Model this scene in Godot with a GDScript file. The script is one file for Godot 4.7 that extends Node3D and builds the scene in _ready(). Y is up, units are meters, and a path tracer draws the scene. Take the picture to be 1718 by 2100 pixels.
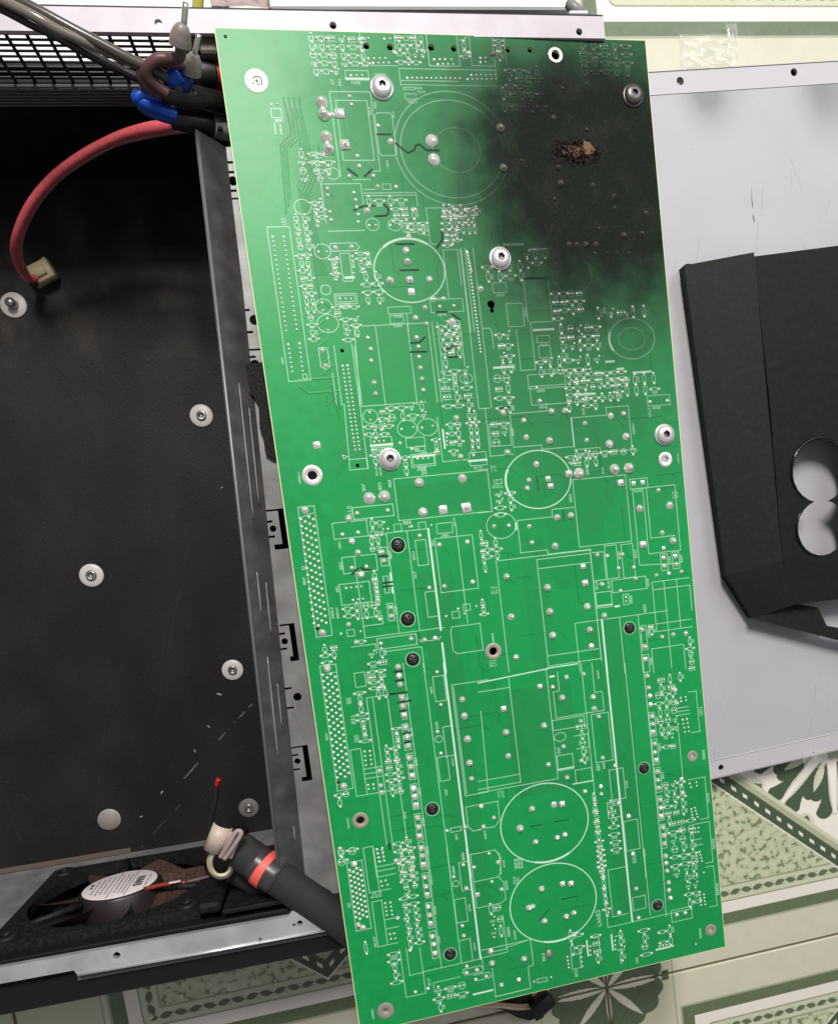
extends Node3D
# A scorched circuit board lying solder side up across an open equipment chassis on a patterned tile floor.
# Metres, y up, x along the tile rows, z down the picture. The camera stands straight over x = z = 0.

const BW := 216.47      # board width and length, mm
const BL := 502.62
const IW := 882      # pixels of the board's print
const IH := 2048

var silk := PackedFloat32Array()
var dark := PackedFloat32Array()
var trace := PackedFloat32Array()
var rng := RandomNumberGenerator.new()
var board: Node3D
var small := SurfaceTool.new()
var holes: Array = []          # u, v, diameter in mm
var mats := {}
var joint_meshes := {}
var rough_im: Image
var relief_im: Image
var screw_meshes := {}

# ------------------------------------------------------------------ helpers

func mat(called: String, col: Color, rough: float, metal := 0.0, spec := 0.5) -> StandardMaterial3D:
	if mats.has(called):
		return mats[called]
	var m := StandardMaterial3D.new()
	m.resource_name = called
	m.albedo_color = col
	m.roughness = rough
	m.metallic = metal
	m.metallic_specular = spec
	mats[called] = m
	return m

func noise_tex(seed_: int, freq: float, size := 512, ramp: Array = [], octaves := 4, bump := false) -> NoiseTexture2D:
	var n := FastNoiseLite.new()
	n.seed = seed_
	n.frequency = freq
	n.fractal_octaves = octaves
	var t := NoiseTexture2D.new()
	t.width = size
	t.height = size
	t.seamless = true
	t.noise = n
	if bump:
		t.as_normal_map = true
		t.bump_strength = 3.0
	if ramp.size() > 0:
		var g := Gradient.new()
		var offs := PackedFloat32Array()
		var cols := PackedColorArray()
		for r in ramp:
			offs.append(r[0])
			cols.append(r[1])
		g.offsets = offs
		g.colors = cols
		t.color_ramp = g
	return t

func worn(m: StandardMaterial3D, seed_: int, scale: float, freq: float, ramp: Array, bump := 0.0) -> StandardMaterial3D:
	m.albedo_color = Color.WHITE
	m.albedo_texture = noise_tex(seed_, freq, 512, ramp)
	m.uv1_triplanar = true
	m.uv1_scale = Vector3.ONE * scale
	if bump > 0.0:
		m.normal_enabled = true
		m.normal_texture = noise_tex(seed_ + 7, freq * 3.0, 512, [], 3, true)
		m.normal_scale = bump
	return m

func grey(v: float, t := Color(1, 1, 1)) -> Color:
	return Color(v * t.r, v * t.g, v * t.b)

func put(called: String, mesh: Mesh, m: Material, parent: Node = self, xf := Transform3D()) -> MeshInstance3D:
	var o := MeshInstance3D.new()
	o.name = called
	o.mesh = mesh
	o.material_override = m
	o.transform = xf
	parent.add_child(o, true)
	return o

func thing(called: String, label: String, category: String, group := "") -> Node3D:
	var o := Node3D.new()
	o.name = called
	add_child(o, true)
	tag(o, label, category, group)
	return o

func tag(o: Node, label: String, category: String, group := "") -> void:
	o.set_meta("label", label)
	o.set_meta("category", category)
	if group != "":
		o.set_meta("group", group)

func start() -> SurfaceTool:
	var st := SurfaceTool.new()
	st.begin(Mesh.PRIMITIVE_TRIANGLES)
	return st

func fin(st: SurfaceTool) -> ArrayMesh:
	st.generate_normals()
	return st.commit()

func tri(st: SurfaceTool, a: Vector3, b: Vector3, c: Vector3) -> void:
	st.add_vertex(a)
	st.add_vertex(b)
	st.add_vertex(c)

func quad(st: SurfaceTool, a: Vector3, b: Vector3, c: Vector3, d: Vector3) -> void:
	tri(st, a, b, c)
	tri(st, a, c, d)

# box with chamfered edges between two corners
func box(lo: Vector3, hi: Vector3, bevel := 0.0004) -> ArrayMesh:
	var st := start()
	st.set_smooth_group(-1)
	add_box(st, lo, hi, bevel)
	return fin(st)

func add_box(st: SurfaceTool, lo0: Vector3, hi0: Vector3, bevel := 0.0004, xf := Transform3D()) -> void:
	var lo := lo0.min(hi0)
	var hi := lo0.max(hi0)
	var s := hi - lo
	var b: float = minf(bevel, 0.3 * minf(s.x, minf(s.y, s.z)))
	var c := (lo + hi) * 0.5
	var h := s * 0.5
	for ax in 3:
		for sg in [-1.0, 1.0]:
			var n := Vector3.ZERO
			n[ax] = sg
			var u := Vector3.ZERO
			u[(ax + 1) % 3] = 1.0
			var v := Vector3.ZERO
			v[(ax + 2) % 3] = 1.0
			var hu: float = h[(ax + 1) % 3] - b
			var hv: float = h[(ax + 2) % 3] - b
			var o := c + n * h[ax]
			var p := [o - u * hu - v * hv, o + u * hu - v * hv, o + u * hu + v * hv, o - u * hu + v * hv]
			if sg > 0:
				quad(st, xf * p[0], xf * p[3], xf * p[2], xf * p[1])
			else:
				quad(st, xf * p[0], xf * p[1], xf * p[2], xf * p[3])
	if b <= 0.0:
		return
	for ax in 3:
		var a1 := (ax + 1) % 3
		var a2 := (ax + 2) % 3
		for s1 in [-1.0, 1.0]:
			for s2 in [-1.0, 1.0]:
				var e := Vector3.ZERO
				e[ax] = h[ax] - b
				var p1 := c
				p1[a1] += s1 * h[a1]
				p1[a2] += s2 * (h[a2] - b)
				var p2 := c
				p2[a1] += s1 * (h[a1] - b)
				p2[a2] += s2 * h[a2]
				if s1 * s2 > 0:
					quad(st, xf * (p1 - e), xf * (p1 + e), xf * (p2 + e), xf * (p2 - e))
				else:
					quad(st, xf * (p1 - e), xf * (p2 - e), xf * (p2 + e), xf * (p1 + e))
	for sx in [-1.0, 1.0]:
		for sy in [-1.0, 1.0]:
			for sz in [-1.0, 1.0]:
				var q := c + Vector3(sx * h.x, sy * h.y, sz * h.z)
				var px := q - Vector3(0, sy * b, sz * b)
				var py := q - Vector3(sx * b, 0, sz * b)
				var pz := q - Vector3(sx * b, sy * b, 0)
				if sx * sy * sz > 0:
					tri(st, xf * px, xf * pz, xf * py)
				else:
					tri(st, xf * px, xf * py, xf * pz)

# profile of (radius, height) turned round y
func lathe(profile: Array, n := 24, xf := Transform3D(), st: SurfaceTool = null, smooth := true) -> ArrayMesh:
	var own := st == null
	if own:
		st = start()
	st.set_smooth_group(0 if smooth else -1)
	for i in profile.size() - 1:
		var r0: float = profile[i].x
		var y0: float = profile[i].y
		var r1: float = profile[i + 1].x
		var y1: float = profile[i + 1].y
		for k in n:
			var a := TAU * k / n
			var b := TAU * (k + 1) / n
			var p := xf * Vector3(r0 * cos(a), y0, r0 * sin(a))
			var q := xf * Vector3(r0 * cos(b), y0, r0 * sin(b))
			var s := xf * Vector3(r1 * cos(b), y1, r1 * sin(b))
			var t := xf * Vector3(r1 * cos(a), y1, r1 * sin(a))
			if r0 < 1e-7:
				tri(st, p, s, t)
			elif r1 < 1e-7:
				tri(st, p, q, s)
			else:
				quad(st, p, q, s, t)
	return fin(st) if own else null

func smooth_line(pts: Array, per := 8) -> Array:
	var out := []
	for i in pts.size() - 1:
		var a: Vector3 = pts[maxi(i - 1, 0)]
		var b: Vector3 = pts[i]
		var c: Vector3 = pts[i + 1]
		var d: Vector3 = pts[mini(i + 2, pts.size() - 1)]
		for k in per:
			out.append(b.cubic_interpolate(c, a, d, float(k) / per))
	out.append(pts[pts.size() - 1])
	return out

# round cable through the points; r may be a number or a list spread over the length
func tube(pts0: Array, r, n := 12, per := 8, st: SurfaceTool = null) -> ArrayMesh:
	var own := st == null
	if own:
		st = start()
	st.set_smooth_group(0)
	var pts := smooth_line(pts0, per) if per > 1 else pts0
	var up := Vector3(0.13, 1, 0.07).normalized()
	var rings := []
	for i in pts.size():
		var p: Vector3 = pts[i]
		var t: Vector3 = (pts[mini(i + 1, pts.size() - 1)] - pts[maxi(i - 1, 0)]).normalized()
		var x := up.cross(t).normalized()
		up = t.cross(x).normalized()
		var rad: float
		if r is Array:
			var f: float = float(i) / (pts.size() - 1) * (r.size() - 1)
			var k := mini(int(f), r.size() - 2)
			rad = lerpf(r[k], r[k + 1], f - k)
		else:
			rad = r
		var ring := []
		for k in n:
			var a := TAU * k / n
			ring.append(p + (x * cos(a) + up * sin(a)) * rad)
		rings.append(ring)
	for i in rings.size() - 1:
		for k in n:
			var m := (k + 1) % n
			quad(st, rings[i][k], rings[i + 1][k], rings[i + 1][m], rings[i][m])
	for k in n:
		var m := (k + 1) % n
		tri(st, pts[0], rings[0][k], rings[0][m])
		tri(st, pts[pts.size() - 1], rings[-1][m], rings[-1][k])
	return fin(st) if own else null

# flat slab whose outline is given in x and z (y of the points is ignored)
func prism(pts: Array, y0: float, y1: float, st: SurfaceTool = null) -> ArrayMesh:
	var own := st == null
	if own:
		st = start()
	st.set_smooth_group(-1)
	var poly := PackedVector2Array()
	for p in pts:
		poly.append(Vector2(p.x, p.z))
	if not Geometry2D.is_polygon_clockwise(poly):
		poly.reverse()
	var idx := Geometry2D.triangulate_polygon(poly)
	for i in range(0, idx.size(), 3):
		var a := poly[idx[i]]
		var b := poly[idx[i + 1]]
		var c := poly[idx[i + 2]]
		if (b - a).cross(c - a) < 0:
			var s := b
			b = c
			c = s
		tri(st, Vector3(a.x, y1, a.y), Vector3(b.x, y1, b.y), Vector3(c.x, y1, c.y))
		tri(st, Vector3(a.x, y0, a.y), Vector3(c.x, y0, c.y), Vector3(b.x, y0, b.y))
	for i in poly.size():
		var a := poly[i]
		var b := poly[(i + 1) % poly.size()]
		quad(st, Vector3(a.x, y0, a.y), Vector3(a.x, y1, a.y), Vector3(b.x, y1, b.y), Vector3(b.x, y0, b.y))
	return fin(st) if own else null

func csg_box(root: Node, lo: Vector3, hi: Vector3, cut := true) -> void:
	var b := CSGBox3D.new()
	b.size = (hi - lo).abs()
	b.position = (lo + hi) * 0.5
	b.operation = CSGShape3D.OPERATION_SUBTRACTION if cut else CSGShape3D.OPERATION_UNION
	b.name = "opening" if cut else "body"
	root.add_child(b, true)

func csg_hole(root: Node, at: Vector3, d: float, long := 0.02) -> void:
	var b := CSGCylinder3D.new()
	b.radius = d * 0.5
	b.height = long
	b.sides = 24
	b.position = at
	b.operation = CSGShape3D.OPERATION_SUBTRACTION
	b.name = "opening"
	root.add_child(b, true)

func csg(called: String, parent: Node, m: Material) -> CSGCombiner3D:
	var c := CSGCombiner3D.new()
	c.name = called
	c.material_override = m
	parent.add_child(c, true)
	return c

# ------------------------------------------------------------------ printing on the board

func stroke(buf: PackedFloat32Array, u0: float, v0: float, u1: float, v1: float, w: float, strength := 1.0) -> void:
	var k := IW / BW
	var a := Vector2(u0, v0) * k
	var b := Vector2(u1, v1) * k
	var hw := w * k * 0.5
	var x0 := maxi(0, int(minf(a.x, b.x) - hw - 1))
	var x1 := mini(IW - 1, int(maxf(a.x, b.x) + hw + 1))
	var y0 := maxi(0, int(minf(a.y, b.y) - hw - 1))
	var y1 := mini(IH - 1, int(maxf(a.y, b.y) + hw + 1))
	var d := b - a
	var l2 := maxf(d.length_squared(), 1e-6)
	for y in range(y0, y1 + 1):
		for x in range(x0, x1 + 1):
			var p := Vector2(x + 0.5, y + 0.5) - a
			var t := clampf(p.dot(d) / l2, 0.0, 1.0)
			var c := clampf(hw + 0.5 - (p - d * t).length(), 0.0, 1.0) * strength
			var i := y * IW + x
			if c > buf[i]:
				buf[i] = c

func ln(u0: float, v0: float, u1: float, v1: float, w: float) -> void:
	stroke(silk, u0, v0, u1, v1, w, 0.84 if w < 0.5 else 0.97)

func ink(u0: float, v0: float, u1: float, v1: float, w: float) -> void:
	stroke(dark, u0, v0, u1, v1, w)

func trk(u0: float, v0: float, u1: float, v1: float, w: float) -> void:
	stroke(trace, u0, v0, u1, v1, w)

func rc(u0: float, v0: float, u1: float, v1: float) -> void:
	ln(u0, v0, u1, v0, 0.28)
	ln(u1, v0, u1, v1, 0.28)
	ln(u1, v1, u0, v1, 0.28)
	ln(u0, v1, u0, v0, 0.28)
	var w := absf(u1 - u0)
	var h := absf(v1 - v0)
	if maxf(w, h) > 4.5 and minf(w, h) > 1.4:
		if h > w:
			tag_text(maxf(u0, u1) + 0.6, minf(v0, v1) + h * 0.2, maxf(u0, u1) + 1.9, minf(v0, v1) + h * 0.2 + 4.6)
		else:
			tag_text(minf(u0, u1) + w * 0.2, maxf(v0, v1) + 0.6, minf(u0, u1) + w * 0.2 + 4.6, maxf(v0, v1) + 1.9)

func el(u: float, v: float, ru: float, rv: float, w: float, a0: int, a1: int) -> void:
	var n := maxi(10, int((a1 - a0) / 360.0 * maxf(ru, rv) * 9.0))
	for i in n:
		var a := deg_to_rad(lerpf(a0, a1, float(i) / n))
		var b := deg_to_rad(lerpf(a0, a1, float(i + 1) / n))
		ln(u + ru * cos(a), v + rv * sin(a), u + ru * cos(b), v + rv * sin(b), w)

const GLYPH := {"0": 0x7b6f, "1": 0x2c97, "2": 0x73e7, "3": 0x73cf, "4": 0x5bc9, "5": 0x79cf, "6": 0x79ef, "7": 0x7249, "8": 0x7bef, "9": 0x7bcf, "R": 0x7bed, "C": 0x7927, "D": 0x6b6e, "J": 0x126f, "T": 0x7492, "U": 0x5b6f}

func tag_text(u0: float, v0: float, u1: float, v1: float) -> void:
	var w := absf(u1 - u0)
	var h := absf(v1 - v0)
	var upright := h > w
	var long := maxf(w, h)
	var tall := minf(w, h)
	var s := String("RCDJTU"[rng.randi_range(0, 5)])
	for i in clampi(int(long / (tall * 0.72)) - 1, 2, 5):
		s += str(rng.randi_range(0, 9))
	var step := long / s.length()
	var cell := step / 4.0
	for n in s.length():
		var bits: int = GLYPH[s[n]]
		for r in 5:
			for c in 3:
				if bits >> (14 - r * 3 - c) & 1:
					var along := n * step + (c + 0.5) * cell
					var across := (r + 0.5) / 5.0 * tall
					if upright:
						stroke(silk, u1 - across - 0.06, v0 + along, u1 - across + 0.06, v0 + along + 0.01, maxf(cell, 0.2), 0.62)
					else:
						stroke(silk, u0 + along, v0 + across - 0.06, u0 + along + 0.01, v0 + across + 0.06, maxf(cell, 0.2), 0.62)

# small parts' outlines with their pads, spread over an area
func cluster(u0: float, v0: float, u1: float, v1: float, n: int, seed_: int) -> void:
	rng.seed = seed_ * 7919
	var w := absf(u1 - u0)
	var h := absf(v1 - v0)
	n = int(n * 0.78) + 1
	var cols := maxi(1, roundi(sqrt(n * w / h)))
	var rows := maxi(1, ceili(float(n) / cols))
	for i in n:
		var cw := w / cols
		var ch := h / rows
		var u := u0 + (i % cols + 0.5) * cw + rng.randf_range(-0.05, 0.05) * cw
		var v := v0 + (i / cols + 0.5) * ch + rng.randf_range(-0.05, 0.05) * ch
		var a := minf(cw * 0.95, 7.5)
		var b := minf(ch * 0.95, 7.5)
		match rng.randi_range(0, 9):
			0, 1, 6:   # lying resistor
				var y := minf(b * 0.28, 0.95)
				var x := maxf(a * 0.30, 1.0)
				rc(u - x, v - y, u + x, v + y)
				small_joint(u - x - 1.0, v, 1.6, false)
				small_joint(u + x + 1.0, v, 1.6, false)
				if b > 3.6 and rng.randf() < 0.5:
					tag_text(u - x, v + y + 0.5, u + x, v + y + 1.5)
			2, 3, 7, 9:   # the same, upright
				var x := minf(a * 0.28, 0.95)
				var y := maxf(b * 0.30, 1.0)
				rc(u - x, v - y, u + x, v + y)
				small_joint(u, v - y - 1.0, 1.6, false)
				small_joint(u, v + y + 1.0, 1.6, false)
				if a > 3.6 and rng.randf() < 0.5:
					tag_text(u + x + 0.5, v - y, u + x + 1.5, v + y)
			4:
				var q := clampf(minf(a, b) * 0.42, 1.0, 2.4)
				el(u, v, q, q, 0.28, 0, 360)
				small_joint(u - q * 0.45, v, 1.2, false)
				small_joint(u + q * 0.45, v, 1.2, false)
			5:
				for k in 3:
					small_joint(u - a * 0.3 + k * a * 0.3, v, 1.25, k == 0)
				ln(u - a * 0.42, v + 1.1, u + a * 0.42, v + 1.1, 0.28)
				ln(u - a * 0.42, v - 1.1, u + a * 0.42, v - 1.1, 0.28)
			8:
				tag_text(u - a * 0.35, v - 0.6, u + a * 0.35, v + 0.6)
				small_joint(u, v + b * 0.35, 1.3, false)
				small_joint(u + a * 0.3, v - b * 0.35, 1.2, false)

func row(u0: float, v0: float, u1: float, v1: float, n: int) -> void:
	for i in n:
		var t := float(i) / maxi(1, n - 1)
		small_joint(lerpf(u0, u1, t), lerpf(v0, v1, t), 1.25, i == 0)

# staggered pin field of a connector
func hexes(u0: float, v0: float, u1: float, v1: float, u2: float, v2: float, n: int) -> void:
	for i in n:
		var t := float(i) / (n - 1)
		for k in 4:
			if (i + k) % 2 == 0:
				var s := k / 3.0
				small_joint(u0 + (u1 - u0) * s + (u2 - u0) * t, v0 + (v1 - v0) * s + (v2 - v0) * t, 1.75, false)

func hash01(a: float, b: float) -> float:
	var s := sin(a * 127.1 + b * 311.7) * 43758.5453
	return s - floorf(s)

func dome(st: SurfaceTool, at: Vector3, d: float, n: int, sq: bool, lean := Vector3.UP) -> void:
	var r := d * 0.5
	var pin := 0.28 * r
	var prof := [Vector2(r, 0), Vector2(r * 0.92, r * 0.16), Vector2(r * 0.66, r * 0.42), Vector2(r * 0.40, r * 0.58), Vector2(pin, r * 0.72), Vector2(0, r * 0.76)]
	if n < 10:
		prof = [Vector2(r, 0), Vector2(r * 0.85, r * 0.35), Vector2(r * 0.4, r * 0.7), Vector2(0, r * 0.78)]
	if sq:
		prof = [Vector2(r * 1.25, 0), Vector2(r * 1.2, r * 0.14), Vector2(r * 0.8, r * 0.32), Vector2(r * 0.4, r * 0.5), Vector2(0, r * 0.56)]
	lathe(prof, 4 if sq else n, Transform3D(Basis(Vector3.RIGHT, lean, Vector3.BACK) * Basis(Vector3.UP, (PI / 4 if sq else 0.0) + hash01(at.x * 1e3, at.z * 1e3) * (0.15 if sq else 3.0)), at), st)

func bpos(u: float, v: float, h := 0.0) -> Vector3:
	return Vector3(u * 0.001, h, v * 0.001)

func soot_at(u: float, v: float) -> float:
	return clampf(1.5 - Vector2((u - 178.0) / 70.0, (v - 60.0) / 72.0).length() * 1.15, 0.0, 1.0)

func joint_mat(u: float, v: float) -> StandardMaterial3D:
	var s := soot_at(u, v)
	if s > 0.75:
		return mats["scorched solder"]
	return mats["smoked solder"] if s > 0.35 else mats["solder"]

func small_joint(u: float, v: float, d: float, sq: bool) -> void:
	if u < 1.5 or v < 1.5 or u > BW - 1.5 or v > BL - 1.5:
		return
	var s := soot_at(u, v)
	small.set_color(Color(0.70, 0.70, 0.62).lerp(Color(0.045, 0.042, 0.036), clampf(s * 1.35, 0.0, 1.0)))
	dome(small, bpos(u, v, 0.0), d * 0.001, 7, sq)

func joint(u: float, v: float, d: float, sq: bool) -> void:
	var key := "%d%s%d" % [roundi(d * 5.0), sq, int(hash01(u, v) * 5)]
	if not joint_meshes.has(key):
		var st := start()
		var dd := roundf(d * 5.0) / 5.0 * 0.001
		st.set_smooth_group(0)
		var k := int(key.right(1))
		if sq and k == 0:
			add_box(st, Vector3(-dd * 0.5, -0.0001, -dd * 0.5), Vector3(dd * 0.5, dd * 0.13, dd * 0.5), dd * 0.1)
			dome(st, Vector3(dd * 0.06, dd * 0.12, 0), dd * 0.62, 12, false)
		else:
			dome(st, Vector3.ZERO, dd, 16, sq, Vector3([0.18, -0.1, 0.3, -0.25, 0.05][k], 1.0 + [0.1, 0.35, -0.2, 0.2, 0.5][k], [0.1, 0.2, -0.2, 0.1, -0.1][k]))
			if k == 1 or k == 4:   # the clipped lead stands out of the solder
				lathe([Vector2(dd * 0.15, dd * 0.3), Vector2(dd * 0.14, dd * 0.52), Vector2(0, dd * 0.55)], 10, Transform3D(Basis(), Vector3(dd * 0.05, 0, dd * 0.03)), st)
		joint_meshes[key] = fin(st)
	var o := put("solder_joint", joint_meshes[key], joint_mat(u, v), board, Transform3D(Basis(Vector3.UP, hash01(v, u) * (0.12 if sq else 6.0)), bpos(u, v)))

func hole(u: float, v: float, d: float) -> void:
	holes.append([u, v, d * 0.9])

func ring_mesh(d: float, inner: float) -> ArrayMesh:
	var r := d * 0.0005
	var q := inner * 0.0005
	return lathe([Vector2(r, -0.0001), Vector2(r, 0.00006), Vector2(r * 0.97, 0.00014), Vector2(q + 0.0002, 0.00014), Vector2(q, 0.0), Vector2(q, -0.0014)], 36)

func ring(u: float, v: float, d: float, inner: float) -> void:
	holes.append([u, v, inner])
	var o := put("mounting_ring", ring_mesh(d, inner), mats["worn tin"] if v > 280.0 else mats["solder"], board, Transform3D(Basis(), bpos(u, v)))
	o.set_meta("label", "bare tinned ring round an empty mounting hole")

func scuff(u: float, v: float, d: float) -> void:
	put("mounting_ring", lathe([Vector2(d * 0.0005, -0.0001), Vector2(d * 0.0005, 0.00008), Vector2(0, 0.00014)], 24), mats["worn tin"], board, Transform3D(Basis().scaled(Vector3(0.8, 1, 1.25)), bpos(u, v)))

func pan_screw(u: float, v: float) -> void:
	var turn := Transform3D(Basis(Vector3.UP, u), bpos(u, v))
	if not screw_meshes.has("pan"):
		var st := start()
		lathe([Vector2(0.0058, 0.0), Vector2(0.0058, 0.0007), Vector2(0.0050, 0.0008)], 30, Transform3D(), st)
		lathe([Vector2(0.0050, 0.0007), Vector2(0.0050, 0.0014), Vector2(0.0046, 0.0023), Vector2(0.0037, 0.0030), Vector2(0.0025, 0.0034), Vector2(0.0019, 0.0034)], 30, Transform3D(), st)
		screw_meshes["pan"] = fin(st)
		var s2 := start()   # six-lobed socket
		s2.set_smooth_group(-1)
		for k in 12:
			var r0 := 0.00195 if k % 2 == 0 else 0.0014
			var r1 := 0.00195 if k % 2 == 1 else 0.0014
			var a := TAU * k / 12
			var b := TAU * (k + 1) / 12
			var p := Vector3(r0 * cos(a), 0.00345, r0 * sin(a))
			var q := Vector3(r1 * cos(b), 0.00345, r1 * sin(b))
			quad(s2, p, q, q - Vector3(0, 0.0017, 0), p - Vector3(0, 0.0017, 0))
			tri(s2, Vector3(0, 0.0016, 0), p - Vector3(0, 0.0017, 0), q - Vector3(0, 0.0017, 0))
			var po := Vector3(0.0020 * cos(a), 0.0034, 0.0020 * sin(a))
			var qo := Vector3(0.0020 * cos(b), 0.0034, 0.0020 * sin(b))
			quad(s2, p, po, qo, q)
		screw_meshes["socket"] = fin(s2)
	var sooty := soot_at(u, v) > 0.62
	var o := put("silver_screw", screw_meshes["pan"], mats["sooty steel"] if sooty else mats["screw steel"], board, turn)
	put("socket", screw_meshes["socket"], mats["socket steel"], o)

func black_screw(u: float, v: float, d: float) -> void:
	holes.append([u, v, d * 0.98])
	if not screw_meshes.has("black"):
		var st := start()
		lathe([Vector2(0.0033, -0.0012), Vector2(0.0033, 0.0001), Vector2(0.0030, 0.0008), Vector2(0.0021, 0.0013), Vector2(0.0011, 0.00135)], 24, Transform3D(), st)
		lathe([Vector2(0.0011, 0.00135), Vector2(0.0007, 0.0003), Vector2(0, 0.0002)], 8, Transform3D(), st)
		screw_meshes["black"] = fin(st)
		var s2 := start()
		for k in 2:
			add_box(s2, Vector3(-0.0019, 0.0009, -0.00028), Vector3(0.0019, 0.00139, 0.00028), 0.0001, Transform3D(Basis(Vector3.UP, k * PI / 2), Vector3.ZERO))
		screw_meshes["cross"] = fin(s2)
	var o := put("black_screw", screw_meshes["black"], mats["black screw"], board, Transform3D(Basis(Vector3.UP, v), bpos(u, v, -0.0003)))
	put("cross_slot", screw_meshes["cross"], mats["slot glint"], o)
	el(u, v, d * 0.53, d * 0.53, 0.3, 0, 360)

func sticker(u: float, v: float, d: float) -> void:
	var r := d * 0.0005
	var o := put("inspection_sticker", lathe([Vector2(r, 0), Vector2(r, 0.00012), Vector2(r * 0.98, 0.00016), Vector2(0, 0.00016)], 40), mats["white paper"], board, Transform3D(Basis(), bpos(u, v, 0.00002)))
	o.set_meta("label", "round white sticker with a handwritten mark")
	var arc := []
	for i in 12:
		var a := deg_to_rad(-150.0 + i * 18.0)
		arc.append(Vector3(0.0021 * cos(a) + 0.0004, 0.00018, 0.0021 * sin(a) + 0.0002))
	put("pen_mark", tube(arc, 0.00022, 5, 1), mats["pen ink"], o)
	put("pen_mark", tube([Vector3(-0.0007, 0.00018, 0.0001), Vector3(0.0011, 0.00018, 0.0002)], 0.0002, 5, 1), mats["pen ink"], o)
	put("pen_mark", tube([Vector3(0.0002, 0.00018, -0.0009), Vector3(0.0003, 0.00018, 0.0016), Vector3(0.0012, 0.00018, 0.0018)], 0.0002, 5, 1), mats["pen ink"], o)
	put("pen_mark", tube([Vector3(-0.0020, 0.00018, 0.0008), Vector3(-0.0012, 0.00018, 0.0014)], 0.00018, 5, 1), mats["pen ink"], o)

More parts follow.
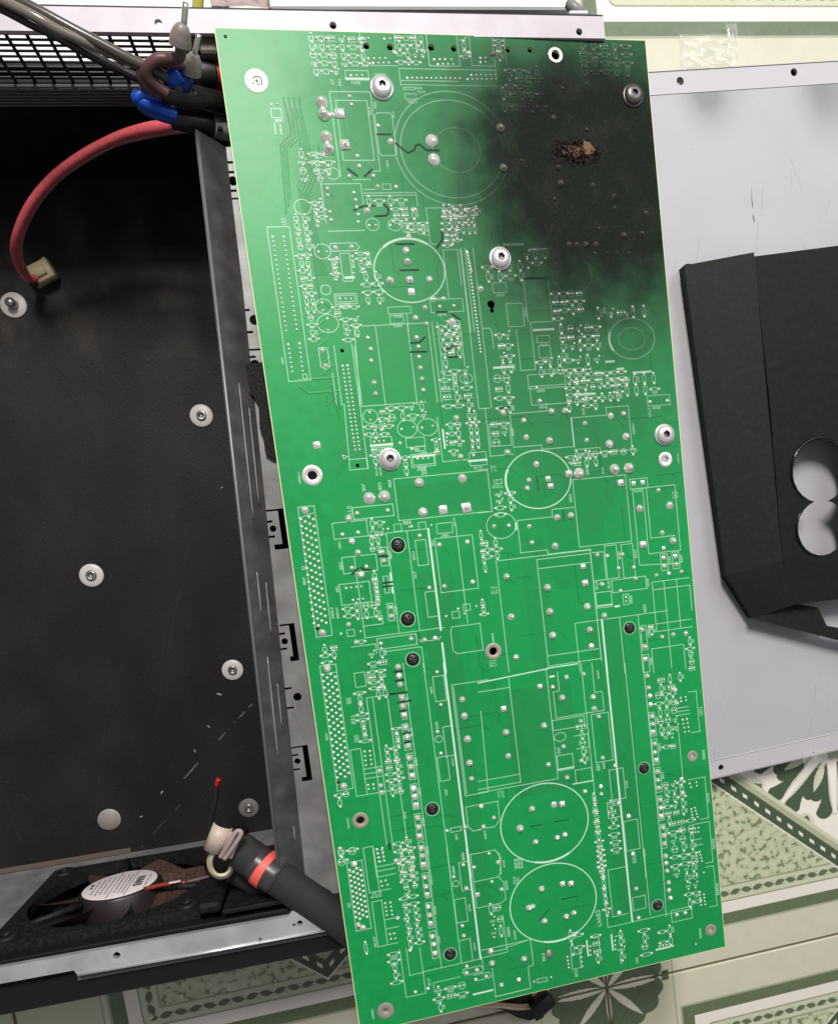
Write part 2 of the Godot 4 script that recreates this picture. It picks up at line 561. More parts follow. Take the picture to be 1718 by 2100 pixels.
func board_print_0():
	ln(49.6, 27.3, 69.1, 27.3, 0.3)
	ln(69.0, 27.3, 69.0, 63.9, 0.3)
	ln(69.0, 63.9, 64.4, 63.9, 0.3)
	ln(49.3, 27.3, 49.3, 66.5, 0.3)
	ln(51.6, 31.3, 66.7, 31.3, 0.3)
	ln(66.8, 31.2, 66.8, 58.7, 0.3)
	ln(66.9, 58.8, 51.8, 58.8, 0.3)
	ln(51.7, 58.8, 51.7, 31.4, 0.3)
	ln(70.9, 36.9, 77.2, 36.9, 0.3)
	ln(77.2, 37.0, 78.3, 38.2, 0.3)
	ln(78.2, 38.2, 78.2, 55.6, 0.3)
	ln(78.1, 55.6, 77.1, 56.6, 0.3)
	ln(77.1, 56.6, 70.8, 56.6, 0.3)
	ln(70.8, 56.7, 69.7, 55.6, 0.3)
	ln(69.7, 55.6, 69.7, 38.6, 0.3)
	ln(69.6, 38.6, 70.9, 36.8, 0.3)
	ln(55.1, 67.8, 63.8, 67.8, 0.3)
	rc(69.2, 69.9, 73.3, 72.5)
	ln(39.5, 69.6, 58.6, 69.6, 0.3)
	ln(39.4, 69.4, 39.4, 87.7, 0.3)
	ln(58.6, 69.8, 58.6, 80.1, 0.3)
	ln(59.5, 72.4, 65.3, 72.4, 0.3)
	ln(59.3, 74.1, 85.3, 74.1, 0.3)
	ln(85.5, 74.3, 85.5, 80.6, 0.3)
	ln(59.5, 75.3, 85.1, 75.3, 0.3)
	el(46.0, 64.9, 2.9, 2.7, 0.3, 0, 360)
	ink(69.8, 46.8, 76.5, 46.8, 0.95)
	ink(78.3, 51.0, 83.8, 55.6, 0.95)
	ink(83.8, 55.6, 87.2, 54.0, 0.95)
	ink(87.2, 54.0, 88.1, 52.0, 0.95)
	ink(88.1, 52.0, 90.1, 51.4, 0.95)
	ink(90.1, 51.4, 93.2, 54.2, 0.95)
	ink(93.2, 54.2, 99.7, 54.3, 0.95)
	ink(53.3, 62.8, 57.4, 66.0, 0.95)
	ink(61.1, 66.2, 65.1, 63.1, 0.95)
	ink(53.6, 82.0, 58.4, 80.1, 0.95)
	ink(58.4, 80.1, 63.9, 80.1, 0.95)
	ink(68.6, 79.5, 70.7, 81.5, 0.95)
	ink(70.7, 81.5, 70.3, 83.9, 0.95)
	ink(70.3, 83.9, 68.7, 84.9, 0.95)
	ink(68.7, 84.9, 63.7, 85.0, 0.95)
	cluster(37.2, 55.1, 42.2, 68.8, 4, 1)
	cluster(59.0, 75.7, 80.0, 80.1, 5, 2)
	cluster(72.3, 80.7, 84.9, 89.1, 8, 3)
	tag_text(72.6, 58.8, 73.4, 62.7)
	tag_text(69.9, 31.6, 71.1, 35.1)
	tag_text(67.1, 34.3, 68.2, 38.2)
	tag_text(78.1, 36.2, 79.4, 39.3)
	el(106.7, 53.8, 26.2, 23.2, 0.3, 0, 360)
	el(106.7, 53.5, 29.0, 27.0, 0.3, 0, 360)
	el(108.8, 54.2, 12.1, 10.6, 0.16, 0, 360)
	hole(4.6, 3.8, 1.86)
	sticker(15.8, 23.0, 10.73)
	rc(20.7, 35.3, 25.4, 39.4)
	row(21.3, 33.4, 24.0, 33.3, 2)
	row(22.5, 41.3, 24.5, 41.3, 2)
	tag_text(21.1, 41.9, 21.7, 47.1)
	tag_text(23.7, 41.9, 24.3, 47.0)
	pan_screw(74.8, 25.4)
	trk(27.0, 30.4, 28.7, 46.4, 0.7)
	trk(28.7, 46.4, 22.7, 51.5, 0.7)
	trk(22.7, 51.5, 20.9, 82.6, 0.7)
	trk(29.3, 30.4, 30.0, 47.0, 0.7)
	trk(30.0, 47.0, 23.9, 52.2, 0.7)
	trk(23.9, 52.2, 22.4, 79.4, 0.7)
	trk(31.7, 30.4, 31.3, 47.0, 0.7)
	trk(31.3, 47.0, 25.2, 52.5, 0.7)
	trk(25.2, 52.5, 23.8, 76.1, 0.7)
	trk(34.3, 30.4, 33.3, 47.4, 0.7)
	trk(33.3, 47.4, 26.9, 52.5, 0.7)
	cluster(41.7, 1.7, 70.3, 20.2, 34, 4)
	cluster(84.0, 0.6, 99.0, 15.2, 18, 5)
	cluster(29.0, 54.1, 47.2, 69.2, 12, 6)
	ln(58.0, 21.3, 69.0, 21.3, 0.90)
	rc(58.0, 17.6, 69.2, 21.9)
	row(60.6, 19.9, 66.0, 19.8, 3)
	ln(67.3, 0.1, 67.3, 15.1, 0.3)
	ln(67.4, 15.1, 84.0, 15.1, 0.3)
	ln(84.1, 0.4, 84.1, 7.8, 0.3)
	ln(94.8, 0.1, 94.8, 7.5, 0.3)
	ln(94.7, 7.5, 99.9, 7.5, 0.3)
	ln(100.0, 0.4, 100.0, 14.9, 0.3)
	ln(99.8, 14.8, 109.6, 14.8, 0.3)
	row(70.1, 12.0, 78.4, 11.8, 4)
	row(72.1, 14.1, 79.8, 13.9, 4)
	row(102.5, 11.9, 107.9, 11.8, 3)
	row(104.1, 14.0, 109.3, 13.9, 3)
	row(68.2, 3.0, 71.3, 2.9, 2)
	row(79.0, 2.9, 81.9, 2.8, 2)
	rc(85.5, 24.9, 91.1, 25.9)
	rc(85.8, 27.9, 91.4, 30.4)
	tag_text(72.3, 18.9, 77.8, 19.6)
	tag_text(91.2, 24.9, 95.0, 25.6)
	tag_text(92.3, 26.6, 96.5, 27.2)
	tag_text(50.6, 21.6, 52.0, 24.2)
	tag_text(54.0, 21.5, 55.4, 25.0)
	ln(94.3, 0.9, 94.3, 8.1, 0.3)
	ln(99.9, 0.8, 99.9, 14.8, 0.3)
	ln(99.7, 14.7, 115.2, 14.7, 0.3)
	ln(115.3, 0.7, 115.3, 14.5, 0.3)
	ln(121.5, 0.5, 121.5, 14.4, 0.3)
	ln(121.4, 14.3, 133.5, 14.3, 0.3)
	ln(133.4, 0.6, 133.4, 14.2, 0.3)
	ln(139.7, 0.4, 139.7, 13.7, 0.3)
	ln(84.3, 16.3, 133.7, 16.3, 0.3)
	ln(133.4, 15.9, 133.4, 21.6, 0.3)
	ln(84.4, 16.7, 84.4, 23.9, 0.3)
	ln(84.1, 23.7, 139.1, 23.7, 0.3)
	ln(84.3, 21.8, 113.6, 21.8, 0.3)
	hole(101.5, 6.3, 3.29)
	hole(113.1, 6.5, 3.29)
	hole(141.0, 6.4, 3.00)
	hole(152.7, 6.2, 3.00)
	row(102.6, 11.8, 111.2, 11.7, 4)
	row(104.1, 14.1, 112.0, 13.9, 4)
	row(126.2, 10.7, 128.8, 10.6, 2)
	row(126.0, 12.7, 128.6, 12.6, 2)
	row(88.0, 20.6, 114.5, 20.5, 12)
	row(118.4, 20.8, 133.1, 20.6, 7)
	row(120.5, 18.8, 133.0, 18.6, 6)
	cluster(116.1, 1.3, 120.7, 11.5, 4, 7)
	cluster(134.4, 1.2, 138.3, 11.1, 4, 8)
	cluster(178.0, 1.4, 207.8, 22.2, 26, 9)
	cluster(133.8, 24.6, 157.9, 36.5, 12, 10)
	cluster(137.9, 14.4, 157.7, 25.6, 12, 11)
	cluster(97.3, 82.0, 117.2, 87.5, 10, 12)
	hole(69.8, 6.4, 3.43)
	hole(81.3, 6.6, 3.43)
	hole(101.9, 6.3, 3.29)
	ln(11.0, 89.0, 21.4, 89.0, 0.3)
	ln(21.7, 89.1, 21.7, 161.2, 0.3)
	ln(21.9, 161.4, 11.1, 161.4, 0.3)
	ln(11.1, 161.5, 11.1, 88.9, 0.3)
	row(13.1, 93.5, 13.3, 137.4, 21)
	row(18.3, 93.6, 18.4, 137.0, 21)
	row(13.3, 143.9, 13.4, 156.9, 7)
	row(18.7, 143.8, 18.4, 156.9, 7)
	rc(18.2, 158.5, 20.2, 160.7)
	el(29.2, 80.1, 4.0, 3.5, 0.3, 0, 360)
	el(35.8, 100.9, 3.9, 3.5, 0.3, 0, 360)
	el(61.9, 88.9, 3.2, 2.9, 0.3, 0, 360)
	el(72.9, 89.3, 3.3, 2.8, 0.3, 0, 360)
	el(32.9, 126.7, 3.9, 3.5, 0.3, 0, 360)
	el(33.7, 134.9, 5.2, 4.3, 0.3, 0, 360)
	el(34.9, 119.0, 2.4, 2.3, 0.3, 0, 360)
	row(33.8, 101.0, 37.9, 101.1, 2)
	row(60.2, 89.2, 63.4, 89.3, 2)
	row(70.6, 89.3, 75.1, 89.4, 2)
	row(32.3, 124.9, 32.1, 128.7, 2)
	row(33.8, 132.5, 33.4, 138.1, 2)

func board_print_1():
	ln(40.3, 97.3, 52.4, 97.3, 0.3)
	ln(52.4, 97.5, 54.0, 99.4, 0.3)
	ln(54.0, 99.4, 52.2, 101.2, 0.3)
	ln(52.2, 101.0, 40.4, 101.0, 0.3)
	ln(40.4, 100.9, 39.4, 99.0, 0.3)
	ln(39.4, 99.0, 40.3, 97.2, 0.3)
	rc(38.6, 121.2, 49.5, 126.0)
	rc(39.4, 122.1, 48.6, 125.0)
	row(41.1, 123.4, 46.6, 123.7, 3)
	rc(64.1, 128.5, 75.6, 131.8)
	rc(64.5, 132.6, 71.3, 136.4)
	ln(39.8, 91.6, 57.6, 91.6, 0.3)
	rc(44.0, 102.2, 48.7, 115.3)
	row(42.2, 104.0, 41.8, 111.4, 4)
	row(49.9, 103.6, 49.5, 111.6, 4)
	ln(27.8, 146.2, 31.0, 146.4, 0.3)
	ln(31.0, 146.4, 32.0, 148.3, 0.3)
	ln(31.8, 148.3, 31.8, 155.2, 0.3)
	ln(31.7, 155.2, 29.5, 156.7, 0.3)
	ln(29.5, 156.7, 27.2, 155.0, 0.3)
	ln(27.5, 155.0, 27.5, 146.2, 0.3)
	tag_text(9.1, 149.8, 9.8, 153.0)
	tag_text(18.3, 85.2, 20.3, 88.5)
	ln(45.2, 113.6, 49.3, 113.6, 1.10)
	cluster(23.4, 84.1, 31.7, 100.0, 12, 13)
	cluster(23.5, 101.0, 29.5, 129.5, 20, 14)
	cluster(33.7, 77.0, 39.4, 89.8, 8, 15)
	cluster(38.7, 103.9, 42.3, 115.1, 6, 16)
	cluster(51.9, 101.2, 59.4, 112.0, 8, 17)
	cluster(77.0, 87.6, 89.1, 96.6, 8, 18)
	cluster(37.0, 126.1, 49.6, 132.2, 5, 19)
	cluster(23.7, 130.4, 28.1, 143.7, 5, 20)
	cluster(40.0, 131.8, 49.8, 144.9, 8, 21)
	cluster(52.4, 111.7, 63.4, 126.6, 10, 22)
	trk(15.6, 161.2, 34.1, 161.0, 0.7)
	trk(15.8, 164.3, 19.7, 167.7, 0.7)
	trk(19.7, 167.7, 35.1, 167.5, 0.7)
	trk(27.8, 174.0, 34.3, 168.7, 0.7)
	el(77.5, 111.3, 17.8, 15.4, 0.55, 0, 360)
	el(77.5, 111.3, 17.8, 15.4, 1.1, -130, -55)
	ink(72.2, 98.4, 81.2, 98.6, 0.95)
	ink(72.7, 111.0, 82.0, 111.1, 0.95)
	ink(96.1, 93.0, 96.0, 96.9, 0.95)
	ink(96.0, 96.9, 92.5, 100.8, 0.95)
	ink(88.5, 131.9, 93.8, 132.1, 0.95)
	ink(96.5, 133.3, 100.2, 136.2, 0.95)
	ln(95.7, 101.7, 95.7, 125.1, 0.3)
	ln(105.1, 101.3, 105.1, 142.3, 0.3)
	ln(107.0, 101.4, 107.0, 142.4, 0.3)
	ln(103.1, 102.1, 103.1, 119.5, 0.3)
	ln(95.8, 101.8, 103.3, 101.8, 0.3)
	ln(89.6, 81.7, 89.6, 98.8, 0.3)
	ln(89.9, 98.8, 92.7, 98.9, 0.3)
	ln(89.2, 81.6, 97.9, 81.6, 0.3)
	row(107.8, 103.0, 109.1, 112.7, 9)
	rc(85.8, 125.8, 102.7, 132.1)
	ln(73.2, 132.3, 73.2, 140.7, 0.3)
	rc(76.7, 88.7, 79.2, 92.8)
	rc(80.1, 88.8, 82.4, 93.1)
	rc(84.2, 90.3, 86.6, 94.0)
	rc(87.5, 90.4, 89.5, 94.7)
	cluster(86.4, 124.7, 102.1, 126.2, 3, 23)
	cluster(97.1, 81.0, 114.8, 94.1, 30, 24)
	cluster(96.9, 93.7, 105.1, 101.3, 8, 25)
	ln(114.4, 81.9, 114.4, 84.2, 0.90)
	row(108.2, 103.5, 109.1, 152.8, 30)
	ln(104.6, 101.5, 104.6, 181.2, 0.3)
	ln(104.8, 181.2, 110.5, 181.2, 0.3)
	ln(111.3, 101.3, 111.3, 181.2, 0.3)
	pan_screw(124.8, 107.0)
	hole(117.6, 129.2, 4.63)
	hole(117.7, 132.3, 2.78)
	ln(127.7, 100.2, 138.0, 100.2, 1.03)
	ln(141.3, 103.0, 151.6, 103.0, 1.05)
	ink(136.7, 117.2, 148.4, 117.4, 0.95)
	ln(138.8, 143.3, 149.6, 143.3, 1.10)
	ln(115.1, 161.1, 125.7, 161.1, 1.10)
	ln(192.2, 168.2, 202.4, 168.2, 1.10)
	ln(157.9, 177.7, 169.0, 177.7, 1.10)
	ln(177.0, 161.6, 181.7, 161.6, 1.07)
	ln(183.1, 165.7, 186.6, 165.7, 1.01)
	ln(178.9, 134.0, 178.9, 136.4, 0.96)
	ln(182.7, 136.6, 182.7, 139.0, 0.97)
	ln(191.8, 136.8, 191.8, 139.0, 0.90)
	ln(195.7, 134.4, 195.7, 136.4, 0.94)
	rc(119.3, 118.9, 126.5, 123.7)
	rc(125.4, 129.4, 134.0, 141.0)
	ln(129.4, 142.3, 129.4, 163.3, 0.3)
	ln(129.7, 163.3, 137.2, 163.3, 0.3)
	ln(137.4, 163.4, 137.4, 139.2, 0.3)
	ln(137.5, 139.3, 149.2, 139.3, 0.3)
	ln(111.7, 141.0, 115.4, 141.2, 0.3)
	ln(115.4, 141.2, 116.3, 143.6, 0.3)
	ln(116.2, 143.6, 116.2, 151.3, 0.3)
	ln(136.1, 117.2, 136.1, 139.1, 0.3)
	ln(149.5, 118.9, 149.5, 139.8, 0.3)
	rc(132.7, 165.8, 153.1, 173.0)
	rc(133.3, 171.8, 153.0, 181.4)
	row(137.0, 172.4, 147.0, 166.3, 2)
	el(162.9, 116.2, 11.0, 9.3, 0.16, 0, 360)
	rc(140.0, 146.3, 146.8, 149.8)
	rc(140.3, 151.4, 146.7, 157.6)
	row(176.9, 105.8, 196.0, 106.0, 4)
	row(180.8, 93.2, 192.9, 93.0, 4)
	cluster(150.2, 123.5, 167.9, 140.6, 16, 26)
	cluster(151.6, 141.4, 175.4, 159.3, 20, 27)
	cluster(114.9, 108.5, 138.2, 118.4, 10, 28)
	cluster(153.1, 165.9, 187.4, 179.3, 34, 29)
	cluster(179.6, 169.1, 206.2, 180.6, 12, 30)
	cluster(137.9, 157.5, 174.6, 167.2, 16, 31)
	cluster(118.1, 142.1, 126.2, 164.3, 10, 32)
	cluster(113.8, 164.3, 123.8, 184.5, 9, 33)
	cluster(162.0, 178.4, 184.1, 185.6, 8, 34)
	cluster(151.6, 179.3, 165.6, 185.9, 5, 35)
	cluster(136.7, 103.1, 151.5, 112.0, 6, 36)
	cluster(172.1, 133.8, 204.9, 140.0, 6, 37)
	cluster(92.6, 139.4, 99.8, 151.9, 5, 38)
	el(193.2, 150.4, 13.1, 10.6, 0.3, 0, 360)
	el(193.2, 150.4, 13.1, 10.6, 1.1, 150, 200)
	el(193.1, 150.5, 7.6, 5.8, 0.16, 0, 360)
	ln(46.3, 137.2, 44.3, 175.1, 0.3)
	ln(56.8, 137.2, 56.8, 175.9, 0.3)
	ln(72.9, 136.8, 72.9, 177.1, 0.3)
	ln(83.4, 136.9, 83.4, 176.6, 0.3)
	ln(46.3, 137.0, 83.6, 137.0, 0.3)
	ln(44.3, 175.8, 77.6, 175.8, 0.3)
	ln(85.6, 136.7, 85.6, 176.7, 0.3)
	ln(88.2, 136.8, 88.2, 165.3, 0.3)
	ln(92.1, 136.5, 99.8, 136.5, 0.3)
	ln(99.9, 136.2, 99.9, 159.3, 0.3)
	ink(73.5, 146.4, 77.9, 146.4, 0.95)
	ink(77.9, 146.4, 81.0, 143.9, 0.95)
	ink(72.7, 150.8, 80.8, 151.0, 0.95)
	ink(89.4, 150.3, 93.2, 150.2, 0.95)
	ink(93.2, 150.2, 94.9, 148.9, 0.95)
	ink(94.9, 148.9, 97.7, 148.9, 0.95)
	ink(92.2, 154.4, 96.5, 154.5, 0.95)
	ln(35.2, 145.5, 35.2, 174.0, 0.3)
	ln(34.9, 174.0, 36.3, 174.3, 0.3)
	ln(36.3, 174.3, 34.8, 206.6, 0.3)
	ln(34.8, 206.5, 43.8, 206.5, 0.3)
	ln(43.8, 206.4, 43.8, 201.6, 0.3)
	ln(43.9, 201.3, 34.8, 201.3, 0.3)
	ln(44.0, 145.2, 44.0, 206.4, 0.3)
	ln(45.1, 146.7, 45.1, 174.9, 0.3)
	row(38.1, 155.6, 38.7, 196.8, 22)
	row(40.5, 155.5, 40.9, 196.8, 22)
	hole(38.9, 148.1, 2.24)
	hole(38.9, 204.5, 2.24)
	ln(32.0, 198.7, 34.5, 199.8, 0.3)

func board_print_2():
	ln(34.5, 199.8, 32.6, 200.9, 0.3)
	ln(32.6, 200.9, 32.0, 198.7, 0.3)
	el(66.2, 188.4, 5.0, 4.3, 0.3, 0, 360)
	el(76.7, 188.4, 5.1, 4.2, 0.3, 0, 360)
	el(48.5, 181.0, 3.7, 3.4, 0.3, 0, 360)
	el(99.9, 165.6, 3.3, 2.4, 0.3, 0, 360)
	row(63.3, 188.4, 69.4, 187.9, 2)
	row(73.8, 188.5, 79.4, 188.0, 2)
	row(48.4, 178.9, 48.2, 182.7, 2)
	ln(46.8, 195.4, 57.6, 195.4, 1.10)
	rc(47.0, 191.5, 57.6, 196.7)
	row(48.7, 193.6, 53.6, 193.5, 3)
	rc(66.1, 201.5, 78.6, 207.9)
	rc(67.0, 202.3, 78.0, 206.9)
	ln(67.4, 202.6, 78.6, 202.6, 1.10)
	row(69.6, 203.8, 75.1, 204.0, 3)
	ln(84.4, 190.3, 84.4, 199.6, 0.90)
	ln(82.4, 183.8, 82.4, 206.3, 0.3)
	ln(82.4, 206.4, 95.7, 206.4, 0.3)
	row(86.2, 192.4, 85.7, 198.2, 4)
	ln(96.2, 207.3, 105.6, 207.3, 1.10)
	rc(96.6, 203.1, 105.6, 209.8)
	rc(64.7, 193.1, 74.4, 197.8)
	rc(69.4, 197.6, 74.1, 200.0)
	pan_screw(55.3, 202.8)
	cluster(88.1, 137.1, 99.9, 159.3, 16, 39)
	cluster(85.8, 159.4, 102.4, 180.9, 18, 40)
	cluster(56.9, 175.7, 77.6, 184.4, 10, 41)
	cluster(52.8, 177.4, 58.7, 192.2, 8, 42)
	cluster(45.0, 184.4, 54.8, 191.9, 6, 43)
	cluster(97.6, 182.5, 103.6, 204.6, 14, 44)
	cluster(86.9, 186.1, 94.4, 203.9, 8, 45)
	cluster(78.4, 193.7, 81.8, 202.8, 3, 46)
	cluster(46.3, 196.5, 49.7, 204.5, 3, 47)
	cluster(61.4, 201.1, 65.1, 211.2, 3, 48)
	tag_text(47.5, 205.7, 48.3, 210.7)
	tag_text(49.5, 205.9, 50.3, 210.8)
	tag_text(70.6, 207.7, 73.5, 212.4)
	rc(88.3, 163.4, 92.7, 170.4)
	ln(32.6, 158.8, 32.6, 174.1, 0.3)
	trk(31.4, 164.6, 34.1, 176.0, 0.7)
	trk(31.2, 166.4, 33.3, 178.3, 0.7)
	trk(30.9, 168.3, 33.0, 180.7, 0.7)
	ln(120.8, 184.9, 141.1, 184.9, 0.3)
	ln(141.1, 184.9, 141.6, 180.9, 0.3)
	ln(141.6, 181.4, 161.8, 181.4, 0.3)
	ln(120.9, 185.0, 120.9, 202.2, 0.3)
	ln(121.0, 202.2, 136.2, 202.2, 0.3)
	ln(136.2, 202.2, 136.2, 204.4, 0.3)
	ln(136.2, 204.5, 153.3, 204.5, 0.3)
	ln(154.3, 189.3, 154.3, 204.6, 0.6)
	ln(155.0, 189.4, 174.3, 189.4, 0.3)
	ln(174.5, 189.5, 174.5, 185.1, 0.3)
	ln(174.8, 185.4, 187.5, 185.4, 0.3)
	ln(187.3, 185.7, 187.3, 208.9, 0.3)
	ln(154.1, 206.1, 168.7, 206.1, 0.3)
	ln(168.7, 206.1, 168.9, 208.3, 0.3)
	ln(168.9, 208.7, 189.6, 208.7, 0.3)
	rc(198.8, 181.0, 212.0, 186.4)
	pan_screw(206.8, 202.4)
	ring(206.2, 215.7, 8.11, 3.30)
	ln(107.9, 181.0, 107.9, 205.7, 0.3)
	ln(107.6, 205.7, 120.6, 205.7, 0.3)
	rc(108.9, 189.6, 119.9, 200.9)
	cluster(109.6, 187.2, 119.2, 201.4, 6, 49)
	cluster(152.3, 207.3, 190.0, 215.5, 12, 50)
	tag_text(188.6, 194.9, 189.7, 200.8)
	tag_text(198.5, 187.4, 200.0, 192.6)
	tag_text(160.9, 184.7, 162.1, 188.6)
	tag_text(159.5, 216.1, 161.1, 220.1)
	tag_text(168.6, 216.6, 169.6, 220.5)
	ink(116.0, 181.6, 120.6, 181.3, 0.95)
	pan_screw(206.4, 27.5)
	ring(166.0, 8.3, 7.54, 4.47)
	el(132.5, 220.0, 18.0, 15.2, 0.55, 0, 360)
	el(132.5, 220.0, 18.0, 15.2, 1.1, 155, 205)
	ink(131.7, 218.5, 131.7, 226.0, 0.45)
	ln(151.3, 221.9, 181.9, 221.9, 0.3)
	ln(181.8, 222.2, 181.8, 258.2, 0.3)
	ln(181.7, 258.0, 151.5, 258.0, 0.3)
	ln(151.4, 257.9, 151.4, 221.7, 0.3)
	rc(184.0, 224.6, 194.3, 230.0)
	ln(185.1, 229.9, 210.2, 229.9, 0.3)
	ln(210.3, 230.0, 210.3, 266.2, 0.3)
	ln(210.4, 266.1, 191.0, 266.1, 0.3)
	ln(185.1, 229.9, 185.1, 271.7, 0.3)
	ln(185.2, 271.7, 209.3, 273.3, 0.3)
	ln(191.1, 229.7, 191.1, 265.6, 0.3)
	ln(193.3, 229.9, 193.3, 257.5, 0.3)
	ln(193.1, 257.6, 207.9, 257.6, 0.3)
	rc(197.9, 267.1, 201.9, 276.3)
	rc(204.9, 266.8, 209.0, 276.0)
	ln(118.6, 240.3, 138.0, 240.3, 0.3)
	ln(138.0, 240.3, 138.1, 236.4, 0.3)
	ln(138.1, 236.4, 150.8, 236.4, 0.3)
	ln(118.4, 240.2, 118.4, 257.5, 0.3)
	ln(118.1, 257.4, 133.0, 257.4, 0.3)
	ln(133.0, 257.3, 133.5, 259.6, 0.3)
	ln(133.5, 259.8, 157.2, 259.8, 0.3)
	ink(144.2, 237.7, 144.2, 242.8, 0.45)
	el(109.4, 242.0, 8.0, 6.8, 0.3, 0, 360)
	ln(117.4, 241.5, 117.4, 244.8, 0.90)
	ln(100.5, 212.2, 105.7, 212.2, 0.3)
	ln(105.4, 212.5, 105.4, 234.2, 0.3)
	ln(105.1, 234.2, 97.8, 234.2, 0.3)
	ln(126.7, 262.0, 157.4, 262.0, 0.3)
	ln(157.2, 261.9, 157.2, 320.6, 0.3)
	ln(157.0, 320.1, 126.7, 320.1, 0.3)
	ln(126.7, 319.7, 126.7, 262.1, 0.3)
	ln(127.3, 266.9, 156.5, 266.9, 0.3)
	ln(126.9, 314.5, 156.4, 314.5, 0.3)
	ln(144.7, 298.8, 156.5, 298.8, 0.3)
	ln(144.3, 298.8, 144.3, 326.3, 0.3)
	ln(104.4, 260.3, 104.4, 320.2, 0.3)
	ln(104.6, 260.2, 158.0, 260.2, 0.3)
	ln(157.3, 260.0, 157.3, 321.4, 0.3)
	rc(165.6, 259.0, 172.5, 277.0)
	rc(175.2, 259.3, 182.1, 277.8)
	ln(158.2, 261.9, 164.5, 261.9, 0.3)
	ln(164.9, 262.3, 164.9, 277.3, 0.3)
	ln(165.2, 277.2, 157.7, 277.2, 0.3)
	ln(167.6, 278.0, 187.8, 278.0, 0.3)
	ln(188.0, 278.1, 188.0, 285.0, 0.3)
	ln(188.3, 284.9, 168.0, 284.9, 0.3)
	ln(167.8, 284.8, 167.8, 278.0, 0.3)
	ln(158.2, 283.8, 166.9, 283.8, 0.3)
	ln(166.9, 283.9, 166.9, 292.2, 0.3)
	ln(166.9, 292.2, 157.7, 292.2, 0.3)
	ln(157.9, 292.2, 157.9, 283.6, 0.3)
	ln(158.2, 291.1, 166.6, 291.1, 0.6)
	rc(173.5, 286.6, 176.9, 292.3)
	row(175.3, 288.3, 175.1, 290.6, 2)
	ln(168.5, 292.6, 170.7, 292.6, 1.10)
	ln(191.5, 281.9, 213.9, 281.9, 0.3)
	ln(191.5, 281.9, 191.5, 309.6, 0.3)
	ln(191.6, 309.7, 213.3, 309.7, 0.3)
	ln(198.5, 281.7, 198.5, 331.1, 0.3)
	ln(206.2, 281.8, 206.2, 309.6, 0.3)
	ln(191.9, 286.2, 213.9, 286.2, 0.3)
	ln(214.0, 286.2, 214.0, 300.5, 0.3)
	ln(192.0, 305.4, 212.8, 305.4, 0.3)
	ln(156.9, 298.8, 199.3, 298.8, 0.3)
	ln(159.9, 298.9, 159.9, 328.7, 1.0)
	ln(170.3, 299.1, 170.3, 330.2, 0.3)
	ln(181.3, 299.0, 181.3, 331.7, 0.3)
	black_screw(175.6, 305.5, 6.52)
	ring(97.2, 307.7, 8.92, 4.26)
	rc(182.1, 305.2, 185.2, 319.1)
	rc(181.2, 321.7, 185.2, 331.6)
	ln(187.3, 319.0, 206.5, 319.0, 0.3)

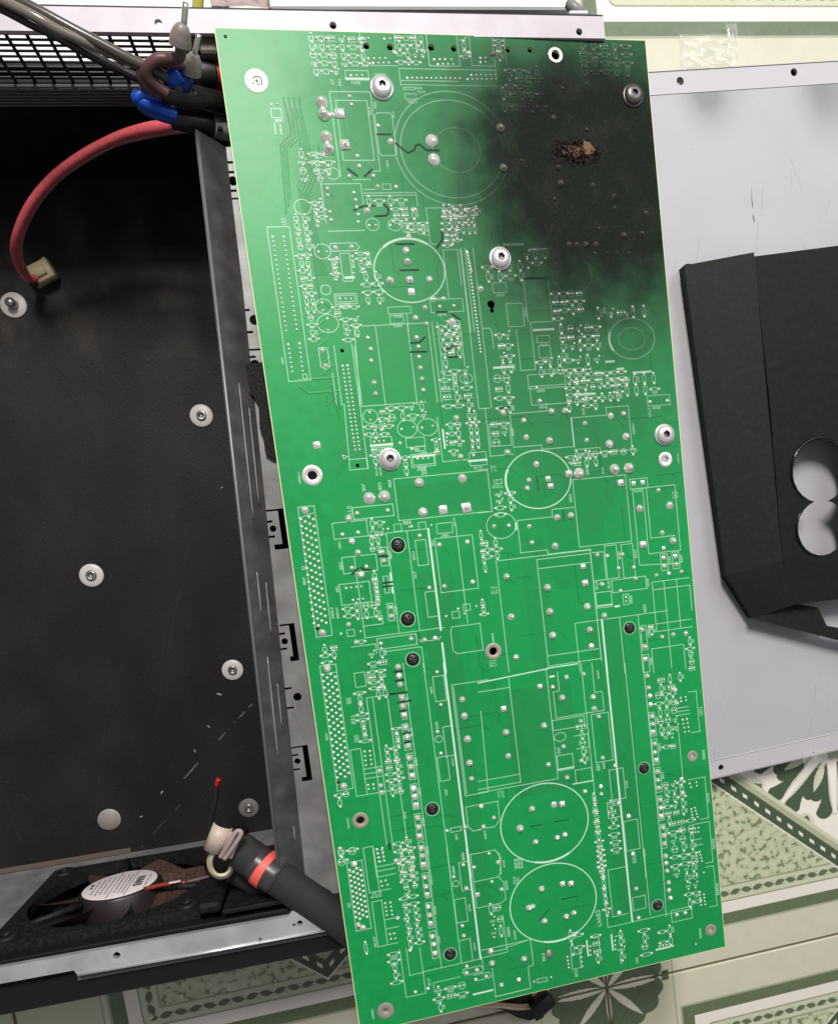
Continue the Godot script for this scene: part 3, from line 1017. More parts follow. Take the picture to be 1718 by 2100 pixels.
func board_print_3():
	ln(207.0, 319.0, 207.0, 333.2, 0.3)
	ln(187.4, 319.0, 187.4, 332.7, 0.3)
	cluster(208.4, 316.1, 213.3, 335.6, 6, 51)
	cluster(186.2, 305.4, 190.6, 310.6, 2, 52)
	cluster(97.4, 248.7, 108.1, 259.3, 7, 53)
	cluster(148.9, 208.5, 165.3, 214.2, 4, 54)
	cluster(107.1, 224.0, 118.9, 238.1, 8, 55)
	tag_text(99.6, 273.5, 103.6, 277.7)
	tag_text(94.2, 312.4, 98.3, 316.0)
	tag_text(97.4, 298.1, 98.2, 304.1)
	tag_text(107.2, 210.6, 110.6, 213.7)
	tag_text(107.1, 217.7, 113.2, 222.5)
	tag_text(148.5, 229.4, 149.9, 233.9)
	tag_text(208.2, 233.5, 211.9, 237.6)
	tag_text(213.5, 213.1, 214.2, 218.7)
	tag_text(184.9, 293.7, 186.5, 298.5)
	tag_text(158.1, 277.6, 159.5, 282.3)
	tag_text(165.2, 277.7, 166.7, 282.4)
	tag_text(188.0, 279.6, 189.6, 284.4)
	ring(16.0, 207.4, 10.07, 4.53)
	tag_text(9.0, 205.5, 10.0, 211.1)
	ln(6.9, 222.4, 14.9, 222.4, 0.3)
	ln(14.8, 222.4, 14.8, 287.9, 0.3)
	ln(14.8, 288.0, 6.6, 288.0, 0.3)
	ln(6.8, 288.1, 6.8, 222.4, 0.3)
	ln(6.4, 227.8, 14.1, 225.8, 0.3)
	hexes(7.4, 228.5, 13.5, 227.3, 6.5, 282.6, 32)
	hole(7.9, 283.7, 2.14)
	el(5.4, 252.5, 0.8, 0.8, 0.3, 0, 360)
	ln(33.5, 225.2, 53.8, 225.2, 0.3)
	ln(53.9, 225.3, 53.9, 231.0, 0.3)
	ln(54.0, 231.1, 33.3, 231.1, 0.3)
	ln(33.4, 231.1, 33.4, 225.2, 0.3)
	ln(22.5, 231.9, 39.8, 231.9, 0.3)
	ln(39.6, 231.8, 39.6, 239.7, 0.3)
	ln(22.4, 231.9, 22.4, 240.1, 0.3)
	ln(22.3, 240.0, 48.6, 240.0, 0.3)
	ln(48.7, 239.6, 70.4, 239.6, 0.3)
	ln(56.1, 212.8, 105.6, 212.8, 0.3)
	ln(56.0, 212.8, 56.0, 234.1, 0.3)
	ln(55.9, 234.0, 103.0, 234.0, 0.3)
	ln(48.7, 240.0, 48.7, 291.1, 0.3)
	ln(59.4, 239.9, 59.4, 291.3, 0.3)
	ln(70.5, 239.7, 70.5, 292.7, 1.0)
	ln(30.6, 291.5, 72.5, 291.5, 0.3)
	black_screw(53.9, 246.3, 7.42)
	black_screw(54.0, 284.7, 7.42)
	black_screw(53.9, 306.0, 7.05)
	ln(73.3, 245.1, 93.0, 245.1, 0.3)
	ln(93.2, 245.0, 93.2, 273.4, 0.3)
	ln(93.3, 273.3, 73.1, 273.3, 0.3)
	ln(73.2, 273.2, 73.2, 245.2, 0.3)
	ln(63.2, 244.9, 68.1, 244.9, 0.3)
	ln(68.4, 245.0, 68.4, 258.0, 0.3)
	ln(68.8, 258.0, 62.8, 258.0, 0.3)
	ln(63.0, 258.0, 63.0, 244.8, 0.3)
	ln(85.2, 238.7, 85.2, 291.0, 0.3)
	ln(64.7, 271.9, 70.9, 271.9, 0.3)
	ln(64.7, 271.9, 64.7, 285.0, 0.3)
	ln(64.6, 285.2, 69.9, 285.2, 0.3)
	rc(83.9, 280.9, 87.5, 284.3)
	rc(77.5, 284.0, 81.4, 287.5)
	row(81.0, 282.8, 90.8, 282.7, 2)
	row(74.2, 285.9, 84.0, 285.8, 2)
	rc(53.1, 235.7, 56.8, 239.3)
	rc(65.7, 236.0, 69.5, 239.6)
	row(49.9, 237.6, 60.9, 237.8, 2)
	row(62.2, 237.6, 72.3, 238.0, 2)
	rc(75.0, 237.6, 83.3, 242.7)
	ln(24.8, 249.5, 41.9, 249.5, 0.3)
	ln(42.0, 249.5, 42.0, 257.8, 0.3)
	ln(42.1, 257.8, 24.6, 257.8, 0.3)
	ln(24.7, 257.7, 24.7, 249.5, 0.3)
	ln(31.0, 249.5, 31.0, 291.4, 0.3)
	ink(28.6, 258.5, 32.2, 255.7, 0.95)
	ink(33.8, 255.6, 35.2, 257.0, 0.95)
	ink(35.2, 257.0, 38.6, 257.4, 0.95)
	ink(43.6, 251.0, 48.1, 251.2, 0.95)
	ink(43.7, 264.8, 48.6, 264.7, 0.95)
	ink(43.5, 266.7, 48.3, 266.6, 0.95)
	rc(44.2, 246.6, 48.1, 256.0)
	ln(48.1, 260.1, 48.1, 270.2, 0.90)
	rc(44.2, 261.3, 46.6, 270.0)
	rc(44.3, 275.5, 47.3, 284.4)
	ln(21.7, 262.9, 36.9, 262.9, 0.3)
	ln(36.8, 263.0, 36.8, 273.6, 0.3)
	ln(36.8, 273.5, 21.5, 273.5, 0.3)
	ln(21.6, 273.3, 21.6, 262.8, 0.3)
	row(24.9, 265.1, 32.5, 265.1, 4)
	row(27.5, 271.5, 32.6, 271.5, 3)
	ln(30.0, 281.3, 41.2, 281.3, 0.3)
	ln(41.1, 281.3, 41.1, 285.5, 0.3)
	ln(41.0, 285.5, 30.7, 285.5, 0.3)
	ln(36.8, 292.9, 57.3, 292.9, 0.3)
	ln(57.2, 292.9, 57.2, 298.5, 0.3)
	ln(57.0, 298.4, 36.7, 298.4, 0.3)
	ln(36.8, 298.3, 36.8, 292.8, 0.3)
	ln(58.6, 293.8, 59.1, 297.1, 0.3)
	ln(59.1, 297.4, 68.4, 297.4, 0.3)
	ln(68.4, 297.7, 70.2, 296.0, 0.3)
	ink(58.6, 293.1, 59.0, 295.8, 0.45)
	ln(76.4, 291.9, 91.8, 291.9, 0.3)
	ln(91.7, 291.5, 91.7, 306.3, 0.3)
	ln(91.7, 306.3, 77.4, 306.3, 0.3)
	ln(77.4, 306.3, 75.6, 304.1, 0.3)
	ln(75.6, 304.1, 75.6, 294.1, 0.3)
	ln(75.5, 294.1, 76.4, 292.2, 0.3)
	ln(70.3, 299.6, 70.3, 315.6, 1.0)
	ln(23.6, 295.3, 35.8, 295.3, 0.3)
	ln(35.8, 295.3, 35.8, 300.5, 0.3)
	ln(39.8, 300.0, 59.4, 300.0, 0.3)
	ln(59.3, 300.2, 59.3, 313.9, 0.3)
	rc(22.3, 286.3, 26.0, 289.7)
	row(19.2, 287.8, 29.1, 287.9, 2)
	cluster(40.1, 232.1, 48.1, 241.2, 5, 56)
	cluster(7.6, 292.7, 16.8, 303.1, 6, 57)
	cluster(21.9, 273.4, 40.2, 281.5, 9, 58)
	cluster(38.1, 259.3, 41.8, 274.6, 8, 59)
	cluster(39.2, 240.9, 45.9, 248.7, 4, 60)
	cluster(24.8, 291.2, 30.0, 295.1, 2, 61)
	cluster(96.6, 243.8, 99.3, 265.1, 6, 62)
	cluster(92.8, 280.3, 96.4, 288.8, 3, 63)
	cluster(30.3, 297.8, 41.3, 307.9, 5, 64)
	tag_text(30.8, 224.3, 33.3, 228.9)
	tag_text(39.7, 213.9, 41.1, 217.7)
	tag_text(47.9, 214.0, 49.3, 217.9)
	tag_text(53.1, 213.2, 54.5, 217.1)
	tag_text(24.1, 241.2, 25.1, 245.1)
	tag_text(23.2, 251.9, 24.6, 255.8)
	tag_text(19.7, 263.5, 20.9, 266.8)
	tag_text(60.6, 250.3, 61.9, 255.0)
	tag_text(71.0, 245.6, 72.5, 249.0)
	tag_text(4.1, 257.2, 5.4, 261.2)
	tag_text(84.2, 235.3, 85.0, 239.9)
	tag_text(59.9, 260.6, 61.3, 264.6)
	tag_text(58.0, 234.6, 62.4, 236.3)
	tag_text(15.8, 273.9, 16.9, 279.8)
	tag_text(18.3, 274.2, 19.4, 280.1)
	ln(6.7, 302.8, 14.7, 302.8, 0.3)
	ln(14.4, 303.0, 14.4, 368.7, 0.3)
	ln(14.2, 368.6, 6.0, 368.6, 0.3)
	ln(6.4, 368.5, 6.4, 302.7, 0.3)
	ln(9.2, 307.0, 14.0, 307.0, 0.3)
	hexes(7.2, 307.5, 13.3, 307.8, 7.1, 361.7, 33)
	hole(7.4, 364.5, 2.17)
	rc(44.4, 322.6, 47.0, 336.7)
	rc(43.7, 339.2, 47.0, 353.3)
	rc(44.0, 355.2, 47.3, 369.4)
	rc(44.0, 371.9, 47.1, 385.6)
	rc(44.0, 388.2, 47.0, 402.9)

func board_print_4():
	rc(44.1, 404.0, 47.1, 419.2)
	ln(48.5, 307.2, 48.5, 424.5, 0.3)
	ink(43.5, 311.2, 47.9, 311.2, 0.95)
	ink(43.4, 316.0, 47.9, 316.0, 0.95)
	ink(39.9, 322.5, 48.8, 322.7, 0.95)
	ink(43.4, 327.6, 50.0, 327.4, 0.95)
	ink(43.7, 332.2, 47.0, 332.1, 0.95)
	ink(43.6, 344.4, 47.8, 344.3, 0.95)
	ink(43.9, 349.1, 47.2, 349.0, 0.95)
	ink(28.9, 401.6, 28.8, 404.7, 0.95)
	black_screw(53.9, 387.2, 6.86)
	ring(15.8, 386.3, 8.58, 4.29)
	tag_text(8.9, 384.0, 9.8, 389.8)
	ln(59.1, 308.8, 59.1, 426.7, 0.3)
	ln(69.9, 310.3, 69.9, 429.0, 1.0)
	ln(30.6, 323.3, 30.6, 405.0, 0.3)
	ln(27.5, 322.8, 27.5, 401.9, 0.3)
	ln(38.3, 323.9, 38.3, 402.7, 0.3)
	ln(27.7, 322.6, 39.0, 322.6, 0.3)
	ln(62.9, 316.7, 69.0, 316.7, 0.3)
	ln(68.9, 316.8, 68.9, 330.0, 0.3)
	ln(68.9, 330.0, 63.0, 330.0, 0.3)
	ln(63.0, 330.0, 63.0, 316.6, 0.3)
	ln(65.2, 344.1, 69.3, 344.1, 0.3)
	ln(65.1, 344.2, 65.1, 360.7, 0.3)
	ln(65.0, 360.1, 69.8, 360.1, 0.3)
	ln(59.9, 360.0, 65.4, 360.0, 0.3)
	ln(65.4, 360.1, 65.4, 372.9, 0.3)
	ln(65.3, 373.1, 60.0, 373.1, 0.3)
	ln(60.0, 373.2, 60.0, 359.8, 0.3)
	el(62.2, 350.2, 2.0, 1.8, 0.3, 0, 360)
	ln(72.6, 322.5, 92.3, 322.5, 0.3)
	ln(72.5, 322.3, 72.5, 383.4, 0.3)
	ln(72.5, 383.4, 85.0, 383.4, 0.3)
	ln(73.3, 323.6, 73.3, 382.2, 0.3)
	ln(72.0, 389.5, 84.3, 389.5, 0.3)
	ln(72.0, 389.6, 72.0, 400.5, 0.3)
	ln(71.9, 400.5, 74.1, 403.1, 0.3)
	ln(74.1, 403.4, 80.1, 403.4, 0.3)
	ln(62.3, 399.6, 67.9, 399.6, 0.3)
	ln(67.9, 399.7, 68.0, 401.9, 0.3)
	ln(68.0, 401.9, 62.4, 401.9, 0.3)
	ln(62.4, 401.8, 62.3, 399.6, 0.3)
	row(22.8, 350.4, 22.5, 357.7, 4)
	row(25.5, 350.6, 25.4, 357.6, 4)
	row(22.2, 368.3, 22.2, 370.5, 2)
	row(24.9, 368.5, 24.9, 370.7, 2)
	row(22.0, 403.4, 22.3, 410.3, 4)
	row(25.0, 403.3, 25.0, 410.2, 4)
	ln(15.8, 348.4, 21.0, 348.4, 0.3)
	ln(15.6, 348.3, 15.6, 372.6, 0.3)
	ln(15.4, 373.2, 37.4, 373.2, 0.3)
	ln(21.0, 348.9, 21.0, 373.3, 0.3)
	ln(21.3, 359.6, 30.2, 359.6, 0.3)
	ln(21.3, 362.2, 30.4, 362.2, 0.3)
	ln(21.2, 364.8, 30.1, 364.8, 0.3)
	rc(22.9, 308.9, 28.3, 316.3)
	cluster(30.0, 308.1, 38.5, 319.6, 10, 65)
	cluster(21.0, 318.2, 27.2, 346.3, 12, 66)
	cluster(32.2, 349.5, 40.7, 376.3, 20, 67)
	cluster(4.8, 368.6, 12.4, 377.3, 3, 68)
	cluster(0.6, 399.1, 12.3, 408.9, 3, 69)
	cluster(30.9, 400.1, 40.7, 423.0, 12, 70)
	cluster(32.0, 319.2, 39.1, 323.9, 2, 71)
	cluster(38.8, 339.7, 42.3, 350.0, 4, 72)
	ln(15.1, 401.3, 20.5, 401.3, 0.3)
	ln(20.2, 401.2, 20.2, 418.6, 0.3)
	ln(15.2, 401.4, 15.2, 417.7, 0.3)
	tag_text(17.1, 321.2, 19.6, 324.5)
	tag_text(18.2, 330.3, 20.4, 335.5)
	tag_text(18.5, 341.2, 20.9, 345.2)
	tag_text(4.2, 337.6, 5.4, 341.4)
	tag_text(38.8, 386.0, 39.5, 389.8)
	tag_text(67.7, 361.7, 68.4, 366.2)
	tag_text(61.0, 321.8, 62.1, 325.6)
	tag_text(61.4, 340.8, 62.7, 344.8)
	tag_text(64.3, 403.5, 65.5, 406.9)
	tag_text(62.0, 377.7, 63.0, 381.6)
	tag_text(66.8, 414.2, 67.8, 418.9)
	tag_text(60.6, 420.7, 61.6, 425.4)
	ln(103.8, 323.6, 103.8, 381.4, 0.3)
	ln(103.8, 381.2, 79.8, 381.2, 0.3)
	ln(86.2, 328.4, 103.6, 328.4, 0.3)
	ln(80.3, 376.7, 103.5, 376.7, 0.3)
	ln(79.6, 383.0, 124.8, 383.0, 0.3)
	ln(125.1, 383.1, 125.1, 321.3, 0.3)
	ln(86.8, 323.5, 126.1, 321.4, 0.6)
	ln(126.1, 321.1, 143.3, 321.1, 0.6)
	ln(86.5, 338.9, 85.2, 382.8, 0.3)
	ln(131.3, 323.8, 131.3, 334.4, 0.3)
	ln(131.1, 334.4, 127.8, 334.7, 0.3)
	ln(127.8, 334.7, 127.8, 349.4, 0.3)
	ln(127.8, 349.2, 155.7, 349.2, 0.3)
	ln(155.8, 349.0, 155.8, 338.6, 0.3)
	ln(156.0, 338.4, 151.4, 338.4, 0.3)
	ln(151.5, 338.3, 151.5, 321.9, 0.3)
	ln(145.3, 321.0, 145.3, 398.7, 0.3)
	ln(125.3, 350.3, 143.8, 350.3, 0.3)
	ln(143.7, 350.4, 143.7, 356.0, 0.3)
	ln(143.6, 355.9, 125.4, 355.9, 0.3)
	ln(125.3, 355.8, 125.3, 350.2, 0.3)
	el(128.9, 360.0, 3.4, 2.4, 0.3, 0, 360)
	ln(136.8, 360.9, 144.7, 360.9, 0.3)
	ln(145.0, 361.0, 145.0, 368.4, 0.3)
	ln(145.2, 368.3, 137.3, 368.3, 0.3)
	ln(148.0, 350.6, 158.1, 350.6, 0.3)
	ln(158.1, 350.6, 158.1, 378.3, 0.3)
	ln(158.1, 378.0, 148.0, 378.0, 0.3)
	ln(148.0, 377.8, 148.0, 350.6, 0.3)
	ln(125.9, 370.3, 135.0, 370.3, 0.3)
	ln(134.9, 370.3, 134.9, 378.8, 0.3)
	ln(134.8, 378.8, 125.7, 378.8, 0.3)
	ln(125.8, 378.8, 125.8, 370.3, 0.3)
	ln(125.8, 378.0, 134.9, 378.0, 0.6)
	ln(135.5, 380.1, 145.2, 380.1, 0.3)
	ln(145.0, 380.2, 145.0, 387.9, 0.3)
	ln(144.7, 387.6, 135.1, 387.6, 0.3)
	ln(135.3, 387.4, 135.3, 380.1, 0.3)
	ln(133.4, 387.7, 144.8, 387.7, 0.6)
	ln(126.9, 326.0, 129.1, 326.0, 1.10)
	el(114.8, 406.6, 25.2, 22.3, 0.55, 0, 360)
	el(114.8, 406.6, 25.2, 22.3, 1.1, 62, 108)
	el(114.6, 453.0, 25.2, 22.6, 0.55, 0, 360)
	el(114.6, 453.0, 25.2, 22.6, 1.1, 62, 108)
	ink(106.5, 407.1, 113.0, 407.1, 0.45)
	ink(120.4, 407.1, 128.8, 407.1, 0.45)
	ln(159.8, 323.1, 159.8, 447.7, 1.0)
	ln(170.7, 324.6, 170.7, 450.0, 0.3)
	ln(181.6, 326.2, 181.6, 452.3, 0.3)
	black_screw(176.0, 385.9, 6.29)
	rc(182.0, 354.8, 185.4, 368.5)
	rc(182.1, 370.4, 185.4, 385.1)
	rc(182.2, 387.0, 185.6, 401.4)
	rc(182.3, 403.8, 185.2, 418.2)
	rc(182.3, 420.6, 185.3, 434.8)
	ring(206.3, 384.1, 6.44, 2.72)
	ln(207.3, 346.7, 211.7, 346.7, 0.3)
	ln(212.1, 346.6, 212.1, 370.4, 0.3)
	ln(212.6, 370.4, 206.8, 370.4, 0.3)
	row(202.3, 362.1, 202.9, 369.3, 4)
	row(204.9, 362.1, 205.5, 369.3, 4)
	row(202.2, 349.3, 205.3, 349.3, 2)
	row(202.4, 351.4, 205.5, 351.2, 2)
	ln(199.0, 354.9, 206.5, 354.9, 0.3)
	ln(199.2, 357.0, 206.7, 357.0, 0.3)
	ln(199.5, 359.1, 207.0, 359.1, 0.3)
	ln(199.1, 364.1, 199.1, 396.7, 0.3)
	ln(201.9, 397.5, 212.3, 397.5, 0.3)
	ln(212.7, 397.3, 212.7, 422.2, 0.3)
	ln(213.1, 422.2, 207.6, 422.2, 0.3)

func board_print_5():
	row(203.0, 399.9, 207.1, 399.8, 2)
	row(203.7, 402.2, 207.3, 402.0, 2)
	row(202.5, 415.1, 202.8, 420.3, 4)
	row(204.7, 414.7, 206.0, 420.5, 4)
	ln(202.4, 424.4, 212.9, 424.4, 0.3)
	ln(213.1, 424.3, 213.1, 449.1, 0.3)
	ln(213.3, 449.0, 208.3, 449.0, 0.3)
	row(201.3, 426.9, 205.8, 426.9, 3)
	row(202.0, 429.1, 205.6, 429.4, 3)
	row(203.0, 441.8, 203.4, 447.1, 4)
	row(205.3, 441.4, 206.2, 447.2, 4)
	ln(200.7, 433.6, 207.4, 433.6, 0.3)
	ln(200.8, 437.1, 207.6, 437.1, 0.3)
	cluster(186.6, 343.2, 199.9, 368.4, 18, 73)
	cluster(185.7, 396.0, 200.0, 421.5, 20, 74)
	cluster(186.9, 419.0, 204.1, 454.2, 24, 75)
	cluster(142.6, 395.7, 147.0, 442.4, 20, 76)
	cluster(151.3, 401.4, 157.6, 431.9, 8, 77)
	cluster(137.2, 354.1, 145.5, 377.4, 6, 78)
	cluster(188.7, 365.7, 197.0, 379.6, 5, 79)
	cluster(188.3, 335.3, 205.7, 344.4, 6, 80)
	tag_text(213.0, 356.3, 214.8, 361.6)
	tag_text(212.4, 381.7, 214.1, 387.5)
	tag_text(212.6, 407.6, 214.3, 413.9)
	tag_text(213.7, 435.3, 215.3, 441.7)
	tag_text(154.0, 326.3, 155.1, 331.2)
	tag_text(126.4, 365.6, 128.0, 369.5)
	tag_text(164.0, 391.3, 165.2, 395.7)
	tag_text(163.7, 435.6, 165.8, 440.3)
	tag_text(90.2, 384.1, 94.1, 388.0)
	tag_text(80.2, 404.3, 81.1, 409.3)
	tag_text(94.7, 423.8, 99.4, 429.2)
	tag_text(147.9, 378.6, 149.9, 383.0)
	tag_text(151.7, 378.4, 153.0, 382.3)
	ln(151.7, 401.8, 159.9, 401.8, 0.3)
	ln(159.8, 401.7, 159.8, 411.3, 0.3)
	ln(159.7, 411.2, 152.0, 411.2, 0.3)
	ln(151.9, 411.1, 151.9, 401.9, 0.3)
	ln(155.4, 383.5, 163.5, 383.5, 0.3)
	ln(163.4, 383.8, 163.4, 401.1, 0.3)
	ln(163.4, 401.0, 154.8, 401.0, 0.3)
	ln(155.1, 400.8, 155.1, 383.2, 0.3)
	ln(160.7, 414.6, 168.9, 414.6, 0.3)
	ln(168.9, 414.7, 168.9, 432.0, 0.3)
	ln(168.9, 432.0, 160.6, 432.0, 0.3)
	ln(160.6, 432.0, 160.6, 414.4, 0.3)
	ln(78.8, 389.5, 90.0, 389.5, 0.3)
	ln(89.7, 389.3, 89.7, 400.4, 0.3)
	ln(89.4, 400.4, 86.7, 403.1, 0.3)
	ln(86.7, 403.2, 77.1, 403.2, 0.3)
	ln(75.5, 416.2, 85.1, 416.2, 0.3)
	ln(85.1, 416.2, 87.7, 421.2, 0.3)
	ln(87.7, 421.2, 86.2, 430.6, 0.3)
	ln(6.0, 407.6, 13.9, 407.6, 0.3)
	ln(13.6, 407.7, 13.6, 445.5, 0.3)
	ln(13.3, 445.4, 5.4, 445.4, 0.3)
	ln(5.7, 445.4, 5.7, 407.5, 0.3)
	ln(6.6, 413.2, 12.2, 411.1, 0.3)
	hexes(6.6, 411.9, 12.3, 411.5, 6.5, 439.3, 20)
	rc(44.0, 421.3, 47.1, 435.4)
	rc(43.8, 438.1, 46.9, 452.3)
	rc(43.7, 454.3, 47.0, 469.8)
	ln(47.8, 408.0, 47.8, 475.8, 0.3)
	ln(58.9, 410.2, 58.9, 475.7, 0.3)
	ln(69.7, 412.4, 69.7, 475.8, 1.0)
	black_screw(53.4, 469.4, 6.73)
	ln(15.2, 401.5, 15.2, 425.8, 0.3)
	ln(15.0, 426.1, 26.6, 426.1, 0.3)
	ln(20.5, 402.6, 20.5, 425.6, 0.3)
	row(22.3, 403.6, 23.0, 410.3, 4)
	row(24.8, 404.1, 25.2, 410.4, 4)
	row(21.9, 421.3, 22.2, 423.7, 2)
	row(24.4, 421.2, 25.1, 423.7, 2)
	ln(15.8, 431.4, 21.2, 431.4, 0.3)
	ln(20.9, 431.5, 20.9, 455.5, 0.3)
	ln(15.7, 431.3, 15.7, 456.4, 0.3)
	ln(15.6, 456.5, 26.5, 456.5, 0.3)
	row(22.5, 433.5, 22.6, 440.2, 4)
	row(25.3, 433.7, 25.4, 440.5, 4)
	row(22.8, 451.0, 23.0, 453.7, 2)
	row(25.0, 451.1, 25.3, 453.9, 2)
	ln(20.5, 412.9, 30.3, 412.9, 0.3)
	ln(20.5, 415.3, 30.3, 415.3, 0.3)
	ln(20.7, 418.4, 30.2, 418.4, 0.3)
	ln(21.0, 442.5, 28.4, 442.5, 0.3)
	ln(20.9, 447.7, 28.3, 447.7, 0.3)
	cluster(32.0, 404.8, 42.0, 432.3, 18, 81)
	cluster(30.5, 431.2, 40.2, 461.1, 20, 82)
	cluster(19.6, 460.4, 26.6, 480.5, 6, 83)
	cluster(8.1, 451.0, 10.7, 460.3, 1, 84)
	cluster(0.2, 399.2, 12.6, 408.2, 3, 85)
	ln(26.8, 460.7, 26.8, 488.0, 0.3)
	ln(26.6, 488.1, 37.1, 488.1, 0.3)
	ln(37.5, 488.2, 37.5, 461.9, 0.3)
	ln(30.3, 460.9, 30.3, 476.2, 0.3)
	ln(30.1, 476.2, 38.0, 476.2, 0.3)
	ln(37.6, 475.9, 70.4, 475.9, 0.3)
	ln(64.3, 419.5, 69.2, 419.5, 0.3)
	ln(64.3, 419.3, 64.3, 435.3, 0.3)
	ln(64.3, 435.5, 69.2, 435.5, 0.3)
	el(61.4, 430.6, 1.8, 1.7, 0.3, 0, 360)
	ln(59.4, 439.5, 65.4, 439.5, 0.3)
	ln(65.4, 439.3, 65.4, 452.7, 0.3)
	ln(65.5, 452.8, 59.1, 452.8, 0.3)
	ln(59.2, 453.0, 59.2, 439.7, 0.3)
	ln(59.2, 463.0, 65.5, 463.0, 0.3)
	ln(65.3, 463.0, 65.3, 475.1, 0.3)
	ln(71.3, 416.2, 85.0, 416.2, 0.3)
	ln(85.0, 416.4, 87.3, 419.3, 0.3)
	ln(87.0, 419.3, 87.0, 430.1, 0.3)
	ln(86.7, 430.1, 84.5, 431.7, 0.3)
	ln(84.5, 431.7, 71.1, 431.7, 0.3)
	ln(71.2, 431.6, 71.2, 416.0, 0.3)
	ln(71.1, 431.7, 85.2, 431.7, 0.3)
	ln(85.2, 431.8, 88.1, 435.9, 0.3)
	ln(87.7, 435.9, 87.7, 445.4, 0.3)
	ln(87.3, 445.4, 84.7, 446.9, 0.3)
	ln(84.7, 446.8, 71.2, 446.8, 0.3)
	ln(71.1, 446.7, 71.1, 431.6, 0.3)
	cluster(76.7, 445.8, 85.1, 466.4, 7, 86)
	ln(85.0, 453.9, 85.0, 475.5, 0.3)
	ln(84.7, 475.5, 70.4, 475.5, 0.3)
	ln(70.9, 471.2, 96.8, 471.2, 0.3)
	ln(75.5, 482.8, 75.5, 499.7, 0.3)
	ln(75.3, 499.6, 93.5, 499.6, 0.3)
	ln(59.8, 479.7, 69.2, 479.7, 0.3)
	ln(69.2, 479.9, 70.6, 482.0, 0.3)
	ln(70.6, 482.0, 69.4, 483.8, 0.3)
	ln(69.4, 483.4, 60.0, 483.4, 0.3)
	ln(60.0, 483.0, 58.9, 481.3, 0.3)
	ln(58.9, 481.3, 59.8, 479.4, 0.3)
	ln(64.6, 484.4, 73.4, 484.4, 0.3)
	ln(73.4, 484.7, 74.8, 487.2, 0.3)
	ln(74.8, 487.2, 73.0, 488.1, 0.3)
	ln(73.0, 487.9, 64.9, 487.9, 0.3)
	ln(42.3, 483.4, 57.3, 483.4, 0.3)
	ln(42.3, 483.6, 42.3, 488.4, 0.3)
	ln(42.3, 488.6, 57.0, 488.6, 0.3)
	ln(70.5, 476.3, 70.5, 482.0, 0.3)
	ln(63.3, 495.3, 74.1, 495.3, 1.0)
	cluster(41.0, 486.0, 60.6, 500.6, 8, 87)
	ring(15.0, 492.7, 9.01, 2.70)
	tag_text(7.6, 490.2, 8.5, 495.9)
	tag_text(3.2, 429.3, 4.7, 432.2)
	tag_text(13.9, 450.3, 15.0, 456.6)
	tag_text(66.5, 414.4, 67.6, 418.7)
	tag_text(60.5, 420.6, 61.6, 424.9)
	tag_text(66.6, 443.7, 67.7, 448.0)
	tag_text(66.9, 465.8, 67.6, 470.8)
	tag_text(39.4, 480.1, 40.8, 484.6)

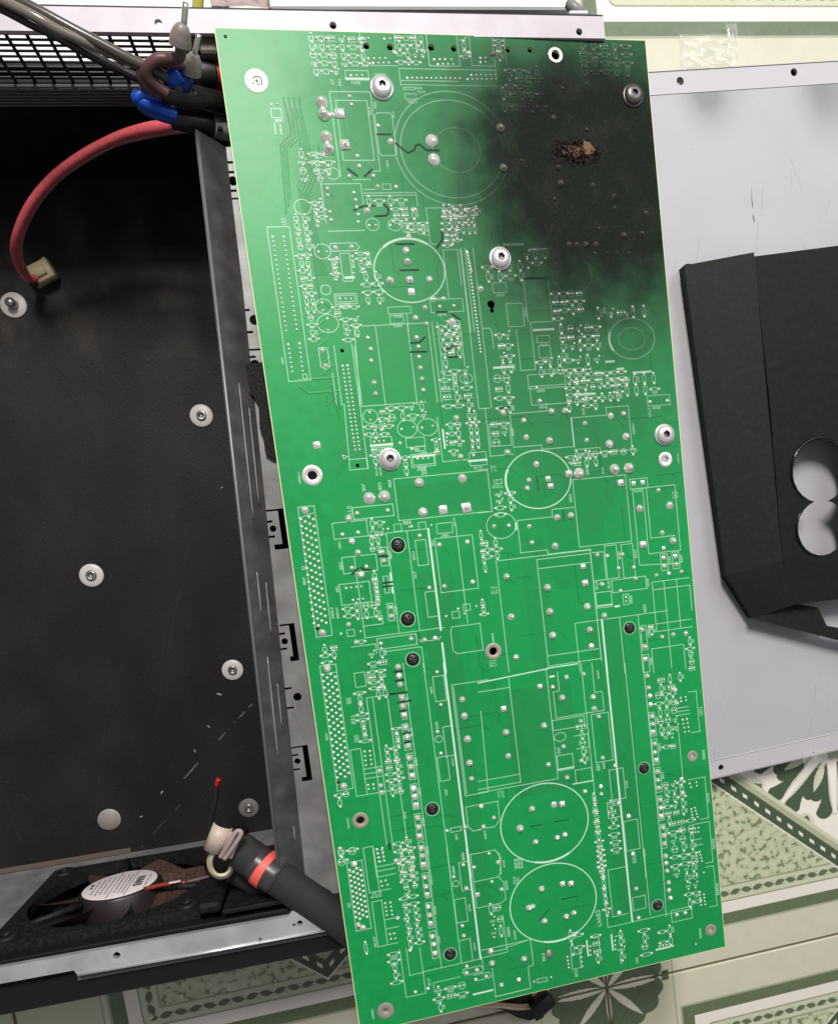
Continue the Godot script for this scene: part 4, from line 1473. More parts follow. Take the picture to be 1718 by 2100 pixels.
func board_print_6():
	tag_text(88.6, 422.9, 89.5, 427.2)
	tag_text(95.0, 423.5, 99.7, 430.0)
	tag_text(88.6, 434.6, 89.6, 440.3)
	tag_text(93.1, 433.5, 96.7, 438.4)
	tag_text(86.4, 461.2, 87.8, 467.1)
	tag_text(89.9, 464.0, 90.9, 469.9)
	tag_text(15.6, 426.0, 21.8, 429.3)
	ink(119.5, 452.1, 128.7, 452.1, 0.45)
	ink(105.0, 461.6, 111.4, 456.3, 0.45)
	ln(159.7, 430.2, 159.7, 474.2, 1.0)
	ln(171.0, 432.5, 171.0, 472.7, 0.3)
	ln(182.1, 434.7, 180.7, 475.7, 0.3)
	ln(144.7, 474.4, 197.5, 474.4, 0.3)
	ln(144.7, 459.3, 144.7, 474.2, 0.3)
	ln(148.7, 440.9, 159.1, 440.9, 0.3)
	ln(148.3, 440.7, 148.3, 468.5, 0.3)
	ln(147.9, 468.8, 157.9, 468.8, 0.3)
	ln(161.0, 460.2, 169.0, 460.2, 0.3)
	ln(169.0, 459.8, 169.0, 467.6, 0.3)
	ln(169.0, 467.8, 161.5, 467.8, 0.3)
	ln(161.2, 468.1, 161.2, 460.7, 0.3)
	black_screw(176.1, 467.8, 6.44)
	ln(184.1, 472.9, 196.8, 472.9, 0.3)
	ln(196.9, 472.7, 196.9, 480.2, 0.3)
	ln(197.0, 480.1, 183.9, 480.1, 0.3)
	ln(184.0, 479.9, 184.0, 473.0, 0.3)
	ln(207.9, 451.4, 212.9, 451.4, 0.3)
	ln(213.2, 451.7, 213.2, 475.9, 0.3)
	ln(213.4, 476.0, 208.3, 476.0, 0.3)
	row(202.7, 467.4, 203.1, 473.6, 4)
	row(205.5, 467.6, 205.8, 473.8, 4)
	row(202.2, 454.3, 206.7, 454.3, 2)
	cluster(193.8, 447.3, 203.1, 473.6, 12, 88)
	cluster(143.4, 427.0, 146.7, 468.2, 16, 89)
	ring(207.9, 490.1, 7.15, 2.57)
	hole(197.9, 496.5, 2.00)
	ln(121.2, 485.7, 126.3, 485.7, 0.3)
	ln(126.4, 485.9, 126.4, 494.5, 0.3)
	ln(126.6, 494.3, 121.1, 494.3, 0.3)
	ln(121.1, 494.1, 121.1, 485.5, 0.3)
	row(119.0, 486.3, 119.1, 492.7, 4)
	row(127.1, 485.6, 127.1, 493.8, 4)
	ln(131.3, 479.3, 131.3, 488.4, 0.90)
	ln(146.3, 479.2, 146.3, 488.4, 0.90)
	row(133.0, 483.1, 132.6, 488.2, 3)
	row(148.1, 483.2, 147.8, 488.3, 3)
	ln(133.5, 478.3, 138.7, 478.3, 0.3)
	ln(138.5, 478.4, 138.5, 489.5, 0.3)
	ln(148.0, 480.7, 153.2, 480.7, 0.3)
	cluster(119.9, 470.8, 129.2, 486.5, 4, 90)
	cluster(133.8, 475.6, 139.6, 494.1, 5, 91)
	cluster(148.2, 478.0, 155.1, 496.0, 5, 92)
	cluster(161.3, 478.4, 170.8, 498.0, 5, 93)
	ln(172.6, 494.4, 183.3, 494.4, 1.0)
	row(174.9, 492.8, 181.2, 492.9, 4)
	cluster(174.8, 481.4, 184.7, 494.1, 4, 94)
	ln(99.9, 495.2, 105.7, 495.2, 0.3)
	ln(105.7, 495.5, 105.9, 497.7, 0.3)
	ln(105.9, 497.4, 100.1, 497.4, 0.3)
	ln(100.1, 497.1, 99.9, 495.0, 0.3)
	row(98.1, 496.2, 108.2, 495.9, 2)
	ln(84.3, 472.8, 98.9, 471.1, 0.3)
	ln(98.9, 471.1, 98.9, 486.2, 0.3)
	ln(98.8, 486.2, 95.9, 486.8, 0.3)
	ln(95.7, 486.8, 95.7, 499.5, 0.3)
	ln(95.6, 499.5, 75.0, 499.5, 0.3)
	ln(74.0, 473.5, 84.7, 473.5, 0.3)
	scuff(108.6, 482.2, 4.43)
	tag_text(200.4, 487.6, 201.6, 494.0)
	tag_text(104.5, 480.8, 106.0, 485.8)
	tag_text(122.2, 495.2, 123.9, 499.5)
	tag_text(149.9, 494.8, 150.9, 498.1)
	tag_text(159.5, 496.2, 160.9, 500.0)
	tag_text(213.7, 462.8, 215.3, 470.1)
	tag_text(138.6, 463.1, 141.0, 473.0)
	tag_text(170.4, 433.2, 171.7, 437.7)
	joint(96.6, 49.8, 6.44, false)
	joint(42.5, 221.3, 6.29, false)
	joint(50.2, 221.1, 6.29, false)
	joint(96.5, 58.7, 6.22, false)
	joint(155.5, 218.8, 6.04, false)
	joint(175.9, 218.5, 6.04, false)
	joint(184.2, 218.6, 6.04, false)
	joint(45.0, 32.4, 6.01, false)
	joint(45.2, 38.0, 6.01, false)
	joint(44.9, 48.1, 6.01, false)
	joint(45.1, 53.9, 6.01, false)
	joint(52.9, 37.2, 5.15, true)
	joint(53.4, 51.6, 5.15, true)
	joint(68.9, 215.9, 4.91, false)
	joint(68.9, 230.9, 4.91, false)
	joint(79.5, 230.7, 4.91, true)
	joint(91.8, 230.9, 4.91, true)
	joint(132.6, 43.9, 4.86, false)
	joint(91.6, 215.7, 4.66, false)
	joint(174.4, 204.8, 4.51, false)
	joint(188.3, 240.9, 4.46, false)
	joint(188.3, 260.6, 4.46, true)
	joint(206.4, 260.6, 4.46, false)
	joint(100.4, 407.0, 4.43, false)
	joint(178.7, 226.0, 4.26, true)
	joint(206.3, 240.8, 4.26, false)
	joint(130.9, 290.8, 4.26, false)
	joint(96.0, 137.2, 4.25, false)
	joint(184.4, 201.6, 4.21, false)
	joint(161.8, 70.7, 4.13, false)
	joint(131.9, 62.9, 4.13, false)
	joint(149.7, 218.5, 4.12, true)
	joint(152.3, 290.7, 4.12, false)
	joint(131.0, 277.7, 4.12, false)
	joint(131.0, 303.7, 4.12, false)
	joint(77.5, 352.8, 4.12, false)
	joint(67.0, 115.7, 4.08, false)
	joint(98.9, 352.7, 4.00, false)
	joint(137.8, 256.0, 3.98, false)
	joint(152.5, 277.7, 3.98, true)
	joint(109.1, 290.8, 3.98, false)
	joint(141.0, 200.4, 3.90, false)
	joint(20.2, 192.9, 3.90, true)
	joint(77.3, 340.0, 3.89, false)
	joint(194.2, 97.3, 3.86, false)
	joint(204.4, 97.0, 3.86, false)
	joint(120.5, 352.4, 3.86, false)
	joint(76.9, 107.1, 3.86, false)
	joint(76.9, 115.7, 3.86, true)
	joint(77.0, 121.5, 3.86, true)
	joint(140.6, 241.0, 3.78, false)
	joint(148.4, 240.7, 3.78, false)
	joint(10.0, 224.1, 3.78, false)
	joint(10.0, 286.1, 3.78, false)
	joint(9.9, 304.5, 3.72, false)
	joint(9.8, 366.7, 3.72, false)
	joint(77.0, 365.9, 3.72, false)
	joint(132.5, 338.7, 3.72, false)
	joint(125.8, 397.8, 3.72, true)
	joint(100.2, 453.0, 3.72, false)
	joint(152.4, 303.6, 3.71, false)
	joint(30.9, 230.3, 3.65, false)
	joint(33.3, 259.1, 3.65, false)
	joint(143.7, 185.4, 3.60, false)
	joint(151.4, 185.6, 3.60, false)
	joint(117.2, 204.7, 3.60, false)
	joint(99.1, 339.5, 3.58, true)
	joint(108.4, 397.4, 3.58, false)
	joint(108.6, 443.6, 3.58, false)
	joint(125.8, 444.1, 3.58, true)
	joint(108.2, 462.5, 3.58, false)
	joint(75.7, 480.0, 3.58, false)
	joint(94.0, 481.7, 3.58, false)
	joint(138.8, 224.1, 3.57, true)

func board_print_7():
	joint(109.2, 269.2, 3.57, false)
	joint(45.6, 325.2, 3.55, false)
	joint(45.5, 329.8, 3.55, false)
	joint(45.7, 346.3, 3.55, false)
	joint(45.3, 374.4, 3.55, false)
	joint(45.5, 378.9, 3.55, false)
	joint(9.5, 409.0, 3.48, false)
	joint(9.3, 444.3, 3.48, false)
	joint(112.8, 121.7, 3.48, false)
	joint(162.9, 101.2, 3.48, false)
	joint(172.2, 101.4, 3.48, false)
	joint(177.8, 101.6, 3.48, false)
	joint(132.3, 211.9, 3.43, false)
	joint(109.2, 312.7, 3.43, false)
	joint(161.6, 296.8, 3.43, false)
	joint(150.3, 340.9, 3.43, false)
	joint(121.1, 397.3, 3.43, true)
	joint(120.9, 443.3, 3.43, true)
	joint(121.0, 462.6, 3.43, false)
	joint(45.8, 308.9, 3.43, false)
	joint(45.7, 313.6, 3.43, false)
	joint(45.7, 318.3, 3.43, false)
	joint(45.5, 334.6, 3.43, true)
	joint(45.5, 341.2, 3.43, false)
	joint(45.6, 351.3, 3.43, false)
	joint(45.2, 357.6, 3.43, false)
	joint(45.5, 362.6, 3.43, false)
	joint(45.5, 367.4, 3.43, true)
	joint(45.4, 395.7, 3.43, false)
	joint(45.3, 407.4, 3.43, false)
	joint(60.0, 82.5, 3.43, false)
	joint(77.0, 101.5, 3.43, false)
	joint(161.3, 63.1, 3.40, false)
	joint(207.8, 86.4, 3.40, false)
	joint(30.9, 241.9, 3.40, false)
	joint(45.5, 383.8, 3.32, true)
	joint(45.4, 390.6, 3.32, false)
	joint(45.1, 400.7, 3.32, true)
	joint(45.2, 416.8, 3.32, true)
	joint(77.3, 331.1, 3.32, false)
	joint(176.7, 189.9, 3.30, false)
	joint(117.3, 184.1, 3.30, false)
	joint(137.8, 220.1, 3.30, true)
	joint(152.3, 268.7, 3.30, true)
	joint(152.4, 312.5, 3.30, false)
	joint(183.3, 317.3, 3.30, false)
	joint(98.6, 365.7, 3.29, false)
	joint(108.3, 416.3, 3.29, false)
	joint(120.9, 416.3, 3.29, false)
	joint(125.5, 415.5, 3.29, false)
	joint(199.3, 352.1, 3.29, false)
	joint(33.2, 247.9, 3.27, false)
	joint(45.1, 467.0, 3.24, true)
	joint(87.0, 115.8, 3.22, false)
	joint(92.0, 204.7, 3.16, false)
	joint(92.2, 185.0, 3.16, false)
	joint(179.2, 71.9, 3.16, false)
	joint(190.5, 77.8, 3.16, false)
	joint(182.7, 307.6, 3.16, false)
	joint(183.0, 324.3, 3.16, true)
	joint(120.6, 330.5, 3.15, true)
	joint(150.2, 347.5, 3.15, false)
	joint(184.1, 427.4, 3.15, false)
	joint(183.9, 439.7, 3.15, false)
	joint(199.2, 344.3, 3.15, false)
	joint(198.1, 404.8, 3.15, false)
	joint(194.5, 426.6, 3.15, false)
	joint(125.7, 461.5, 3.15, false)
	joint(75.9, 472.9, 3.15, false)
	joint(45.3, 411.8, 3.15, false)
	joint(45.0, 429.0, 3.12, false)
	joint(45.0, 445.2, 3.12, false)
	joint(45.0, 457.4, 3.12, false)
	joint(167.1, 101.3, 3.09, false)
	joint(127.2, 220.0, 3.09, false)
	joint(125.8, 224.0, 3.09, false)
	joint(162.1, 279.6, 3.02, false)
	joint(161.5, 38.5, 3.01, false)
	joint(128.1, 188.9, 3.00, false)
	joint(128.4, 197.5, 3.00, false)
	joint(184.3, 189.5, 3.00, false)
	joint(45.1, 423.8, 3.00, false)
	joint(45.1, 433.6, 3.00, true)
	joint(44.8, 440.3, 3.00, false)
	joint(44.9, 450.0, 3.00, true)
	joint(45.2, 461.8, 3.00, false)
	joint(120.5, 374.3, 3.00, false)
	joint(183.3, 333.9, 3.00, false)
	joint(183.4, 340.7, 3.00, false)
	joint(183.8, 345.4, 3.00, false)
	joint(183.7, 350.3, 3.00, false)
	joint(183.7, 357.1, 3.00, false)
	joint(183.6, 366.3, 3.00, true)
	joint(183.6, 373.1, 3.00, false)
	joint(183.9, 382.7, 3.00, true)
	joint(183.9, 389.4, 3.00, false)
	joint(183.6, 399.0, 3.00, false)
	joint(183.8, 406.1, 3.00, false)
	joint(183.7, 410.9, 3.00, false)
	joint(183.7, 415.8, 3.00, true)
	joint(183.9, 422.6, 3.00, false)
	joint(184.0, 432.2, 3.00, false)
	joint(184.0, 444.0, 3.00, false)
	joint(183.9, 448.7, 3.00, false)
	joint(164.0, 412.1, 3.00, false)
	joint(184.2, 455.7, 3.00, false)
	joint(184.0, 460.4, 3.00, false)
	joint(184.4, 465.3, 3.00, false)
	joint(75.9, 50.0, 3.00, false)
	joint(77.5, 134.3, 3.00, false)
	joint(77.0, 374.7, 2.97, false)
	joint(7.1, 442.1, 2.88, false)
	joint(125.1, 252.8, 2.88, false)
	joint(120.6, 8.7, 2.86, false)
	joint(133.1, 8.5, 2.86, false)
	joint(139.6, 375.5, 2.86, false)
	joint(183.7, 361.6, 2.86, false)
	joint(183.5, 378.1, 2.86, false)
	joint(183.6, 394.4, 2.86, false)
	joint(198.2, 396.5, 2.86, false)
	joint(82.9, 129.6, 2.79, false)
	joint(45.8, 253.5, 2.77, false)
	joint(45.8, 282.2, 2.77, false)
	joint(61.3, 296.8, 2.77, false)
	joint(67.0, 296.6, 2.77, false)
	joint(66.7, 434.5, 2.76, false)
	joint(79.5, 493.6, 2.76, false)
	joint(200.3, 255.3, 2.75, false)
	joint(199.7, 273.8, 2.75, false)
	joint(206.9, 273.8, 2.75, false)
	joint(201.2, 312.8, 2.75, false)
	joint(209.1, 313.1, 2.75, false)
	joint(136.2, 327.6, 2.72, false)
	joint(130.2, 365.8, 2.72, false)
	joint(130.3, 383.5, 2.72, false)
	joint(139.8, 393.1, 2.72, false)
	joint(158.8, 403.6, 2.72, false)
	joint(86.0, 423.6, 2.72, false)
	joint(102.6, 452.5, 2.72, false)
	joint(152.4, 467.4, 2.72, false)
	joint(164.3, 434.5, 2.72, false)
	joint(89.6, 492.9, 2.72, false)
	joint(137.9, 179.6, 2.70, false)
	joint(190.2, 83.6, 2.67, false)
	joint(86.0, 439.2, 2.64, false)
	joint(90.2, 248.6, 2.64, false)
	joint(23.6, 283.6, 2.64, false)
	joint(42.2, 99.4, 2.63, false)
	joint(50.2, 99.3, 2.63, false)
	joint(29.2, 147.8, 2.63, false)

func board_print_8():
	joint(29.8, 155.1, 2.63, false)
	joint(186.2, 226.9, 2.61, true)
	joint(191.6, 226.9, 2.61, true)
	joint(200.4, 232.0, 2.61, false)
	joint(199.7, 269.2, 2.61, true)
	joint(206.9, 269.1, 2.61, true)
	joint(124.6, 244.1, 2.61, false)
	joint(194.5, 313.2, 2.61, false)
	joint(146.2, 327.5, 2.57, false)
	joint(152.4, 352.4, 2.57, false)
	joint(152.2, 375.9, 2.57, false)
	joint(141.6, 353.2, 2.57, false)
	joint(127.8, 331.8, 2.57, false)
	joint(149.4, 392.0, 2.57, false)
	joint(159.0, 381.5, 2.57, false)
	joint(80.4, 390.7, 2.57, false)
	joint(164.1, 455.3, 2.57, false)
	joint(163.8, 472.9, 2.57, false)
	joint(187.4, 476.2, 2.57, false)
	joint(192.8, 476.2, 2.57, false)
	joint(49.1, 38.0, 2.57, true)
	joint(66.8, 71.3, 2.57, false)
	joint(84.0, 82.6, 2.57, false)
	joint(52.5, 164.7, 2.53, false)
	joint(52.5, 170.2, 2.53, false)
	joint(76.8, 143.9, 2.53, false)
	joint(76.8, 158.9, 2.53, false)
	joint(76.9, 164.4, 2.53, false)
	joint(161.7, 192.9, 2.52, false)
	joint(161.7, 201.7, 2.52, false)
	joint(31.2, 411.6, 2.52, false)
	joint(28.0, 443.0, 2.52, false)
	joint(62.1, 460.7, 2.52, false)
	joint(72.4, 439.4, 2.52, true)
	joint(60.9, 482.1, 2.52, false)
	joint(66.9, 481.8, 2.52, false)
	joint(71.6, 486.8, 2.52, false)
	joint(80.3, 402.1, 2.52, false)
	joint(70.2, 400.5, 2.52, false)
	joint(29.0, 361.9, 2.52, false)
	joint(28.6, 369.8, 2.52, false)
	joint(28.7, 373.5, 2.52, false)
	joint(75.2, 248.5, 2.52, false)
	joint(75.2, 270.3, 2.52, false)
	joint(90.5, 269.7, 2.52, false)
	joint(45.7, 249.0, 2.52, false)
	joint(45.8, 277.7, 2.52, false)
	joint(54.4, 295.2, 2.52, false)
	joint(200.3, 264.0, 2.47, true)
	joint(194.5, 278.5, 2.47, false)
	joint(202.1, 278.2, 2.47, false)
	joint(209.8, 278.2, 2.47, false)
	joint(105.5, 242.1, 2.47, false)
	joint(161.2, 263.4, 2.47, false)
	joint(166.8, 264.5, 2.47, false)
	joint(175.6, 264.6, 2.47, false)
	joint(182.0, 278.9, 2.47, false)
	joint(149.2, 396.2, 2.43, false)
	joint(86.6, 398.3, 2.43, false)
	joint(82.8, 137.5, 2.43, false)
	joint(179.0, 44.3, 2.43, false)
	small_joint(35.4, 228.2, 2.39, false)
	small_joint(51.0, 228.3, 2.39, false)
	small_joint(34.6, 237.9, 2.39, false)
	small_joint(65.6, 242.8, 2.39, false)
	small_joint(67.2, 270.0, 2.39, false)
	small_joint(39.7, 283.1, 2.39, false)
	small_joint(59.0, 61.6, 2.36, false)
	small_joint(113.5, 242.5, 2.33, false)
	small_joint(172.6, 271.9, 2.33, false)
	small_joint(181.6, 272.5, 2.33, false)
	small_joint(172.5, 284.4, 2.33, false)
	small_joint(52.3, 142.8, 2.33, false)
	small_joint(53.0, 148.3, 2.33, false)
	small_joint(52.5, 153.9, 2.33, false)
	small_joint(77.2, 148.4, 2.33, false)
	small_joint(76.8, 153.4, 2.33, false)
	small_joint(76.9, 169.9, 2.33, false)
	small_joint(61.9, 346.2, 2.29, false)
	small_joint(26.7, 238.0, 2.27, false)
	small_joint(29.1, 255.2, 2.27, false)
	small_joint(36.5, 255.4, 2.27, false)
	small_joint(38.5, 295.5, 2.27, false)
	small_joint(157.5, 78.3, 2.19, false)
	small_joint(62.3, 358.0, 2.17, false)
	small_joint(60.3, 400.6, 2.17, false)
	small_joint(32.2, 462.3, 2.16, false)
	small_joint(32.0, 486.2, 2.16, false)
	small_joint(66.7, 421.1, 2.16, false)
	small_joint(62.0, 455.0, 2.16, false)
	small_joint(72.4, 423.6, 2.16, false)
	small_joint(65.6, 487.1, 2.16, false)
	small_joint(39.0, 485.9, 2.16, false)
	small_joint(61.6, 478.4, 2.16, false)
	small_joint(58.7, 56.9, 2.15, false)
	small_joint(70.7, 42.9, 2.15, false)
	small_joint(53.5, 66.2, 2.15, false)
	small_joint(65.3, 66.1, 2.15, false)
	small_joint(75.8, 71.4, 2.15, false)
	small_joint(67.6, 9.1, 2.15, false)
	small_joint(83.0, 9.0, 2.15, false)
	small_joint(200.2, 184.3, 2.10, false)
	small_joint(210.4, 184.3, 2.10, false)
	small_joint(65.7, 314.5, 2.06, false)
	small_joint(65.5, 332.1, 2.06, false)
	small_joint(60.7, 426.7, 2.04, false)
	small_joint(67.2, 198.7, 1.94, false)
	small_joint(61.7, 195.3, 1.94, false)
	small_joint(167.6, 24.2, 1.94, false)
	small_joint(58.6, 29.5, 1.93, false)
	small_joint(59.0, 33.2, 1.93, false)
	small_joint(42.2, 71.8, 1.93, false)
	small_joint(42.0, 74.9, 1.93, false)
	small_joint(54.7, 73.9, 1.93, false)
	small_joint(55.1, 77.3, 1.93, false)
	small_joint(55.2, 80.7, 1.93, false)
	small_joint(55.4, 84.1, 1.93, false)
	small_joint(54.9, 87.6, 1.93, false)
	small_joint(41.9, 82.6, 1.93, false)
	small_joint(42.0, 86.4, 1.93, false)
	small_joint(90.6, 129.3, 1.93, false)
	small_joint(81.5, 417.7, 1.92, false)
	small_joint(81.2, 433.7, 1.92, false)
	small_joint(97.9, 129.2, 1.72, false)
	small_joint(141.8, 59.3, 1.70, false)


func board_picture() -> ImageTexture:
	var im := Image.create(IW, IH, false, Image.FORMAT_RGB8)
	rough_im = Image.create(IW / 2, IH / 2, false, Image.FORMAT_L8)
	relief_im = Image.create(IW, IH, false, Image.FORMAT_L8)
	var patches := FastNoiseLite.new()
	patches.seed = 4
	patches.frequency = 0.0035
	patches.noise_type = FastNoiseLite.TYPE_CELLULAR
	patches.cellular_return_type = FastNoiseLite.RETURN_CELL_VALUE
	patches.cellular_distance_function = FastNoiseLite.DISTANCE_MANHATTAN
	patches.cellular_jitter = 0.7
	var fine := FastNoiseLite.new()
	fine.seed = 9
	fine.frequency = 0.03
	fine.fractal_octaves = 3
	var burn := FastNoiseLite.new()
	burn.seed = 21
	burn.frequency = 0.011
	burn.fractal_octaves = 5
	var grit := FastNoiseLite.new()
	grit.seed = 31
	grit.frequency = 0.11
	grit.fractal_octaves = 2
	var k := BW / IW
	# base colours are linear light reflectances of the lacquer over copper and over bare laminate
	var pour := Vector3(0.009, 0.285, 0.074)
	var gap := Vector3(0.022, 0.175, 0.058)
	var white := Vector3(0.62, 0.80, 0.64)
	var black := Vector3(0.007, 0.022, 0.012)
	var char_ := Vector3(0.0075, 0.0072, 0.0070)
	var tan_ := Vector3(0.024, 0.022, 0.016)
	# areas without copper below, which look duller: u0, v0, u1, v1, strength
	var zones := [[62.0, 262.0, 80.0, 478.0, 0.75], [152.0, 298.0, 172.0, 470.0, 0.75], [100.0, 330.0, 138.0, 390.0, 0.9], [118.0, 250.0, 132.0, 326.0, 0.6], [96.0, 195.0, 112.0, 250.0, 0.4], [56.0, 216.0, 100.0, 232.0, 0.7], [30.0, 60.0, 48.0, 130.0, 0.55], [40.0, 165.0, 58.0, 220.0, 0.5], [108.0, 115.0, 200.0, 190.0, 0.45], [22.0, 246.0, 38.0, 330.0, 0.35], [36.0, 330.0, 56.0, 470.0, 0.4], [130.0, 180.0, 170.0, 210.0, 0.55], [55.0, 30.0, 90.0, 62.0, 0.5], [112.0, 395.0, 136.0, 470.0, 0.25], [180.0, 330.0, 205.0, 470.0, 0.3], [60.0, 478.0, 140.0, 500.0, 0.5]]
	for y in IH:
		var v := y * k
		for x in IW:
			var u := x * k
			var i := y * IW + x
			var p := patches.get_noise_2d(x, y * 0.62)
			var q := fine.get_noise_2d(x, y)
			var t := clampf(absf(p) * 0.35 + q * 0.35, 0.0, 1.0)
			for zn in zones:
				if u > zn[0] and u < zn[2] and v > zn[1] and v < zn[3]:
					t = maxf(t, zn[4] * 0.62 + q * 0.2)
			if u < 24.0 or u > BW - 7.0:
				t = 0.05
			var c := pour.lerp(gap, t * 0.8) * (1.0 + q * 0.10 + clampf(p, -0.5, 0.5) * 0.10)
			c = c.lerp(c * 0.62, trace[i] * 0.55)
			c = c.lerp(white, silk[i])
			c = c.lerp(black, dark[i])
			# soot baked into the lacquer round the burst
			var n := burn.get_noise_2d(x, y)
			var du := (u - 176.0) / (76.0 if u < 176.0 else 112.0)
			var dv := (v - 57.0) / (66.0 if v < 57.0 else 98.0)
			var r := sqrt(du * du + dv * dv) + n * 0.14
			var s := clampf((1.22 - r) / 0.74, 0.0, 1.0)
			s = s * s * (3.0 - 2.0 * s)
			var rgh := lerpf(0.36 + 0.02 * q, 0.95, s) + dark[i] * 0.3
			var halo := clampf((2.05 - r) / 1.25, 0.0, 1.0)
			if halo > 0.0:
				c = c.lerp(c * 0.42 + Vector3(0.010, 0.013, 0.010), halo * 0.92)
				var g := grit.get_noise_2d(x, y)
				var brown := clampf(burn.get_noise_2d(x + 900.0, y) * 2.2 + 0.1, 0.0, 1.0)
				c = c.lerp(char_.lerp(tan_, brown * 0.32) * (1.0 + g * 0.5), s * 0.97)
			rgh = maxf(rgh, lerpf(0.36, 0.62, halo))
			if (x | y) & 1 == 0 and x / 2 < IW / 2 and y / 2 < IH / 2:
				rough_im.set_pixel(x / 2, y / 2, Color(rgh, rgh, rgh))
			var hh := clampf(0.35 + 0.4 * trace[i] + 0.25 * silk[i] + q * 0.05 + s * grit.get_noise_2d(x, y) * 0.5, 0.0, 1.0)
			relief_im.set_pixel(x, y, Color(hh, hh, hh))
			im.set_pixel(x, y, Color(c.x, c.y, c.z).linear_to_srgb())
	return ImageTexture.create_from_image(im)

# ------------------------------------------------------------------ floor

const TX := 0.4172     # tile pitch
const TZ := 0.3302

